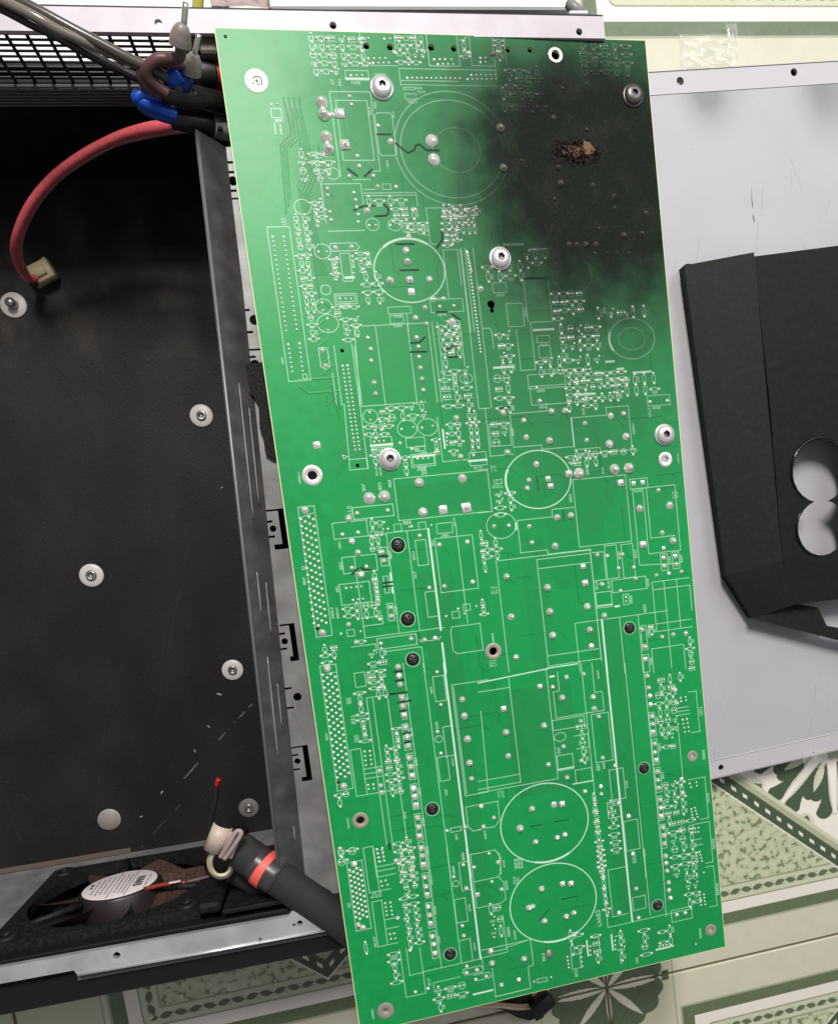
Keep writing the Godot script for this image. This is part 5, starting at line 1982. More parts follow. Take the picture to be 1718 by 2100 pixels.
func tile_picture() -> ImageTexture:
	var w := 1024
	var h := 810
	var im := Image.create(w, h, false, Image.FORMAT_RGB8)
	var fl := FastNoiseLite.new()
	fl.seed = 3
	fl.frequency = 0.055
	fl.fractal_octaves = 3
	var fl2 := FastNoiseLite.new()
	fl2.seed = 5
	fl2.frequency = 0.02
	var beige := Vector3(0.61, 0.58, 0.45)
	var green := Vector3(0.125, 0.165, 0.088)
	var deep := Vector3(0.065, 0.10, 0.052)
	var white := Vector3(0.80, 0.74, 0.66)
	var stone := Vector3(0.50, 0.51, 0.36)
	var lime := Vector3(0.43, 0.47, 0.28)
	for py in h:
		for px in w:
			var x := ((px + 0.5) / w - 0.5) * TX
			var z := ((py + 0.5) / h - 0.5) * TZ
			var ax := absf(x)
			var az := absf(z)
			var fx := ax - 0.1495
			var fz := az - 0.1358
			var flat_d := maxf(fx, fz)
			var rr := 0.026
			var gx := fx + rr
			var gz := fz + rr
			var d := minf(maxf(gx, gz), 0.0) + Vector2(maxf(gx, 0), maxf(gz, 0)).length() - rr
			var n := fl.get_noise_2d(px, py)
			var n2 := fl2.get_noise_2d(px, py)
			var c := beige * (1.0 + n2 * 0.05)
			if flat_d < 0.0:
				if flat_d > -0.0016:
					c = stone * 0.75
				elif flat_d > -0.0112:
					c = green * (1.0 + n * 0.12)
				else:
					c = white
				var e := -d - 0.0205
				if e > 0.0:
					c = stone * 1.15
					if e < 0.0012 or (e > 0.0125 and e < 0.0137):
						c = stone * 0.62
					elif e > 0.0026 and e < 0.0112:
						# twisted leaf chain
						var s := (x if fz > fx else z) / 0.0098
						var ph := fposmod(s, 1.0)
						var lift := (0.0016 if fposmod(floorf(s), 2.0) < 1.0 else -0.0014)
						var body := sin(ph * PI) * (0.0030 - 0.0012 * ph)
						if absf(e - 0.0069 - lift * (ph - 0.4)) < body:
							c = deep.lerp(stone, 0.12)
						elif absf(e - 0.0069 + lift * 1.2) < 0.0006:
							c = stone * 0.8
					elif e >= 0.0137:
						# speckled field
						var t := clampf(n * 1.7 + 0.5, 0.0, 1.0)
						c = lime.lerp(stone * 1.12, t)
						if n < -0.32:
							c = deep.lerp(lime, 0.35)
						elif n2 > 0.5 and n > 0.2:
							c = c * 1.1
					# lozenge with its braided border and rosette
					var dd := (ax / 0.1235 + az / 0.1085 - 1.0) * 0.0815
					if dd < 0.0:
						if dd > -0.0012:
							c = white
						elif dd > -0.0118:
							c = deep
							var s2 := fposmod((x * signf(z) * signf(x) + 0.2) / 0.0092, 1.0)
							if absf(dd + 0.0065) < 0.0012 and s2 < 0.42:
								c = white
						elif dd > -0.016:
							c = stone * 0.85
						elif dd > -0.019:
							c = stone * 1.2
						else:
							c = white * 1.06
							var rad := Vector2(x, z * 1.1).length()
							var ang := atan2(z * 1.1, x)
							if rad < 0.088:
								var sec := (fposmod(ang / TAU * 8.0, 1.0) - 0.5) / 8.0 * TAU
								sec = absf(absf(sec) - PI / 8.0)      # angle from the nearest axis
								var qx2 := rad * cos(sec)
								var qz2 := rad * sin(sec)
								if rad < 0.058 + 0.010 * cos(sec * 8.0):
									c = white.lerp(lime, 0.42)
								if qz2 < 0.0035 * (1.0 - qx2 / 0.068) + 0.0012 and qx2 < 0.066:
									c = white * 1.12
								# bulbs on tapering stems either side of the axis
								for bb in [[0.062, 0.0098, 0.0074, 0.020], [0.046, 0.0155, 0.0060, 0.020]]:
									var t2 := clampf((qx2 - bb[3]) / (bb[0] - bb[3]), 0.0, 1.0)
									var cz: float = lerpf(0.0055, bb[1], t2 * t2)
									var cr: float = lerpf(0.0012, bb[2], t2 * t2 * t2)
									if Vector2(qx2 - lerpf(bb[3], bb[0], t2), qz2 - cz).length() < cr:
										c = deep * 1.05
								var off_axis := absf(sec - PI / 8.0) * rad
								if rad > 0.066 and rad < 0.080:
									var st4 := off_axis + absf(rad - 0.073)
									if st4 < 0.0052 + 0.0012 * sin(ang * 40.0):
										c = deep.lerp(lime, 0.2)
									elif st4 < 0.010:
										c = white.lerp(lime, 0.35)
								if rad < 0.016:
									c = lime.lerp(white, 0.3)
			# flower printed over the corner where four tiles meet
			var qx := TX * 0.5 - ax
			var qz := TZ * 0.5 - az
			var fr := Vector2(qx, qz * 1.05).length()
			var fa := atan2(qz * 1.05, qx)
			var lobe := 0.0425 + 0.0035 * absf(sin(fa * 8.0)) + 0.002 * sin(fa * 4.0)
			if qx < 0.0560 and flat_d > 0.0:
				c = c.lerp(lime * 1.1, 0.32 + 0.1 * sin(qx * 4200.0 + n * 2.0))
				if qx > 0.0551:
					c = stone * 0.6
			if fr < lobe:
				c = green.lerp(deep, 0.35 + n * 0.3)
				var pet := absf(fposmod(fa / TAU * 8.0 - 0.06, 1.0) - 0.5) / 8.0 * TAU
				var off := (PI / 8.0 - pet) * fr
				var wid := 0.0031 * sin(clampf(fr / 0.0405, 0.0, 1.0) * PI * 0.93 + 0.14)
				if off < wid and fr < 0.0405:
					c = beige * 1.15
				if fr < 0.0032:
					c = stone * 0.7
			elif fr < 0.052 and qz < 0.004 and fr > 0.046:
				c = deep
			im.set_pixel(px, py, Color(c.x, c.y, c.z).linear_to_srgb())
	return ImageTexture.create_from_image(im)

func build_floor() -> void:
	var f := Node3D.new()
	f.name = "floor"
	f.set_meta("kind", "structure")
	add_child(f)
	put("grout", box(Vector3(-1.9, -0.03, -1.9), Vector3(1.9, -0.0016, 1.9)), mat("grout", Color(0.42, 0.37, 0.28), 0.9), f)
	var m := mat("glazed tile", Color.WHITE, 0.22)
	m.albedo_texture = tile_picture()
	m.roughness_texture = noise_tex(77, 0.01, 256, [[0.3, grey(0.45)], [0.7, grey(1.0)]])
	m.roughness = 0.42
	var st := start()
	st.set_smooth_group(-1)
	var hx := TX * 0.5 - 0.0009
	var hz := TZ * 0.5 - 0.0009
	var b := 0.0009
	var ring := [[hx, hz, -0.008], [hx, hz, -b], [hx - b, hz - b, 0.0]]
	for i in 2:
		var lo: Array = ring[i]
		var up: Array = ring[i + 1]
		var sg := [Vector2(-1, -1), Vector2(1, -1), Vector2(1, 1), Vector2(-1, 1)]
		for k in 4:
			var a: Vector2 = sg[k]
			var c: Vector2 = sg[(k + 1) % 4]
			for p in [[a, lo], [c, up], [c, lo], [a, lo], [a, up], [c, up]]:
				st.set_uv(Vector2(p[0].x * p[1][0] / TX + 0.5, p[0].y * p[1][1] / TZ + 0.5))
				st.add_vertex(Vector3(p[0].x * p[1][0], p[1][2], p[0].y * p[1][1]))
	var e := hx - b
	var g := hz - b
	for p in [Vector2(-e, -g), Vector2(e, -g), Vector2(e, g), Vector2(-e, -g), Vector2(e, g), Vector2(-e, g)]:
		st.set_uv(Vector2(p.x / TX + 0.5, p.y / TZ + 0.5))
		st.add_vertex(Vector3(p.x, 0, p.y))
	var mesh := fin(st)
	for i in range(-4, 5):
		for j in range(-6, 5):
			put("tile", mesh, m, f, Transform3D(Basis(Vector3.UP, 0.0), Vector3(0.1576 + (i + 0.5) * TX, -0.0003 * hash01(i, j), 0.3524 + (j + 0.5) * TZ)))

# ------------------------------------------------------------------ chassis

func chassis_floor_picture() -> ImageTexture:
	var s := 1024
	var im := Image.create(s, s, false, Image.FORMAT_RGB8)
	var n1 := FastNoiseLite.new()
	n1.seed = 12
	n1.frequency = 0.006
	n1.fractal_octaves = 4
	var n2 := FastNoiseLite.new()
	n2.seed = 13
	n2.frequency = 0.25
	n2.fractal_octaves = 2
	for y in s:
		for x in s:
			var a := n1.get_noise_2d(x, y)
			var b := n2.get_noise_2d(x, y)
			var dust := clampf(a * 0.9 + 0.25, 0.0, 1.0)
			var c := Vector3(0.0135, 0.0132, 0.013).lerp(Vector3(0.0215, 0.0205, 0.0195), dust)
			if y < 260:
				c = c.lerp(Vector3(0.062, 0.050, 0.042), clampf(a * 2.0 + 0.25, 0, 1) * 0.7 * (1.0 - absf(y - 150) / 150.0 if y < 260 and absf(y - 150) < 150 else 0.0))
			c *= 1.0 + b * 0.35
			im.set_pixel(x, y, Color(c.x, c.y, c.z).linear_to_srgb())
	# scratches and scuffs, in the plate's own place
	var marks := [[0.915, 0.775, 0.70, 0.905, 0.8, 0.0034], [0.71, 0.93, 0.60, 0.995, 0.25, 0.0012], [0.20, 0.72, 0.45, 0.95, 0.16, 0.0012], [0.80, 0.54, 0.66, 0.83, 0.14, 0.0016], [0.62, 0.66, 0.50, 0.98, 0.1, 0.0012], [0.33, 0.80, 0.36, 0.98, 0.08, 0.001]]
	rng.seed = 5
	for mk in marks:
		var steps := 500
		for i in steps:
			var t := float(i) / steps
			var gapped: float = n1.get_noise_2d(t * 700.0, mk[0] * 900.0)
			if gapped < -0.05:
				continue
			var px := int((lerpf(mk[0], mk[2], t) + n1.get_noise_2d(t * 90.0, 3.0) * 0.006) * s)
			var py := int(lerpf(mk[1], mk[3], t) * s)
			var wd := maxi(1, int(mk[5] * s * (0.6 + gapped)))
			for dx in wd:
				if px + dx >= 0 and px + dx < s and py >= 0 and py < s:
					im.set_pixel(px + dx, py, im.get_pixel(px + dx, py).lerp(Color(0.55, 0.54, 0.52), mk[4] * rng.randf_range(0.4, 1.0)))
	for i in 420:
		var px := rng.randi_range(0, s - 2)
		var py := rng.randi_range(int(s * 0.2), s - 2)
		im.set_pixel(px, py, im.get_pixel(px, py).lerp(Color(0.6, 0.58, 0.55), rng.randf_range(0.1, 0.6)))
	return ImageTexture.create_from_image(im)

func build_chassis() -> void:
	var ch := thing("equipment_chassis", "open black and grey sheet metal equipment chassis under the green circuit board", "chassis")
	ch.rotation.y = -0.01627
	var black := worn(mat("black sheet", Color.WHITE, 0.55, 0.0, 0.3), 40, 9.0, 0.02, [[0.3, grey(0.085)], [0.7, grey(0.125)]], 0.04)
	var grey_m := worn(mat("galvanised sheet", Color.WHITE, 0.45, 0.2), 41, 6.0, 0.012, [[0.2, grey(0.47)], [0.55, grey(0.52)], [0.8, grey(0.56)]], 0.05)
	var side_m := worn(mat("smoked sheet", Color.WHITE, 0.45, 0.3), 42, 7.0, 0.02, [[0.2, grey(0.30)], [0.55, grey(0.36)], [0.8, grey(0.41)]], 0.1)
	var rail_m := worn(mat("bare rail", Color.WHITE, 0.38, 0.45), 43, 6.0, 0.01, [[0.2, grey(0.70)], [0.8, grey(0.80)]], 0.08)
	var white_m := worn(mat("pale lilac paint", Color.WHITE, 0.45), 44, 6.0, 0.01, [[0.2, Color(0.74, 0.70, 0.73)], [0.8, Color(0.79, 0.755, 0.785)]], 0.05)
	# bottom plate with its scuffed upper face
	put("bottom_plate", box(Vector3(-0.33, 0.0016, -0.262), Vector3(0.168, 0.0098, 0.19)), black, ch)
	var fm := mat("scuffed black floor", Color.WHITE, 0.5)
	fm.metallic_specular = 0.28
	fm.albedo_texture = chassis_floor_picture()
	fm.normal_enabled = true
	fm.normal_texture = noise_tex(61, 0.35, 512, [], 2, true)
	fm.normal_scale = 0.05
	var st := start()
	for p in [Vector2(0, 0), Vector2(1, 0), Vector2(1, 1), Vector2(0, 0), Vector2(1, 1), Vector2(0, 1)]:
		st.set_uv(p)
		st.add_vertex(Vector3(lerpf(-0.33, -0.0365, p.x), 0.0101, lerpf(-0.2515, 0.1735, p.y)))
	put("compartment_floor", fin(st), fm, ch)
	# dividing wall with the sloping flange folded off its top edge
	var wa := Vector3(-0.0385, 0, -0.212)
	var wb := Vector3(-0.0519, 0, 0.1725)
	put("divider_wall", prism([wa, wb, wb - Vector3(0.0014, 0, 0), wa - Vector3(0.0014, 0, 0)], 0.0102, 0.1415), side_m, ch)
	put("wall_lip", tube([wa + Vector3(-0.0004, 0.1422, 0), wb + Vector3(-0.0004, 0.1422, 0)], 0.0008, 8, 1), mat("lip steel", Color(0.50, 0.50, 0.50), 0.4, 0.4), ch)
	var ph := 0.127
	var pa: Vector3 = Vector3(-0.0276, 0.1270, -0.2123)
	var pb: Vector3 = Vector3(-0.0291, 0.1270, -0.1428)
	var pc: Vector3 = Vector3(-0.0365, 0.1270, 0.0578)
	var pd: Vector3 = Vector3(-0.0401, 0.1270, 0.1665)
	pa.z = wa.z
	var fl_l := [wa, wa.lerp(wb, (pb.z - wa.z) / (wb.z - wa.z)), wa.lerp(wb, (pc.z - wa.z) / (wb.z - wa.z)), wb]
	var fl_r := [pa, pb, pc, pd]
	var flange := start()
	flange.set_smooth_group(-1)
	for i in 3:
		var t0: Vector3 = fl_l[i] + Vector3(0, 0.1424, 0)
		var t1: Vector3 = fl_l[i + 1] + Vector3(0, 0.1424, 0)
		var q0: Vector3 = Vector3(fl_r[i].x, ph + 0.0002, fl_r[i].z)
		var q1: Vector3 = Vector3(fl_r[i + 1].x, ph + 0.0002, fl_r[i + 1].z)
		var dn := Vector3(0, -0.0013, 0)
		quad(flange, t0, q0, q1, t1)
		quad(flange, t0 + dn, t1 + dn, q1 + dn, q0 + dn)
		quad(flange, q0, q0 + dn, q1 + dn, q1)
		quad(flange, t0 + dn, t0, t1, t1 + dn)
	put("sloping_flange", fin(flange), side_m, ch)
	for k in 7:   # beads and rubbed scratches along the flange
		var t0: float = [0.30, 0.33, 0.545, 0.56, 0.66, 0.70, 0.905][k]
		var t1: float = [0.475, 0.455, 0.60, 0.63, 0.80, 0.76, 0.925][k]
		var f: float = [0.42, 0.66, 0.35, 0.62, 0.40, 0.66, 0.72][k]
		var pts := []
		for t in [t0, (t0 + t1) * 0.5, t1]:
			var l := wa.lerp(wb, t) + Vector3(0, 0.1424, 0)
			var w: float = lerpf(0.0146, 0.0118, t)
			pts.append(l + Vector3(w * f, -0.0152 * f + 0.0001, 0))
		put("rubbed_bead", tube(pts, [0.0003, 0.0006, 0.0003], 6, 4), mat("rubbed steel", Color(0.56, 0.56, 0.56), 0.4, 0.3), ch)
	# mounting plate below the flange, with cut tabs
	var plate := csg("mounting_plate", ch, grey_m)
	var pbody := CSGMesh3D.new()
	pbody.name = "body"
	pbody.mesh = prism([pa, pb, pc, pd, Vector3(-0.0275, 0.1270, 0.1781), Vector3(-0.0252, 0.1270, 0.1878), Vector3(0.03, 0, 0.168), Vector3(0.03, 0, pa.z)], ph - 0.0015, ph)
	plate.add_child(pbody)
	for t in [[Vector3(-0.0345, 0.1270, -0.0340), Vector3(-0.0244, 0.1270, -0.0131)], [Vector3(-0.0347, 0.1270, 0.0265), Vector3(-0.0270, 0.1270, 0.0468)], [Vector3(-0.0375, 0.1270, 0.0933), Vector3(-0.0290, 0.1270, 0.1134)], [Vector3(-0.0321, 0.1270, -0.1153), Vector3(-0.0188, 0.1270, -0.0940)]]:
		var a: Vector3 = t[0]
		var b: Vector3 = t[1]
		csg_box(plate, Vector3(b.x - 0.0029, ph - 0.01, a.z), Vector3(b.x, ph + 0.01, b.z))
		csg_box(plate, Vector3(a.x, ph - 0.01, a.z), Vector3(b.x - 0.001, ph + 0.01, a.z + 0.0010))
		csg_box(plate, Vector3(a.x + 0.0030, ph - 0.01, b.z - 0.0026), Vector3(b.x - 0.001, ph + 0.01, b.z + 0.0001))
	for p in [Vector3(-0.0327, 0.1270, -0.0278), Vector3(-0.0325, 0.1270, -0.0199), Vector3(-0.0344, 0.1270, 0.0315), Vector3(-0.0345, 0.1270, 0.0397), Vector3(-0.0366, 0.1270, 0.0981), Vector3(-0.0366, 0.1270, 0.1061), Vector3(-0.0351, 0.1270, 0.0612), Vector3(-0.0353, 0.1270, 0.0719), Vector3(-0.0271, 0.1270, -0.2048), Vector3(-0.0273, 0.1270, -0.2002), Vector3(-0.0274, 0.1270, -0.1915), Vector3(-0.0291, 0.1270, -0.1343), Vector3(-0.0290, 0.1270, -0.1235), Vector3(-0.0295, 0.1270, -0.1113)]:
		var q: Vector3 = p
		csg_box(plate, q - Vector3(0.0032, 0.01, 0.0006), q + Vector3(0.0020, 0.01, 0.0006))
	for p in [[Vector3(-0.0310, 0.1270, -0.0240), 0.0034], [Vector3(-0.0332, 0.1270, 0.0357), 0.0034], [Vector3(-0.0355, 0.1270, 0.1016), 0.0034], [Vector3(-0.0307, 0.1270, 0.0664), 0.0044], [Vector3(-0.0265, 0.1270, -0.1961), 0.0045], [Vector3(-0.0255, 0.1270, -0.1293), 0.005], [Vector3(-0.0284, 0.1270, -0.1073), 0.005]]:
		csg_hole(plate, p[0], p[1])
	var seam: Vector3 = Vector3(-0.0272, 0.1270, -0.1878)
	put("plate_seam", box(seam + Vector3(-0.004, 0.0001, -0.0002), seam + Vector3(0.02, 0.0005, 0.0002), 0.0), mat("tray black", grey(0.05), 0.8), ch)
	# torn foam pad stuck on the plate
	var fo := []
	for p in [Vector3(-0.0335, 0.1290, -0.1072), Vector3(-0.0187, 0.1290, -0.1077), Vector3(-0.0157, 0.1290, -0.0613), Vector3(-0.0166, 0.1290, -0.0584), Vector3(-0.0258, 0.1290, -0.0596), Vector3(-0.0292, 0.1290, -0.0624), Vector3(-0.0292, 0.1290, -0.0711), Vector3(-0.0303, 0.1290, -0.0748), Vector3(-0.0291, 0.1290, -0.0870), Vector3(-0.0308, 0.1290, -0.0908), Vector3(-0.0325, 0.1290, -0.0926), Vector3(-0.0325, 0.1290, -0.1006)]:
		fo.append(p)
	put("torn_foam_pad", prism(fo, ph + 0.0001, ph + 0.0034), worn(mat("foam", Color.WHITE, 0.95), 47, 22.0, 0.06, [[0.3, grey(0.06)], [0.7, grey(0.17)]], 0.9), ch)
	# far side: rail, vented wall and ribs
	var rail := csg("top_rail", ch, white_m)
	csg_box(rail, Vector3(-0.33, 0.1405, -0.2646), Vector3(0.1688, 0.143, -0.2542), false)
	for p in [[Vector3(-0.0489, 0.1430, -0.2583), 0.0034], [Vector3(0.0311, 0.1430, -0.2584), 0.0034], [Vector3(0.1551, 0.1430, -0.2572), 0.0034]]:
		csg_hole(rail, p[0], p[1])
	put("rail_edge", tube([Vector3(-0.33, 0.1424, -0.2650), Vector3(0.1685, 0.1424, -0.2650)], 0.0007, 6, 1), mat("dark edge", grey(0.16), 0.6), ch)
	put("back_wall", box(Vector3(-0.33, 0.01, -0.2640), Vector3(0.1688, 0.1035, -0.2618)), black, ch)
	put("back_wall", box(Vector3(-0.045, 0.1036, -0.2640), Vector3(0.1688, 0.1395, -0.2618)), black, ch)
	var vent := Node3D.new()
	vent.name = "vent_panel"
	ch.add_child(vent)
	var vm := mat("vent black", Color(0.10, 0.085, 0.08), 0.5)
	var across := box(Vector3(-0.33, -0.00062, -0.0004), Vector3(-0.0452, 0.00062, 0.0004), 0.0002)
	for k in 9:
		put("vent_bar", across, vm, vent, Transform3D(Basis(), Vector3(0, 0.1393 - k * 0.0041, -0.2552)))
	var upright := box(Vector3(-0.0008, 0.1040, -0.0004), Vector3(0.0008, 0.1400, 0.0004), 0.0002)
	for k in 32:
		put("vent_bar", upright, vm, vent, Transform3D(Basis(), Vector3(-0.327 + k * 0.0088, 0, -0.2545)))
	var pale := mat("vent white", Color(0.78, 0.75, 0.72), 0.5)
	for x in [-0.2055, -0.262]:
		put("white_tab", box(Vector3(x - 0.0078, 0.1095, -0.2545), Vector3(x + 0.0078, 0.1145, -0.2505)), pale, ch)
	put("ribbed_wall", box(Vector3(-0.33, 0.0102, -0.2560), Vector3(-0.041, 0.104, -0.2530)), black, ch)
	for k in 7:
		put("wall_rib", box(Vector3([-0.135, -0.15, -0.168, -0.185, -0.225, -0.235, -0.24][k], 0.104 - k * 0.0027, -0.2532), Vector3(-0.045, 0.1051 - k * 0.0027, -0.2516), 0.0003), mat("rib black", grey(0.34), 0.35), ch)
	put("terminal_block", box(Vector3(-0.0327, 0.1380, -0.2576), Vector3(-0.0244, 0.1300, -0.2490), 0.001), worn(mat("khaki block", Color.WHITE, 0.6), 48, 30.0, 0.03, [[0.2, Color(0.40, 0.38, 0.32)], [0.8, Color(0.52, 0.49, 0.42)]], 0.2), ch)
	# near side: wall with the fan opening, rail, plastic front
	var fz := 0.1738
	put("fan_wall", box(Vector3(-0.33, 0.0102, fz), Vector3(-0.2045, 0.1395, fz + 0.0014)), grey_m, ch)
	put("fan_wall", box(Vector3(-0.2044, 0.0102, fz), Vector3(-0.0962, 0.0235, fz + 0.0014)), grey_m, ch)
	put("fan_wall", box(Vector3(-0.0961, 0.0102, fz), Vector3(-0.0525, 0.046, fz + 0.0014)), grey_m, ch)
	put("fan_shroud", box(Vector3(-0.0961, 0.0102, fz - 0.006), Vector3(-0.084, 0.1395, fz - 0.0003), 0.002), black, ch)
	put("fan_shroud", box(Vector3(-0.0838, 0.0465, fz - 0.001), Vector3(-0.0525, 0.1395, fz + 0.0014)), black, ch)
	put("wall_foot", box(Vector3(-0.33, 0.0102, fz - 0.0035), Vector3(-0.16, 0.0125, fz - 0.0002)), mat("foot strip", Color(0.36, 0.31, 0.28), 0.5), ch)
	var fr := csg("front_rail", ch, rail_m)
	var body := CSGMesh3D.new()
	body.name = "body"
	body.mesh = prism([Vector3(-0.2161, 0.1430, 0.1796), Vector3(-0.0506, 0.1430, 0.1811), Vector3(-0.0475, 0.1430, 0.1784), Vector3(-0.0298, 0.1430, 0.1926), Vector3(-0.1572, 0.1430, 0.1912), Vector3(-0.1584, 0.1430, 0.1885), Vector3(-0.2176, 0.1430, 0.1881)], 0.1398, 0.143)
	fr.add_child(body)
	for p in [[Vector3(-0.1372, 0.1430, 0.1848), 0.0036], [Vector3(-0.0449, 0.1430, 0.1859), 0.0030], [Vector3(-0.0480, 0.1430, 0.1864), 0.0018], [Vector3(-0.0662, 0.1430, 0.1907), 0.0016]]:
		csg_hole(fr, p[0], p[1])
	put("rail_edge_highlight", tube([Vector3(-0.1569, 0.1434, 0.1913), Vector3(-0.0948, 0.1434, 0.1922), Vector3(-0.0300, 0.1434, 0.1926)], 0.0007, 6, 1), mat("edge highlight", grey(0.85), 0.25, 0.7), ch)  # highlight along the rail edge, put in as a brighter thin tube
	put("front_panel", box(Vector3(-0.33, 0.0005, 0.1925), Vector3(0.1688, 0.1372, 0.2080), 0.0008), mat("black front", grey(0.10), 0.5, 0.0, 0.3), ch)
	put("front_shelf", box(Vector3(-0.33, 0.128, 0.1790), Vector3(0.1688, 0.1376, 0.1924), 0.0006), mat("black front", grey(0.10), 0.5, 0.0, 0.3), ch)
	put("step_strip", prism([Vector3(-0.1586, 0.1392, 0.1943), Vector3(-0.0315, 0.1392, 0.1958), Vector3(-0.0270, 0.1392, 0.1973), Vector3(-0.1589, 0.1392, 0.1961)], 0.1372, 0.1392), mat("step grey", grey(0.36), 0.5, 0.2), ch)
	put("side_wall", box(Vector3(0.1655, 0.0102, -0.2617), Vector3(0.1688, 0.132, 0.1924)), grey_m, ch)
	put("side_wall", box(Vector3(-0.3332, 0.0012, -0.2646), Vector3(-0.3302, 0.143, 0.2080)), grey_m, ch)
	put("rail_end", box(Vector3(0.1660, 0.1325, -0.2646), Vector3(0.1700, 0.1402, -0.2540)), mat("dark edge", grey(0.16), 0.6), ch)
	# washers with their stand-offs on the compartment floor
	var wash := lathe([Vector2(0.0075, 0), Vector2(0.0075, 0.0007), Vector2(0.0072, 0.0010), Vector2(0.0030, 0.0010)], 28)
	var hub := lathe([Vector2(0.0034, 0.0009), Vector2(0.0033, 0.0022), Vector2(0.0028, 0.0026), Vector2(0.0016, 0.0026), Vector2(0.0015, 0.0012), Vector2(0, 0.0012)], 22)
	var peg := lathe([Vector2(0.0029, 0.0009), Vector2(0.0029, 0.0062), Vector2(0.0022, 0.0074), Vector2(0, 0.0077)], 22)
	var washer_m := mat("white washer", Color(0.77, 0.75, 0.74), 0.42)
	var hub_m := mat("steel hub", Color(0.62, 0.60, 0.58), 0.3, 0.8)
	var spots := [[Vector3(-0.1731, 0.0110, -0.1799), 2, 1.0], [Vector3(-0.0738, 0.0110, -0.1066), 1, 0.95], [Vector3(-0.1555, 0.0110, -0.0122), 1, 0.98], [Vector3(-0.0784, 0.0110, 0.0601), 1, 0.92], [Vector3(-0.0816, 0.0110, 0.1562), 1, 0.88], [Vector3(-0.1705, 0.0110, 0.1491), 0, 0.95]]
	for s in spots:
		var g := Node3D.new()
		g.name = "standoff"
		g.transform = Transform3D(Basis().scaled(Vector3.ONE * s[2]), Vector3(s[0].x, 0.0102, s[0].z))
		ch.add_child(g, true)
		var dusty: bool = s[0].z > 0.13
		put("washer", wash, mat("dusty washer", Color(0.42, 0.41, 0.40), 0.6) if dusty and s[1] == 1 else washer_m, g)
		if s[1] == 0:
			put("cap", lathe([Vector2(0.0072, 0.001), Vector2(0.0066, 0.0016), Vector2(0, 0.0017)], 26), mat("dull cap", Color(0.55, 0.52, 0.50), 0.55), g)
		else:
			put("hub", hub if s[1] == 1 else peg, hub_m, g)
	for s in [[Vector3(-0.0892, 0.0105, 0.0754), 0.0016], [Vector3(-0.0992, 0.0105, 0.0962), 0.0011], [Vector3(-0.1103, 0.0105, 0.1114), 0.0010], [Vector3(-0.0679, 0.0105, -0.0601), 0.0008], [Vector3(-0.1353, 0.0105, 0.1362), 0.0012], [Vector3(-0.1506, 0.0105, 0.1506), 0.001]]:
		var fl := start()
		add_box(fl, Vector3(-1, 0, -0.35) * s[1], Vector3(1, 0.35, 0.35) * s[1], 0.0002)
		put("dirt_flake", fin(fl), mat("dirt flake", grey(0.6), 0.8), ch, Transform3D(Basis(Vector3.UP, s[0].x * 40.0), Vector3(s[0].x, 0.0102, s[0].z)))
	build_fan(ch)

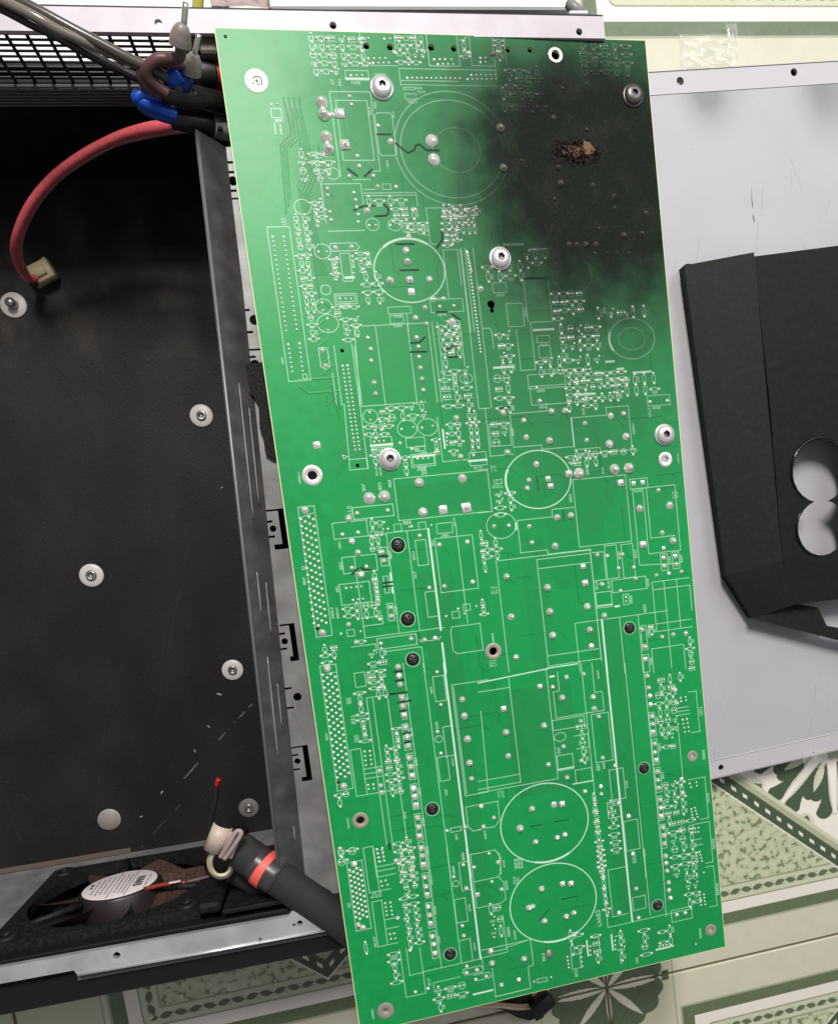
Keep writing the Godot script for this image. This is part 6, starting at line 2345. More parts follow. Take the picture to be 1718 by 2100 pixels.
func build_fan(ch: Node3D) -> void:
	var fan := Node3D.new()
	fan.name = "cooling_fan"
	ch.add_child(fan)
	# local axes: x along the wall, y up, z into the wall
	fan.position = Vector3(-0.1503, 0.0765, 0.1732)
	var fm := worn(mat("fan black", Color.WHITE, 0.5, 0.0, 0.3), 51, 20.0, 0.03, [[0.25, grey(0.085)], [0.75, grey(0.15)]], 0.3)
	var bm := worn(mat("blade brown", Color.WHITE, 0.4), 52, 25.0, 0.03, [[0.2, Color(0.22, 0.16, 0.15)], [0.7, Color(0.33, 0.24, 0.21)], [0.9, Color(0.45, 0.34, 0.28)]], 0.2)
	var frame := csg("fan_frame", fan, fm)
	csg_box(frame, Vector3(-0.0532, -0.0525, 0.0), Vector3(0.0532, 0.0525, 0.006), false)
	var bore := CSGCylinder3D.new()
	bore.radius = 0.0485
	bore.height = 0.05
	bore.sides = 40
	bore.rotation.x = PI / 2
	bore.operation = CSGShape3D.OPERATION_SUBTRACTION
	bore.name = "bore"
	frame.add_child(bore)
	for s in [Vector2(-1, -1), Vector2(1, -1), Vector2(-1, 1), Vector2(1, 1)]:
		put("fan_boss", lathe([Vector2(0.0062, 0.006), Vector2(0.0062, -0.001), Vector2(0.0055, -0.0016), Vector2(0.0024, -0.0016), Vector2(0.0022, 0.003)], 18, Transform3D(Basis(Vector3.RIGHT, PI / 2), Vector3(s.x * 0.0455, s.y * 0.0448, 0))), fm, fan)
	var turn := Transform3D(Basis(Vector3.RIGHT, PI / 2), Vector3.ZERO)   # y of the profile becomes z
	put("duct", lathe([Vector2(0.0492, 0.0), Vector2(0.0486, 0.001), Vector2(0.0486, 0.0046), Vector2(0.052, 0.0046)], 40, turn), fm, fan)
	put("fan_back", box(Vector3(-0.0532, -0.0525, 0.0165), Vector3(0.0532, 0.0525, 0.0185)), mat("fan dark", grey(0.05), 0.8), fan)
	put("hub", lathe([Vector2(0.0225, 0.015), Vector2(0.0225, -0.0005), Vector2(0.0215, -0.0018), Vector2(0, -0.0018)], 40, turn), mat("hub dark", Color(0.16, 0.125, 0.13), 0.4), fan)
	for k in 7:
		var st := start()
		st.set_smooth_group(0)
		var a0 := TAU * k / 7.0 + 0.2
		for i in 6:
			for j in 5:
				var q := []
				for c in [[i, j], [i + 1, j], [i + 1, j + 1], [i, j + 1]]:
					var r := lerpf(0.0222, 0.0478, c[0] / 6.0)
					var a: float = a0 + c[1] / 5.0 * (0.66 + 0.06 * c[0] / 6.0) + c[0] * 0.045
					q.append(Vector3(r * cos(a), r * sin(a), 0.002 + 0.0115 * c[1] / 5.0 + 0.001 * sin(c[1] / 5.0 * PI)))
				quad(st, q[0], q[1], q[2], q[3])
		put("fan_blade", fin(st), bm, fan)
	for k in 3:
		var a := TAU * k / 3.0 + 0.35
		put("strut", tube([Vector3(0.021 * cos(a), 0.021 * sin(a), 0.0006), Vector3(0.0495 * cos(a), 0.0495 * sin(a), 0.0006)], 0.0021, 8, 1), fm, fan)
	put("hub_label", lathe([Vector2(0.0205, -0.0018), Vector2(0.0205, -0.0021), Vector2(0.0202, -0.0022), Vector2(0, -0.0022)], 48, turn), mat("label pink white", Color(0.91, 0.86, 0.87), 0.45), fan)
	var inkm := mat("label ink", Color(0.13, 0.12, 0.13), 0.6)
	var soft := mat("label small ink", Color(0.42, 0.39, 0.40), 0.6)
	var face := Basis(Vector3.FORWARD, 0.0)
	var tm := TextMesh.new()
	tm.text = "NMB"
	var sf := SystemFont.new()
	sf.font_names = PackedStringArray(["Droid Sans"])
	sf.font_weight = 700
	tm.font = sf
	tm.font_size = 32
	tm.pixel_size = 0.00021
	tm.depth = 0.0001
	# lettering faces -z (into the compartment) and reads downwards
	put("brand_lettering", tm, inkm, fan, Transform3D(Basis(Vector3(0, 1, 0), Vector3(1, 0, 0), Vector3(0, 0, -1)), Vector3(0.0108, 0.0, -0.0023)))
	for x in [0.0066, -0.0028]:
		var hw := sqrt(0.0203 * 0.0203 - x * x)
		put("label_rule", box(Vector3(x - 0.0002, -hw, -0.00232), Vector3(x + 0.0002, hw, -0.0022), 0.0), soft, fan)
	rng.seed = 91
	for rw in 8:
		var x: float = [0.0158, 0.0045, 0.0022, -0.0003, -0.0055, -0.0082, -0.0108, -0.0136][rw]
		var y := -0.7 * sqrt(0.0195 * 0.0195 - x * x)
		while y < 0.7 * sqrt(0.0195 * 0.0195 - x * x):
			var l := rng.randf_range(0.0006, 0.0022)
			put("small_print", box(Vector3(x - 0.00042, y, -0.0023), Vector3(x + 0.00042, y + l, -0.0022), 0.0), soft, fan)
			y += l + rng.randf_range(0.0005, 0.0014)
	put("certification_mark", box(Vector3(-0.0172, -0.006, -0.0023), Vector3(-0.0155, -0.003, -0.0022), 0.0), inkm, fan)
	put("certification_mark", box(Vector3(-0.0168, -0.0015, -0.0023), Vector3(-0.0155, 0.0008, -0.0022), 0.0), inkm, fan)
	put("red_lead", tube([Vector3(0.016, 0.012, -0.001), Vector3(0.028, 0.0125, -0.0018), Vector3(0.040, 0.0135, -0.0012)], 0.0014, 8, 4), mat("rust red lead", Color(0.52, 0.17, 0.12), 0.45), fan)
	put("red_lead", tube([Vector3(0.040, 0.0135, -0.0012), Vector3(0.052, 0.010, -0.0012)], 0.0010, 8, 4), mat("pink lead", Color(0.42, 0.32, 0.32), 0.5), fan)
	put("lead_tag", box(Vector3(0.031, 0.0152, -0.0040), Vector3(0.0375, 0.0172, -0.0032), 0.0002), mat("tag white", grey(0.85), 0.3), fan)

# ------------------------------------------------------------------ board

func build_board() -> void:
	board = thing("circuit_board", "large green printed circuit board with a big black scorched burst in one corner", "circuit board")
	board.transform = Transform3D(Basis(Vector3(0.9994, -0.0323, 0.0106), Vector3(0.0325, 0.9993, -0.0168), Vector3(-0.0101, 0.0171, 0.9998)), Vector3(-0.0200, 0.1470, -0.2546))
	mats_for_board()
	small.begin(Mesh.PRIMITIVE_TRIANGLES)
	silk.resize(IW * IH)
	dark.resize(IW * IH)
	trace.resize(IW * IH)
	rng.seed = 11
	board_print_0()
	board_print_1()
	board_print_2()
	board_print_3()
	board_print_4()
	board_print_5()
	board_print_6()
	board_print_7()
	board_print_8()
	traces()
	small.generate_normals()
	var sm := StandardMaterial3D.new()
	sm.resource_name = "small solder"
	sm.vertex_color_use_as_albedo = true
	sm.metallic = 0.35
	sm.roughness = 0.4
	var pins := put("pin_joints", small.commit(), sm, board)
	pins.set_meta("kind", "stuff")
	# laminate with its drilled holes, and the lacquered face a hair inside the sawn edge
	var lam := csg("laminate", board, mat("sawn laminate", Color(0.78, 0.84, 0.60), 0.6))
	csg_box(lam, Vector3(0, -0.0017, 0), Vector3(BW, 0, BL) * 0.001 + Vector3(0, -0.00013, 0), false)
	var face_m := mat("solder lacquer", Color.WHITE, 0.36)
	face_m.albedo_texture = board_picture()
	face_m.heightmap_enabled = true
	face_m.heightmap_texture = ImageTexture.create_from_image(relief_im)
	face_m.heightmap_scale = 0.012
	face_m.roughness = 1.0
	face_m.roughness_texture = ImageTexture.create_from_image(rough_im)
	face_m.uv1_triplanar = true
	face_m.uv1_scale = Vector3(1000.0 / BW, 1000.0, 1000.0 / BL)
	face_m.texture_repeat = true
	face_m.metallic_specular = 0.36
	var face := csg("solder_face", board, face_m)
	csg_box(face, Vector3(0.0005, -0.0004, 0.0003), Vector3(BW * 0.001 - 0.0004, 0.0, BL * 0.001 - 0.0004), false)
	for h in holes:
		csg_hole(lam, bpos(h[0], h[1]), h[2] * 0.001)
		csg_hole(face, bpos(h[0], h[1]), h[2] * 0.001)
	# the burst: a ragged hole through the board
	for root in [lam, face]:
		var c := CSGPolygon3D.new()
		c.name = "burst"
		var pts := PackedVector2Array()
		rng.seed = 3
		for i in 18:
			var a := TAU * i / 18.0
			var r := 1.0 + rng.randf_range(-0.22, 0.22)
			pts.append(Vector2(172.0 + 10.5 * r * cos(a + 0.2), 55.0 + 4.6 * r * sin(a)) * 0.001)
		c.polygon = pts
		c.depth = 0.02
		c.rotation.x = PI / 2
		c.position.y = 0.01
		c.operation = CSGShape3D.OPERATION_SUBTRACTION
		root.add_child(c)
	burst()
	underside()

func mats_for_board() -> void:
	mat("solder", Color(0.96, 0.93, 0.91), 0.24, 0.6)
	mat("smoked solder", Color(0.50, 0.47, 0.43), 0.42, 0.4)
	mat("scorched solder", Color(0.27, 0.26, 0.25), 0.5, 0.35)
	mat("worn tin", Color(0.66, 0.62, 0.57), 0.5, 0.4)
	mat("screw steel", Color(0.90, 0.88, 0.88), 0.28, 0.55)
	mat("sooty steel", Color(0.42, 0.40, 0.38), 0.35, 0.7)
	mat("socket steel", Color(0.42, 0.40, 0.40), 0.3, 0.8)
	mat("black screw", Color(0.16, 0.155, 0.15), 0.35, 0.3)
	mat("slot glint", Color(0.34, 0.33, 0.32), 0.3, 0.5)
	mat("white paper", Color(0.90, 0.90, 0.89), 0.6)
	mat("pen ink", Color(0.16, 0.18, 0.20), 0.7)

# buried copper lines that show through the lacquer
func traces() -> void:
	rng.seed = 17
	for i in 5:
		var o := i * 1.1
		var p := [Vector2(30 + o, 35), Vector2(33 + o, 62 + o), Vector2(28 + o, 70 + o), Vector2(32 + o, 112)]
		for k in 3:
			trk(p[k].x, p[k].y, p[k + 1].x, p[k + 1].y, 0.5)
	for i in 11:
		var o := i * 1.0
		trk(37.0 - o * 0.2, 190.0 + o * 1.1, 30.0 - o * 0.3, 196.0 + o * 1.5, 0.35)
		trk(44.0, 189.0 + o * 1.1, 37.0 - o * 0.2, 190.0 + o * 1.1, 0.35)
	for i in 6:
		var o := i * 1.6
		trk(30.0 + o, 262.0, 48.0 + o, 242.0, 0.4)
	for i in 8:
		var o := i * 3.2
		trk(27.0, 128.0 + o * 1.4, 33.0, 128.0 + o * 1.4 - 4.0, 0.4)
	for i in 130:
		var u := rng.randf_range(28.0, BW - 12.0)
		var v := rng.randf_range(8.0, BL - 12.0)
		var l := rng.randf_range(6.0, 26.0)
		var w := rng.randf_range(0.4, 1.0)
		if rng.randf() < 0.55:
			trk(u, v, u + 0.2, v + l, w)
			trk(u, v + l, u + l * 0.2, v + l * 1.2, w)
		else:
			trk(u, v, u + l, v, w)
			trk(u + l, v, u + l * 1.2, v + l * 0.2, w)

func burst() -> void:
	var root := Node3D.new()
	root.name = "burnt_burst"
	board.add_child(root)
	var charm := mat("charred fibre", Color(0.085, 0.078, 0.072), 0.95)
	var brown := worn(mat("burnt copper", Color.WHITE, 0.6), 71, 120.0, 0.05, [[0.25, Color(0.10, 0.06, 0.05)], [0.5, Color(0.27, 0.16, 0.125)], [0.8, Color(0.48, 0.31, 0.24)]], 0.8)
	var tanm := worn(mat("bare fibre", Color.WHITE, 0.8), 72, 160.0, 0.06, [[0.2, Color(0.30, 0.22, 0.14)], [0.8, Color(0.60, 0.48, 0.33)]], 0.6)
	rng.seed = 23
	# torn strands lying in the hole
	for i in 64:
		var a := rng.randf_range(0.0, TAU)
		var r := sqrt(rng.randf()) * 0.9
		var p := Vector3(0.172 + 0.0092 * r * cos(a), rng.randf_range(-0.0012, 0.0006), 0.0552 + 0.0040 * r * sin(a))
		var d := Vector3(rng.randf_range(-0.0018, 0.0018), rng.randf_range(-0.0004, 0.0006), rng.randf_range(-0.0010, 0.0010))
		var w := rng.randf_range(0.0004, 0.0011)
		put("torn_strand", tube([p - d, p + Vector3(0, 0.0004, rng.randf_range(-0.0004, 0.0004)), p + d], [w * 0.5, w, w * 0.3], 6, 4), brown if i % 13 != 0 else tanm, root)
	var lump := start()
	lump.set_smooth_group(-1)
	var fl := FastNoiseLite.new()
	fl.seed = 77
	fl.frequency = 0.16
	fl.fractal_octaves = 3
	var hgt := func(i: int, j: int) -> Vector3:
		var x := 0.1585 + i * 0.00055
		var z := 0.0486 + j * 0.00055
		return Vector3(x + 0.0003 * fl.get_noise_2d(i * 5, j * 7), -0.0006 + 0.0042 * maxf(0.0, fl.get_noise_2d(i * 2.2, j * 2.6) + 0.12), z + 0.0003 * fl.get_noise_2d(i * 7, j * 5 + 40))
	for i in 48:
		for j in 24:
			var q := Vector2((i - 24) / 22.0, (j - 12 - (i - 24) * 0.12) / 10.0).length() + 0.6 * fl.get_noise_2d(i * 3.0 + 200.0, j * 3.0)
			if q < 0.92:
				quad(lump, hgt.call(i, j), hgt.call(i + 1, j), hgt.call(i + 1, j + 1), hgt.call(i, j + 1))
	put("charred_core", fin(lump), worn(mat("charred copper", Color.WHITE, 0.55), 73, 150.0, 0.045, [[0.25, Color(0.07, 0.045, 0.04)], [0.5, Color(0.21, 0.125, 0.10)], [0.68, Color(0.30, 0.18, 0.14)], [0.85, Color(0.44, 0.29, 0.22)]], 0.9), root)
	var flap := start()
	flap.set_smooth_group(-1)
	var q := Vector2(178.06, 53.64)
	var c := Vector3(q.x * 0.001, 0.0006, q.y * 0.001)
	var pts := [Vector3(-0.0020, 0.0004, -0.0035), Vector3(0.0012, 0.0016, -0.0018), Vector3(0.0038, 0.0010, 0.0016), Vector3(0.0030, 0.0002, 0.0028), Vector3(-0.0014, 0.0004, 0.0034), Vector3(-0.0022, 0.0001, 0.0004)]
	for i in pts.size():
		tri(flap, c + Vector3(0, 0.0009, 0), c + pts[i], c + pts[(i + 1) % pts.size()])
		tri(flap, c + Vector3(0, -0.0006, 0), c + pts[(i + 1) % pts.size()], c + pts[i])
	put("bent_flap", fin(flap), tanm, root)
	var rim := start()
	for i in 150:
		var a := rng.randf_range(0.0, TAU)
		var rr := 1.0 + rng.randf_range(-0.1, 0.3) * rng.randf_range(0.2, 2.0)
		var p := Vector3(0.172 + 0.0112 * rr * cos(a), 0.0, 0.055 + 0.0052 * rr * sin(a))
		var s := rng.randf_range(0.00015, 0.0011)
		add_box(rim, Vector3(-s, -s * 0.5, -s * 0.7), Vector3(s, s * 0.45, s * 0.7), s * 0.3, Transform3D(Basis.from_euler(Vector3(rng.randf_range(-0.5, 0.5), a, rng.randf_range(-0.5, 0.5))), p))
	var cr := put("char_crumbs", fin(rim), charm, root)
	cr.set_meta("kind", "stuff")

# parts on the hidden component side, which carry the board on the chassis floor
func underside() -> void:
	var can := mat("capacitor sleeve", Color(0.05, 0.06, 0.09), 0.35)
	var alu := mat("heat sink aluminium", Color(0.50, 0.50, 0.51), 0.4, 0.8)
	for c in [[107.0, 54.0, 21.0, 0.1335], [77.5, 111.0, 17.0, 0.07], [132.0, 220.0, 16.0, 0.07], [110.0, 412.0, 19.0, 0.1405], [192.0, 158.0, 11.0, 0.045]]:
		var r: float = c[2] * 0.001
		var l: float = c[3]
		put("capacitor_can", lathe([Vector2(0, -0.002), Vector2(r, -0.002), Vector2(r, -l + 0.002), Vector2(r - 0.002, -l), Vector2(0, -l)], 32), can, board, Transform3D(Basis(), bpos(c[0], c[1])))
	for c in [[62.0, 262.0, 80.0, 405.0], [150.0, 300.0, 170.0, 405.0]]:
		put("heat_sink", box(bpos(c[0], c[1], -0.06), bpos(c[2], c[3], -0.0022), 0.001), alu, board)
	put("transformer", box(bpos(120.0, 255.0, -0.05), bpos(146.0, 325.0, -0.0022), 0.003), can, board)

# ------------------------------------------------------------------ loose things

func cover_picture() -> ImageTexture:
	var w := 512
	var h := 1024
	var im := Image.create(w, h, false, Image.FORMAT_RGB8)
	var n := FastNoiseLite.new()
	n.seed = 8
	n.frequency = 0.008
	n.fractal_octaves = 4
	var f := FastNoiseLite.new()
	f.seed = 9
	f.frequency = 0.3
	for y in h:
		for x in w:
			var u := float(x) / w
			var v := float(y) / h
			var a := n.get_noise_2d(x, y)
			var c := Vector3(0.455, 0.442, 0.468) * (1.0 + a * 0.05 + f.get_noise_2d(x, y) * 0.02)
			# two soft darker smudges at the flange
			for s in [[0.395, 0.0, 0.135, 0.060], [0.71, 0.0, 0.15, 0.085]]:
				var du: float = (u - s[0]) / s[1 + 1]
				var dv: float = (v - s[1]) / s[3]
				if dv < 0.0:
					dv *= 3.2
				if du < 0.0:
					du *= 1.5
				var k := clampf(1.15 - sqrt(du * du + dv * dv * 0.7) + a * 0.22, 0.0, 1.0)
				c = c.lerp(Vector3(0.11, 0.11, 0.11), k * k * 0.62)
			im.set_pixel(x, y, Color(c.x, c.y, c.z).linear_to_srgb())
	# hairline rubs, specks and finger smears
	rng.seed = 61
	for i in 60:
		var x0 := rng.randf() * w
		var y0 := rng.randf() * h
		var dx := rng.randf_range(-0.5, 0.5)
		var up := rng.randf() < 0.5
		for t in rng.randi_range(10, 70):
			var x1 := int(x0 + t * dx)
			var y1 := int(y0 + t)
			if x1 >= 0 and x1 < w and y1 >= 0 and y1 < h:
				im.set_pixel(x1, y1, im.get_pixel(x1, y1).lerp(Color(0.85, 0.84, 0.86) if up else Color(0.4, 0.4, 0.42), 0.22))
	for i in 240:
		var x1 := rng.randi_range(0, w - 1)
		var y1 := rng.randi_range(0, h - 1)
		im.set_pixel(x1, y1, im.get_pixel(x1, y1).lerp(Color(0.3, 0.3, 0.3), rng.randf_range(0.2, 0.7)))
	return ImageTexture.create_from_image(im)

func build_cover() -> void:
	var o := thing("metal_cover", "pale lilac grey sheet metal cover panel with folded flanges lying on the tiles", "panel")
	o.rotation.y = 0.03987
	var a: Vector3 = Vector3(0.2641, 0.0210, -0.2929)
	var b: Vector3 = Vector3(0.3512, 0.0210, 0.2016)
	var t: Vector3 = Vector3(0.3229, 0.0220, -0.2787)
	var bt: Vector3 = Vector3(0.2861, 0.0220, 0.1878)
	var lo := Vector3(0.193, 0.0, a.z)
	var hi := Vector3(0.47, 0.021, b.z)
	var m := mat("lilac sheet", Color.WHITE, 0.42)
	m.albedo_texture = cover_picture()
	var st := start()
	st.set_smooth_group(-1)
	# upper face carries the picture; the slab below it gives the thickness
	var flat := mat("lilac sheet edge", Color(0.745, 0.73, 0.75), 0.45)
	var slab := csg("cover_sheet", o, flat)
	csg_box(slab, Vector3(lo.x, 0.0195, t.z + 0.0004), Vector3(hi.x, 0.0212, bt.z - 0.0004), false)
	for p in [Vector2(0, 0), Vector2(1, 0), Vector2(1, 1), Vector2(0, 0), Vector2(1, 1), Vector2(0, 1)]:
		st.set_uv(p)
		st.add_vertex(Vector3(lerpf(lo.x, hi.x, p.x), 0.0214, lerpf(t.z + 0.0003, bt.z - 0.0003, p.y)))
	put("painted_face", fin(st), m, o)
	var f1 := csg("folded_flange", o, flat)
	csg_box(f1, Vector3(lo.x, 0.0192, lo.z), Vector3(hi.x, 0.0211, t.z - 0.0003), false)
	csg_hole(f1, Vector3(0.2860, 0.0210, -0.2868), 0.0052)
	csg_hole(f1, Vector3(0.3720, 0.0210, -0.2879), 0.0052)
	var f2 := csg("folded_flange", o, flat)
	csg_box(f2, Vector3(lo.x, 0.0190, bt.z + 0.0001), Vector3(hi.x, 0.0209, hi.z), false)
	csg_hole(f2, Vector3(0.2524, 0.0210, 0.1947), 0.0044)
	csg_hole(f2, Vector3(0.3301, 0.0210, 0.1999), 0.0020)
	put("fold_line", tube([Vector3(lo.x, 0.0211, bt.z), Vector3(hi.x, 0.0211, bt.z)], 0.0005, 6, 1), mat("bright fold", Color(0.84, 0.83, 0.85), 0.35), o)
	put("fold_groove", box(Vector3(lo.x, 0.0200, t.z - 0.0003), Vector3(hi.x, 0.0206, t.z + 0.0004), 0.0), mat("groove", Color(0.28, 0.26, 0.28), 0.8), o)
	put("screw_boss", lathe([Vector2(0.0026, 0.0205), Vector2(0.0022, 0.0200), Vector2(0.0008, 0.0180), Vector2(0, 0.0180)], 18, Transform3D(Basis(), Vector3(0, 0, 0))), mat("boss steel", Color(0.5, 0.47, 0.46), 0.3, 0.8), o, Transform3D(Basis(), Vector3(Vector3(0.2860, 0.0210, -0.2868).x, 0, Vector3(0.2860, 0.0210, -0.2868).z)))
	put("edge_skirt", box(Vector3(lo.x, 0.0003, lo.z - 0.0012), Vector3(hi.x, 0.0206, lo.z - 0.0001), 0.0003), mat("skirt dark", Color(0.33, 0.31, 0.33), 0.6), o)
	put("edge_skirt", box(Vector3(lo.x, 0.0003, hi.z + 0.0001), Vector3(hi.x, 0.0202, hi.z + 0.0012), 0.0003), flat, o)
	var sc := start()
	for p in [[Vector3(0.3298, 0.0214, -0.2145), Vector3(0.3287, 0.0214, -0.2032), 0.0002], [Vector3(0.3290, 0.0214, -0.2081), Vector3(0.3291, 0.0214, -0.2006), 0.00035], [Vector3(0.3286, 0.0214, -0.1967), Vector3(0.3291, 0.0214, -0.1914), 0.0005]]:
		tube([Vector3(p[0].x, 0.0214, p[0].z), Vector3(p[1].x, 0.0214, p[1].z)], [p[2] * 0.4, p[2], p[2] * 0.4], 5, 3, sc)
	put("scratch", fin(sc), mat("scratch dark", Color(0.25, 0.24, 0.25), 0.8), o)

func build_black_cover() -> void:
	var o := thing("plastic_shield", "bent black plastic shield with round cut-outs resting on the grey metal panel", "plastic cover")
	var m := worn(mat("black plastic sheet", Color.WHITE, 0.55, 0.0, 0.3), 81, 10.0, 0.03, [[0.2, grey(0.085)], [0.8, grey(0.11)]], 0.05)
	var m2 := worn(mat("dull black flap", Color.WHITE, 0.6, 0.0, 0.3), 83, 14.0, 0.03, [[0.2, grey(0.112)], [0.6, grey(0.125)], [0.85, grey(0.15)]], 0.1)
	# the flap: a folded strip leaning down from the crease to the panel
	var hi := [Vector3(0.3045, 0.0460, -0.1760), Vector3(0.3083, 0.0460, 0.0338), Vector3(0.3206, 0.0450, 0.0656)]
	var lo := [Vector3(0.2591, 0.0340, -0.1743), Vector3(0.2705, 0.0340, 0.0395), Vector3(0.2893, 0.0330, 0.0735)]
	var st := start()
	st.set_smooth_group(-1)
	for i in 2:
		var dn := Vector3(0, -0.0014, 0)
		quad(st, lo[i], hi[i], hi[i + 1], lo[i + 1])
		quad(st, lo[i] + dn, lo[i + 1] + dn, hi[i + 1] + dn, hi[i] + dn)
		quad(st, lo[i] + dn, lo[i], lo[i + 1], lo[i + 1] + dn)
		quad(st, hi[i], hi[i] + dn, hi[i + 1] + dn, hi[i + 1])
	var d0 := Vector3(0, -0.0014, 0)
	quad(st, lo[0] + d0, hi[0] + d0, hi[0], lo[0])
	put("side_flap", fin(st), m2, o)
	put("flap_skirt", prism([Vector3(0.2610, 0.0300, -0.1756), Vector3(0.2726, 0.0300, 0.0399), Vector3(0.2909, 0.0300, 0.0739), Vector3(0.2946, 0.0300, 0.0722), Vector3(0.2765, 0.0300, 0.0389), Vector3(0.2643, 0.0300, -0.1758)], 0.0216, 0.0325), m2, o)
	put("corner_flap", prism([Vector3(0.2862, 0.0400, 0.0726), Vector3(0.3221, 0.0400, 0.0668), Vector3(0.3406, 0.0400, 0.0725), Vector3(0.3467, 0.0400, 0.0868), Vector3(0.3817, 0.0400, 0.0976), Vector3(0.3810, 0.0400, 0.1086), Vector3(0.3531, 0.0400, 0.0983)], 0.034, 0.0356), m2, o)
	# main sheet with the joined round holes
	var sheet := csg("main_sheet", o, m)
	var body := CSGMesh3D.new()
	body.name = "body"
	body.mesh = prism([Vector3(0.3051, 0.0460, -0.1738), Vector3(0.4232, 0.0460, -0.1808), Vector3(0.4577, 0.0460, 0.0708), Vector3(0.3207, 0.0460, 0.0663), Vector3(0.3094, 0.0460, 0.0339), Vector3(0.3087, 0.0460, -0.0748)], 0.0430, 0.0445)
	sheet.add_child(body)
	csg_hole(sheet, Vector3(0.3444, 0.0445, -0.0258), 0.0440)
	csg_hole(sheet, Vector3(0.3429, 0.0445, 0.0142), 0.0396)
	var rimm := mat("glossy rim", grey(0.06), 0.16)
	for h in [[Vector3(0.3444, 0.0445, -0.0258), 0.0220, 128.0, 300.0], [Vector3(0.3429, 0.0445, 0.0142), 0.0198, 100.0, 222.0]]:
		var arc := []
		for i in 25:
			var a := deg_to_rad(lerpf(h[2], h[3], i / 24.0))
			arc.append(h[0] + Vector3(h[1] * 1.055 * cos(a), 0.0002, h[1] * 1.055 * sin(a)))
		put("hole_rim", tube(arc, [0.0002, 0.0010, 0.0012, 0.0010, 0.0002], 8, 1), rimm, o)

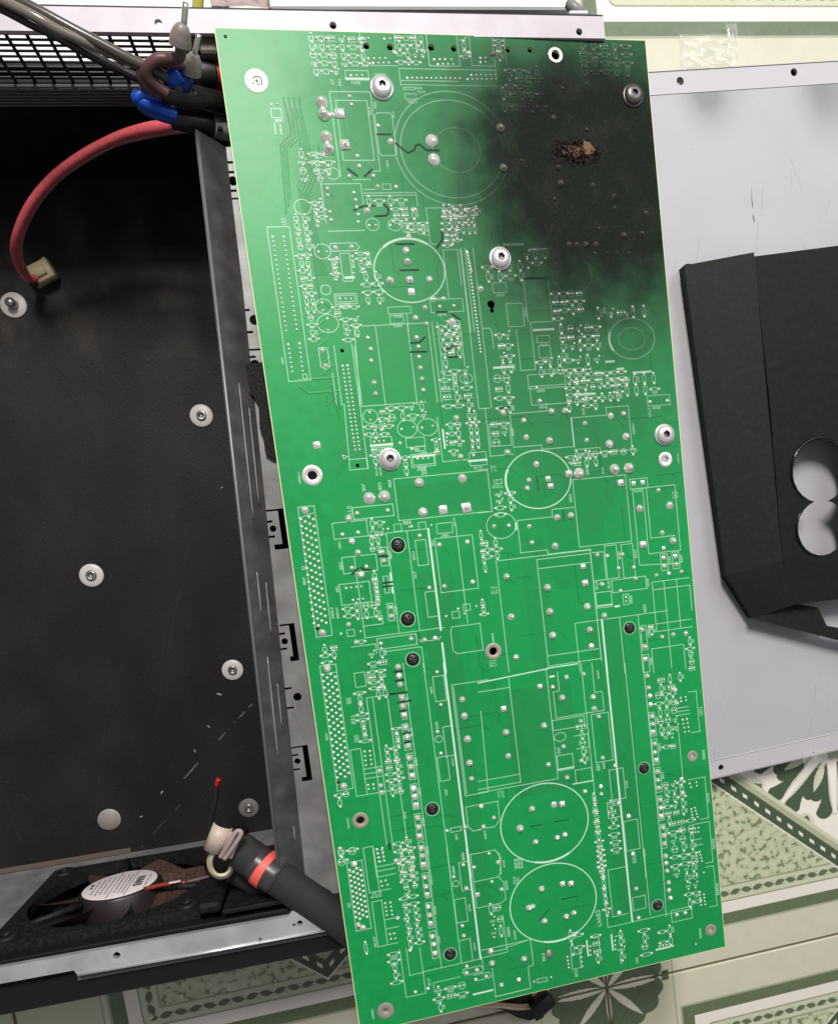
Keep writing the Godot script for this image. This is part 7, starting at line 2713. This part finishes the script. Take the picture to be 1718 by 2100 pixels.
func build_cables() -> void:
	# heavy red lead with its cream plug
	var red := thing("red_power_lead", "thick red power lead arching down into the open chassis to a cream plug", "cable")
	var redm := worn(mat("red insulation", Color.WHITE, 0.38), 90, 30.0, 0.03, [[0.2, Color(0.72, 0.27, 0.31)], [0.8, Color(0.82, 0.37, 0.39)]], 0.1)
	put("insulation", tube([Vector3(-0.0330, 0.1180, -0.2288), Vector3(-0.0413, 0.1180, -0.2281), Vector3(-0.0548, 0.1140, -0.2291), Vector3(-0.0661, 0.1100, -0.2296), Vector3(-0.0794, 0.1040, -0.2292), Vector3(-0.0975, 0.0960, -0.2257), Vector3(-0.1159, 0.0880, -0.2188), Vector3(-0.1326, 0.0780, -0.2093), Vector3(-0.1461, 0.0640, -0.1993), Vector3(-0.1536, 0.0450, -0.1951), Vector3(-0.1542, 0.0300, -0.1921), Vector3(-0.1511, 0.0240, -0.1923)], [0.0021, 0.0023, 0.0030, 0.0026, 0.0023, 0.0023, 0.0024, 0.0023, 0.0023, 0.0023, 0.0023], 14, 8), redm, red)
	put("insulation", tube([Vector3(-0.0339, 0.1120, -0.2291), Vector3(-0.0511, 0.1080, -0.2302), Vector3(-0.0675, 0.1040, -0.2298), Vector3(-0.0808, 0.0980, -0.2299), Vector3(-0.0987, 0.0900, -0.2264), Vector3(-0.1162, 0.0820, -0.2203), Vector3(-0.1324, 0.0720, -0.2111), Vector3(-0.1456, 0.0580, -0.2016), Vector3(-0.1522, 0.0420, -0.1961), Vector3(-0.1542, 0.0260, -0.1924)], 0.0018, 12, 8), mat("dusty red strand", Color(0.66, 0.44, 0.41), 0.55), red)
	var plug := start()
	add_box(plug, Vector3(-0.0075, -0.0048, -0.0055), Vector3(0.0075, 0.0048, 0.0055), 0.0008)
	add_box(plug, Vector3(-0.0058, 0.0046, -0.0028), Vector3(0.0045, 0.0062, 0.0028), 0.0005)
	add_box(plug, Vector3(0.0050, -0.0044, -0.0062), Vector3(0.0074, 0.0036, -0.0050), 0.0004)
	var pc: Vector3 = Vector3(-0.1495, 0.0152, -0.1981)
	put("plug", fin(plug), mat("cream nylon", Color(0.74, 0.68, 0.53), 0.45), red, Transform3D(Basis.from_euler(Vector3(0.12, 0.38, 0.10)), Vector3(pc.x, 0.0163, pc.z)))
	put("wire_end", tube([Vector3(-0.1543, 0.0220, -0.1909), Vector3(-0.1528, 0.0200, -0.1910)], 0.0022, 8, 2), mat("dark copper", Color(0.22, 0.10, 0.09), 0.5), red)

	# smoky two-core lead from the far corner
	var clear := mat("smoky sleeve", Color(0.31, 0.285, 0.265), 0.22)
	var clear2 := mat("dark smoky sleeve", Color(0.15, 0.14, 0.15), 0.25)
	var tw := thing("two_core_lead", "smoky grey two-core lead running in from the top corner over the white rail", "cable")
	put("core", tube([Vector3(-0.1136, 0.1680, -0.2608), Vector3(-0.0999, 0.1680, -0.2540), Vector3(-0.0895, 0.1680, -0.2483), Vector3(-0.0775, 0.1670, -0.2417), Vector3(-0.0661, 0.1650, -0.2362), Vector3(-0.0564, 0.1630, -0.2316), Vector3(-0.0454, 0.1600, -0.2274), Vector3(-0.0382, 0.1540, -0.2245)], 0.0023, 12, 8), clear, tw)
	put("core", tube([Vector3(-0.1154, 0.1660, -0.2560), Vector3(-0.1033, 0.1660, -0.2500), Vector3(-0.0947, 0.1660, -0.2450), Vector3(-0.0863, 0.1640, -0.2416), Vector3(-0.0782, 0.1600, -0.2385), Vector3(-0.0692, 0.1540, -0.2360), Vector3(-0.0606, 0.1480, -0.2344), Vector3(-0.0482, 0.1440, -0.2306), Vector3(-0.0375, 0.1440, -0.2230)], 0.0020, 12, 8), clear2, tw)
	put("core", tube([Vector3(-0.1131, 0.1720, -0.2550), Vector3(-0.1003, 0.1720, -0.2488), Vector3(-0.0900, 0.1720, -0.2432), Vector3(-0.0827, 0.1700, -0.2395), Vector3(-0.0746, 0.1660, -0.2376), Vector3(-0.0651, 0.1620, -0.2352), Vector3(-0.0516, 0.1570, -0.2316)], 0.0021, 10, 8), mat("pale smoky sleeve", Color(0.45, 0.42, 0.38), 0.2), tw)

	# brown pair with crimp sleeves
	var br := mat("brown insulation", Color(0.36, 0.235, 0.225), 0.45)
	var sleeve_m := mat("grey crimp sleeve", Color(0.52, 0.48, 0.46), 0.4)
	var pin_m := mat("tinned pin", Color(0.75, 0.73, 0.70), 0.22, 0.8)
	var b1 := thing("brown_wire", "brown wire looping from the black sleeving to an upright grey crimp sleeve with long pin", "wire", "brown and blue wire ends at the chassis corner")
	put("insulation", tube([Vector3(-0.0439, 0.1580, -0.2204), Vector3(-0.0479, 0.1600, -0.2226), Vector3(-0.0508, 0.1630, -0.2246), Vector3(-0.0498, 0.1660, -0.2268), Vector3(-0.0451, 0.1680, -0.2288), Vector3(-0.0404, 0.1680, -0.2291), Vector3(-0.0358, 0.1700, -0.2283), Vector3(-0.0342, 0.1720, -0.2297), Vector3(-0.0337, 0.1740, -0.2314)], 0.0024, 12, 8), br, b1)
	put("crimp_sleeve", tube([Vector3(-0.0339, 0.1740, -0.2307), Vector3(-0.0330, 0.1760, -0.2326), Vector3(-0.0317, 0.1780, -0.2344), Vector3(-0.0306, 0.1790, -0.2361)], [0.0046, 0.0044, 0.0036, 0.0020], 14, 4), sleeve_m, b1)
	put("pin", tube([Vector3(-0.0308, 0.1790, -0.2353), Vector3(-0.0295, 0.1800, -0.2393), Vector3(-0.0283, 0.1810, -0.2432)], 0.0013, 8, 2), pin_m, b1)
	var b2 := thing("brown_wire", "second brown wire of the pair, ending in the lower crimp sleeve beside the board edge", "wire", "brown and blue wire ends at the chassis corner")
	put("insulation", tube([Vector3(-0.0466, 0.1520, -0.2228), Vector3(-0.0511, 0.1540, -0.2239), Vector3(-0.0538, 0.1570, -0.2260), Vector3(-0.0532, 0.1600, -0.2279), Vector3(-0.0498, 0.1630, -0.2294), Vector3(-0.0442, 0.1630, -0.2309), Vector3(-0.0397, 0.1630, -0.2305), Vector3(-0.0358, 0.1620, -0.2302), Vector3(-0.0336, 0.1610, -0.2295), Vector3(-0.0321, 0.1610, -0.2307)], 0.0023, 12, 8), br, b2)
	put("crimp_sleeve", tube([Vector3(-0.0326, 0.1580, -0.2284), Vector3(-0.0318, 0.1600, -0.2301), Vector3(-0.0303, 0.1620, -0.2318), Vector3(-0.0291, 0.1640, -0.2334)], [0.0043, 0.0043, 0.0036, 0.0018], 14, 4), sleeve_m, b2)
	put("pin", tube([Vector3(-0.0293, 0.1640, -0.2330), Vector3(-0.0275, 0.1650, -0.2368), Vector3(-0.0259, 0.1660, -0.2402)], 0.0011, 8, 2), pin_m, b2)
	var bl := mat("blue insulation", Color(0.04, 0.30, 0.74), 0.4)
	var bl2 := mat("dark blue insulation", Color(0.03, 0.18, 0.50), 0.45)
	var w1 := thing("blue_wire", "bright blue wire folded back in a flat loop beside the black sleeving", "wire", "brown and blue wire ends at the chassis corner")
	put("insulation", tube([Vector3(-0.0431, 0.1460, -0.2176), Vector3(-0.0483, 0.1480, -0.2187), Vector3(-0.0541, 0.1500, -0.2203), Vector3(-0.0578, 0.1510, -0.2217), Vector3(-0.0581, 0.1520, -0.2224), Vector3(-0.0549, 0.1520, -0.2236), Vector3(-0.0497, 0.1510, -0.2234), Vector3(-0.0451, 0.1500, -0.2227)], 0.0026, 12, 8), bl, w1)
	put("insulation", tube([Vector3(-0.0445, 0.1400, -0.2186), Vector3(-0.0506, 0.1420, -0.2194), Vector3(-0.0559, 0.1440, -0.2210), Vector3(-0.0580, 0.1460, -0.2223)], 0.0023, 12, 8), mat("mid blue insulation", Color(0.05, 0.28, 0.56), 0.4), w1)
	var w2 := thing("blue_tape_wrap", "crumpled dark blue wrap under the lower crimp sleeve", "tape", "brown and blue wire ends at the chassis corner")
	put("wrap", tube([Vector3(-0.0433, 0.1560, -0.2264), Vector3(-0.0400, 0.1580, -0.2272), Vector3(-0.0366, 0.1600, -0.2277)], [0.0034, 0.0040, 0.0034], 7, 4), bl, w2)
	put("wrap", tube([Vector3(-0.0403, 0.1530, -0.2259), Vector3(-0.0367, 0.1550, -0.2272), Vector3(-0.0336, 0.1570, -0.2285)], [0.0040, 0.0042, 0.0030], 7, 4), bl2, w2)

	# black shrink sleeving into the board's edge
	var bk := mat("black sleeving", Color(0.13, 0.128, 0.128), 0.42)
	var gloss := mat("glossy black tape", Color(0.10, 0.10, 0.10), 0.14)
	var s1 := thing("black_sleeved_cable", "upper black sleeved cable with glossy tape vanishing under the board edge", "cable")
	put("sleeve", tube([Vector3(-0.0467, 0.1540, -0.2234), Vector3(-0.0425, 0.1520, -0.2232), Vector3(-0.0347, 0.1460, -0.2244), Vector3(-0.0297, 0.1420, -0.2254)], 0.0044, 14, 6), bk, s1)
	put("glossy_tape", tube([Vector3(-0.0361, 0.1465, -0.2248), Vector3(-0.0276, 0.1400, -0.2262), Vector3(-0.0171, 0.1320, -0.2279), Vector3(-0.0037, 0.1220, -0.2302)], 0.0050, 14, 6), gloss, s1)
	put("tape_edge", tube([Vector3(-0.0367, 0.1460, -0.2293), Vector3(-0.0290, 0.1420, -0.2295), Vector3(-0.0187, 0.1340, -0.2308), Vector3(-0.0054, 0.1240, -0.2333)], 0.0021, 10, 6), gloss, s1)
	var s2 := thing("black_sleeved_cable", "lower black sleeved cable with a small grey paper label at the board edge", "cable")
	put("sleeve", tube([Vector3(-0.0456, 0.1400, -0.2197), Vector3(-0.0393, 0.1370, -0.2196), Vector3(-0.0299, 0.1320, -0.2200), Vector3(-0.0191, 0.1260, -0.2205), Vector3(-0.0007, 0.1120, -0.2241)], 0.0049, 14, 6), bk, s2)
	put("paper_label", tube([Vector3(-0.0291, 0.1318, -0.2196), Vector3(-0.0261, 0.1300, -0.2198), Vector3(-0.0213, 0.1275, -0.2200)], 0.0053, 14, 3), mat("grey label", Color(0.50, 0.50, 0.50), 0.6), s2)
	put("label_print", tube([Vector3(-0.0262, 0.1352, -0.2171), Vector3(-0.0243, 0.1342, -0.2172)], 0.0013, 6, 2), mat("label dark", Color(0.15, 0.15, 0.15), 0.7), s2)
	var cap := thing("black_cable_plug", "black round plug with an orange red end half hidden by the board edge", "plug")
	put("body", tube([Vector3(-0.0328, 0.1280, -0.2454), Vector3(-0.0276, 0.1270, -0.2457), Vector3(-0.0243, 0.1260, -0.2460)], 0.0066, 16, 3), mat("plug black", grey(0.12), 0.45), cap)
	put("orange_end", tube([Vector3(-0.0256, 0.1262, -0.2459), Vector3(-0.0209, 0.1252, -0.2459), Vector3(-0.0152, 0.1240, -0.2461)], 0.0062, 16, 3), mat("orange end", Color(0.72, 0.20, 0.12), 0.4), cap)
	var yg := thing("yellow_green_wire", "short yellow green earth wire passing below the white rail", "wire")
	put("insulation", tube([Vector3(-0.0259, 0.1100, -0.2969), Vector3(-0.0277, 0.1120, -0.2866), Vector3(-0.0295, 0.1220, -0.2714), Vector3(-0.0319, 0.1240, -0.2631), Vector3(-0.0353, 0.1120, -0.2663)], 0.0027, 12, 6), mat("yellow green insulation", Color(0.58, 0.56, 0.14), 0.45), yg)

	# thick sleeved cable by the fan
	var th := thing("thick_black_cable", "thick black fabric sleeved cable with a red tape band leaving the chassis near the fan", "cable")
	var cloth := worn(mat("woven black sleeve", Color.WHITE, 0.8), 95, 60.0, 0.08, [[0.25, grey(0.09)], [0.6, grey(0.17)], [0.85, grey(0.27)]], 1.2)
	put("sleeve", tube([Vector3(-0.0756, 0.1280, 0.1424), Vector3(-0.0678, 0.1310, 0.1501), Vector3(-0.0584, 0.1355, 0.1581), Vector3(-0.0472, 0.1370, 0.1698), Vector3(-0.0359, 0.1375, 0.1816), Vector3(-0.0222, 0.1375, 0.1968), Vector3(-0.0037, 0.1320, 0.2212)], [0.0092, 0.0098, 0.0096, 0.0094, 0.0094, 0.0094, 0.0094], 20, 8), cloth, th)
	var bd := tube([Vector3(-0.0635, 0.1332, 0.1537), Vector3(-0.0619, 0.1340, 0.1552), Vector3(-0.0602, 0.1348, 0.1566)], 0.0106, 22, 2)
	put("grey_tape", tube([Vector3(-0.0668, 0.1318, 0.1508), Vector3(-0.0618, 0.1342, 0.1551), Vector3(-0.0561, 0.1360, 0.1603)], 0.0101, 22, 3), mat("translucent grey tape", Color(0.24, 0.22, 0.23), 0.3), th)
	put("red_tape", bd, mat("coral tape", Color(0.93, 0.38, 0.33), 0.5), th)
	put("second_core", tube([Vector3(-0.0822, 0.1120, 0.1614), Vector3(-0.0721, 0.1160, 0.1677), Vector3(-0.0598, 0.1210, 0.1768), Vector3(-0.0467, 0.1240, 0.1888), Vector3(-0.0317, 0.1240, 0.2070)], 0.0068, 14, 8), cloth, th)
	var wp := thing("white_connector", "cream plastic connector with two looped white wires on the thick black cable", "connector")
	var cream := mat("cream housing", Color(0.74, 0.67, 0.62), 0.45)
	var pink := mat("pinkish clip", Color(0.63, 0.56, 0.54), 0.4)
	var turn := Basis(Vector3.UP, -0.52)
	var hc: Vector3 = Vector3(-0.0825, 0.1380, 0.1326)
	var hs := start()
	for i in 12:   # curved shell of the housing
		var a0 := lerpf(-1.5, 1.5, i / 12.0)
		var a1 := lerpf(-1.5, 1.5, (i + 1) / 12.0)
		var p0 := Vector3(sin(a0) * 0.0052, cos(a0) * 0.0042, 0)
		var p1 := Vector3(sin(a1) * 0.0052, cos(a1) * 0.0042, 0)
		var f := Vector3(0, 0, -0.0078)
		var g := Vector3(0, 0, 0.0068)
		quad(hs, p0 + f, p1 + f, p1 + g, p0 + g)
		quad(hs, p0 * 0.86 + f, p0 * 0.86 + g, p1 * 0.86 + g, p1 * 0.86 + f)
		quad(hs, p0 + g, p1 + g, p1 * 0.86 + g, p0 * 0.86 + g)
		quad(hs, p1 + f, p0 + f, p0 * 0.86 + f, p1 * 0.86 + f)
	put("housing", fin(hs), cream, wp, Transform3D(turn, hc))
	put("clip", tube([Vector3(-0.0821, 0.1420, 0.1414), Vector3(-0.0763, 0.1440, 0.1343), Vector3(-0.0720, 0.1440, 0.1288), Vector3(-0.0696, 0.1440, 0.1292), Vector3(-0.0705, 0.1440, 0.1317), Vector3(-0.0755, 0.1430, 0.1375), Vector3(-0.0804, 0.1420, 0.1428)], 0.0013, 8, 6), pink, wp)
	var cl := start()
	add_box(cl, Vector3(-0.0016, -0.0009, -0.0075), Vector3(0.0016, 0.0009, 0.0075), 0.0004)
	put("clip_bar", fin(cl), pink, wp, Transform3D(Basis(Vector3.UP, -0.52), Vector3(-0.0745, 0.1400, 0.1369)))
	put("clip_bar", fin(cl), pink, wp, Transform3D(Basis(Vector3.UP, -0.52), Vector3(-0.0779, 0.1410, 0.1359)))
	var wwm := mat("white wire", Color(0.85, 0.79, 0.68), 0.45)
	put("white_wire", tube([Vector3(-0.0840, 0.1390, 0.1378), Vector3(-0.0875, 0.1370, 0.1427), Vector3(-0.0890, 0.1340, 0.1485), Vector3(-0.0876, 0.1320, 0.1537), Vector3(-0.0839, 0.1310, 0.1551), Vector3(-0.0813, 0.1300, 0.1539), Vector3(-0.0799, 0.1300, 0.1514)], 0.0010, 10, 8), wwm, wp)
	put("white_wire", tube([Vector3(-0.0855, 0.1360, 0.1384), Vector3(-0.0897, 0.1330, 0.1444), Vector3(-0.0907, 0.1300, 0.1508), Vector3(-0.0884, 0.1280, 0.1565), Vector3(-0.0844, 0.1270, 0.1578), Vector3(-0.0811, 0.1260, 0.1560), Vector3(-0.0796, 0.1260, 0.1530)], 0.0010, 10, 8), wwm, wp)
	var tip := thing("red_tipped_wire", "thin black wire with a small red tip standing beside the white connector", "wire")
	put("insulation", tube([Vector3(-0.1065, 0.0600, 0.1713), Vector3(-0.0993, 0.0660, 0.1452), Vector3(-0.0940, 0.0700, 0.1325), Vector3(-0.0904, 0.0730, 0.1200)], 0.0013, 8, 6), mat("thin black wire", grey(0.16), 0.5), tip)
	put("red_tip", tube([Vector3(-0.0904, 0.0730, 0.1200), Vector3(-0.0893, 0.0740, 0.1177), Vector3(-0.0884, 0.0750, 0.1161)], 0.0016, 8, 3), mat("red tip", Color(0.80, 0.16, 0.12), 0.35), tip)

	# loose connector on the tiles under the board's near edge
	var lc := thing("loose_connector", "black wire connector with two cream wires on the tiles by the board edge", "connector")
	var lm := mat("connector black", grey(0.09), 0.5)
	var s := start()
	var c1: Vector3 = Vector3(0.1010, 0.0200, 0.3406)
	add_box(s, Vector3(-0.0085, -0.006, -0.0055), Vector3(0.0085, 0.006, 0.0055), 0.0008, Transform3D(Basis(Vector3.UP, 0.55), Vector3(c1.x, 0.018, c1.z)))
	add_box(s, Vector3(-0.0035, -0.004, -0.005), Vector3(0.0035, 0.004, 0.005), 0.0006, Transform3D(Basis(Vector3.UP, 0.3), Vector3(c1.x - 0.003, 0.008, c1.z + 0.012)))
	put("housing", fin(s), lm, lc)
	put("wrap", prism([Vector3(0.0613, 0.0100, 0.3376), Vector3(0.0768, 0.0100, 0.3350), Vector3(0.0956, 0.0100, 0.3371), Vector3(0.0990, 0.0100, 0.3468), Vector3(0.1013, 0.0100, 0.3538), Vector3(0.0917, 0.0100, 0.3562), Vector3(0.0823, 0.0100, 0.3515), Vector3(0.0720, 0.0100, 0.3426)], 0.0006, 0.012), lm, lc)
	put("cream_wire", tube([Vector3(0.0392, 0.0200, 0.3240), Vector3(0.0645, 0.0160, 0.3333), Vector3(0.0827, 0.0145, 0.3402), Vector3(0.0973, 0.0160, 0.3424)], 0.0013, 8, 6), mat("cream wire", Color(0.72, 0.60, 0.48), 0.5), lc)
	put("cream_wire", tube([Vector3(0.0423, 0.0200, 0.3279), Vector3(0.0678, 0.0160, 0.3364), Vector3(0.0824, 0.0145, 0.3425), Vector3(0.0971, 0.0160, 0.3440)], 0.0013, 8, 6), mat("pale wire", Color(0.78, 0.70, 0.62), 0.5), lc)

func build_clutter() -> void:
	var carton := thing("white_box", "long plain white box lying behind the far rail of the chassis", "box")
	var wm := worn(mat("white card", Color.WHITE, 0.6), 101, 5.0, 0.01, [[0.2, grey(0.90)], [0.8, grey(0.94)]], 0.06)
	put("lid", box(Vector3(0.0075, 0.1080, -0.2846) + Vector3(0, 0, -0.16), Vector3(0.1698, 0.1000, -0.2877), 0.001), wm, carton)
	put("tray", box(Vector3(0.0082, 0.1000, -0.2901) * Vector3(1, 0, 1) + Vector3(0, 0.0005, -0.158), Vector3(0.1693, 0.1000, -0.2882) * Vector3(1, 0, 1) + Vector3(0, 0.0995, -0.001), 0.001), wm, carton)
	var sheet := thing("white_sheet", "white paper sheet lying behind the rail beyond the smoky lead", "paper")
	put("sheet", box(Vector3(-0.1362, 0.0980, -0.2957) + Vector3(0, 0, -0.14), Vector3(-0.0152, 0.0965, -0.2951) * Vector3(1, 1, 0) + Vector3(0, 0, -0.2668), 0.0003), mat("bright paper", grey(0.92), 0.7), sheet)
	put("packing", box(Vector3(-0.1356, 0.0980, -0.2962) * Vector3(1, 0, 1) + Vector3(0, 0.0005, -0.138), Vector3(-0.0156, 0.0965, -0.2956) * Vector3(1, 0, 0) + Vector3(0, 0.0962, -0.2672), 0.001), mat("packing", grey(0.7), 0.8), sheet)
	# crumpled paper and clear film
	var crump := thing("crumpled_paper", "crumpled pinkish wrapping paper between the white sheet and the white box", "paper")
	put("paper", crumple(Vector3(-0.0204, 0.1020, -0.3090), Vector3(0.0069, 0.1020, -0.2907), 0.012, 14, 31), mat("pinkish paper", Color(0.70, 0.62, 0.62), 0.75), crump)
	var film := thing("clear_film_scrap", "crumpled scrap of clear plastic film on the pale tile above the metal panel", "plastic film")
	var fm := mat("clear film", Color(0.95, 0.95, 0.90, 0.16), 0.12)
	fm.transparency = BaseMaterial3D.TRANSPARENCY_ALPHA
	put("film", crumple(Vector3(0.2883, 0.0020, -0.3370), Vector3(0.3288, 0.0020, -0.3143), 0.010, 14, 37), fm, film)
	put("film_fold", crumple(Vector3(0.3223, 0.0020, -0.3432), Vector3(0.3310, 0.0020, -0.3221), 0.010, 8, 38), fm, film)
	var film2 := thing("clear_film_shred", "tiny shiny shred of clear film at the lower edge of the metal panel", "plastic film")
	put("film", crumple(Vector3(0.3289, 0.0220, 0.1855), Vector3(0.3497, 0.0220, 0.1994), 0.006, 9, 41), fm, film2)
	var bag := thing("clear_film_strip", "thin glinting strip of clear film along the chassis front on the tiles", "plastic film")
	put("film", crumple(Vector3(-0.1307, 0.0020, 0.2731), Vector3(-0.0959, 0.0020, 0.2873), 0.006, 12, 43), fm, bag)
	var clip := thing("white_cable_end", "small white fitting at the end of the white box by the rail corner", "fitting")
	put("body", box(Vector3(0.1582, 0.1350, -0.2681), Vector3(0.1684, 0.1270, -0.2699), 0.001), wm, clip)
	put("stub", tube([Vector3(0.1601, 0.1300, -0.2760), Vector3(0.1633, 0.1320, -0.2719), Vector3(0.1694, 0.1280, -0.2716)], 0.0028, 10, 4), mat("dark stub", grey(0.5), 0.4), clip)

func crumple(a: Vector3, b: Vector3, h: float, n: int, seed_: int) -> ArrayMesh:
	var f := FastNoiseLite.new()
	f.seed = seed_
	f.frequency = 0.17
	f.noise_type = FastNoiseLite.TYPE_CELLULAR
	f.cellular_return_type = FastNoiseLite.RETURN_DISTANCE
	var st := start()
	st.set_smooth_group(-1)
	var g := func(i: int, j: int) -> Vector3:
		var e := 0.6 * (f.get_noise_2d(i * 3.1, j * 2.7 + 50.0))
		var k := minf(minf(i, n - i), minf(j, n - j)) / (n * 0.5)
		return Vector3(lerpf(a.x, b.x, i / float(n) + e / n * 2.0), a.y + h * (f.get_noise_2d(i, j) * 0.5 + 0.55) * (0.35 + 0.65 * k), lerpf(a.z, b.z, j / float(n) + e / n * 2.0))
	for i in n:
		for j in n:
			quad(st, g.call(i, j), g.call(i + 1, j), g.call(i + 1, j + 1), g.call(i, j + 1))
	return fin(st)

# ------------------------------------------------------------------ scene

func _ready() -> void:
	var cam := Camera3D.new()
	cam.name = "camera"
	cam.transform = Transform3D(Basis(Vector3(0.9731, 0.1951, 0.1226), Vector3(0.1450, -0.1049, -0.9839), Vector3(-0.1791, 0.9752, -0.1304)), Vector3(0, 0.56, 0))
	cam.projection = Camera3D.PROJECTION_FRUSTUM
	cam.near = 0.05
	cam.far = 20.0
	cam.size = 0.06512
	cam.frustum_offset = Vector2(-0.004902, 0.008931)
	add_child(cam)
	cam.current = true

	var e := Environment.new()
	e.background_mode = Environment.BG_COLOR
	e.background_color = Color(0.50, 0.50, 0.51)
	e.background_energy_multiplier = 1.0
	e.tonemap_mode = Environment.TONE_MAPPER_LINEAR
	e.tonemap_exposure = 1.0
	e.sdfgi_enabled = true
	e.ssao_enabled = true
	e.ssil_enabled = true
	var we := WorldEnvironment.new()
	we.name = "environment"
	we.environment = e
	add_child(we)

	# the room's lamp, beyond the top of the picture, and an added soft fill from the right
	var key := AreaLight3D.new()
	key.name = "ceiling_lamp_light"
	key.area_size = Vector2(0.24, 0.5)
	key.light_color = Color(1.0, 0.985, 0.96)
	key.light_energy = 3.15
	key.shadow_enabled = true
	add_child(key)
	key.look_at_from_position(Vector3(0.015, 1.5, -1.05), Vector3(0.0, 0.1, -0.1))

	var side := AreaLight3D.new()  # broad fill light added for the soft shadow left of the shield
	side.name = "added_side_fill_light"
	side.area_size = Vector2(1.1, 1.3)
	side.light_color = Color(0.96, 0.98, 1.0)
	side.light_energy = 1.5
	side.shadow_enabled = true
	add_child(side)
	side.look_at_from_position(Vector3(1.25, 1.6, -1.0), Vector3(0.1, 0.0, 0.0))

	build_floor()
	build_chassis()
	build_cover()
	build_black_cover()
	build_board()
	build_cables()
	build_clutter()
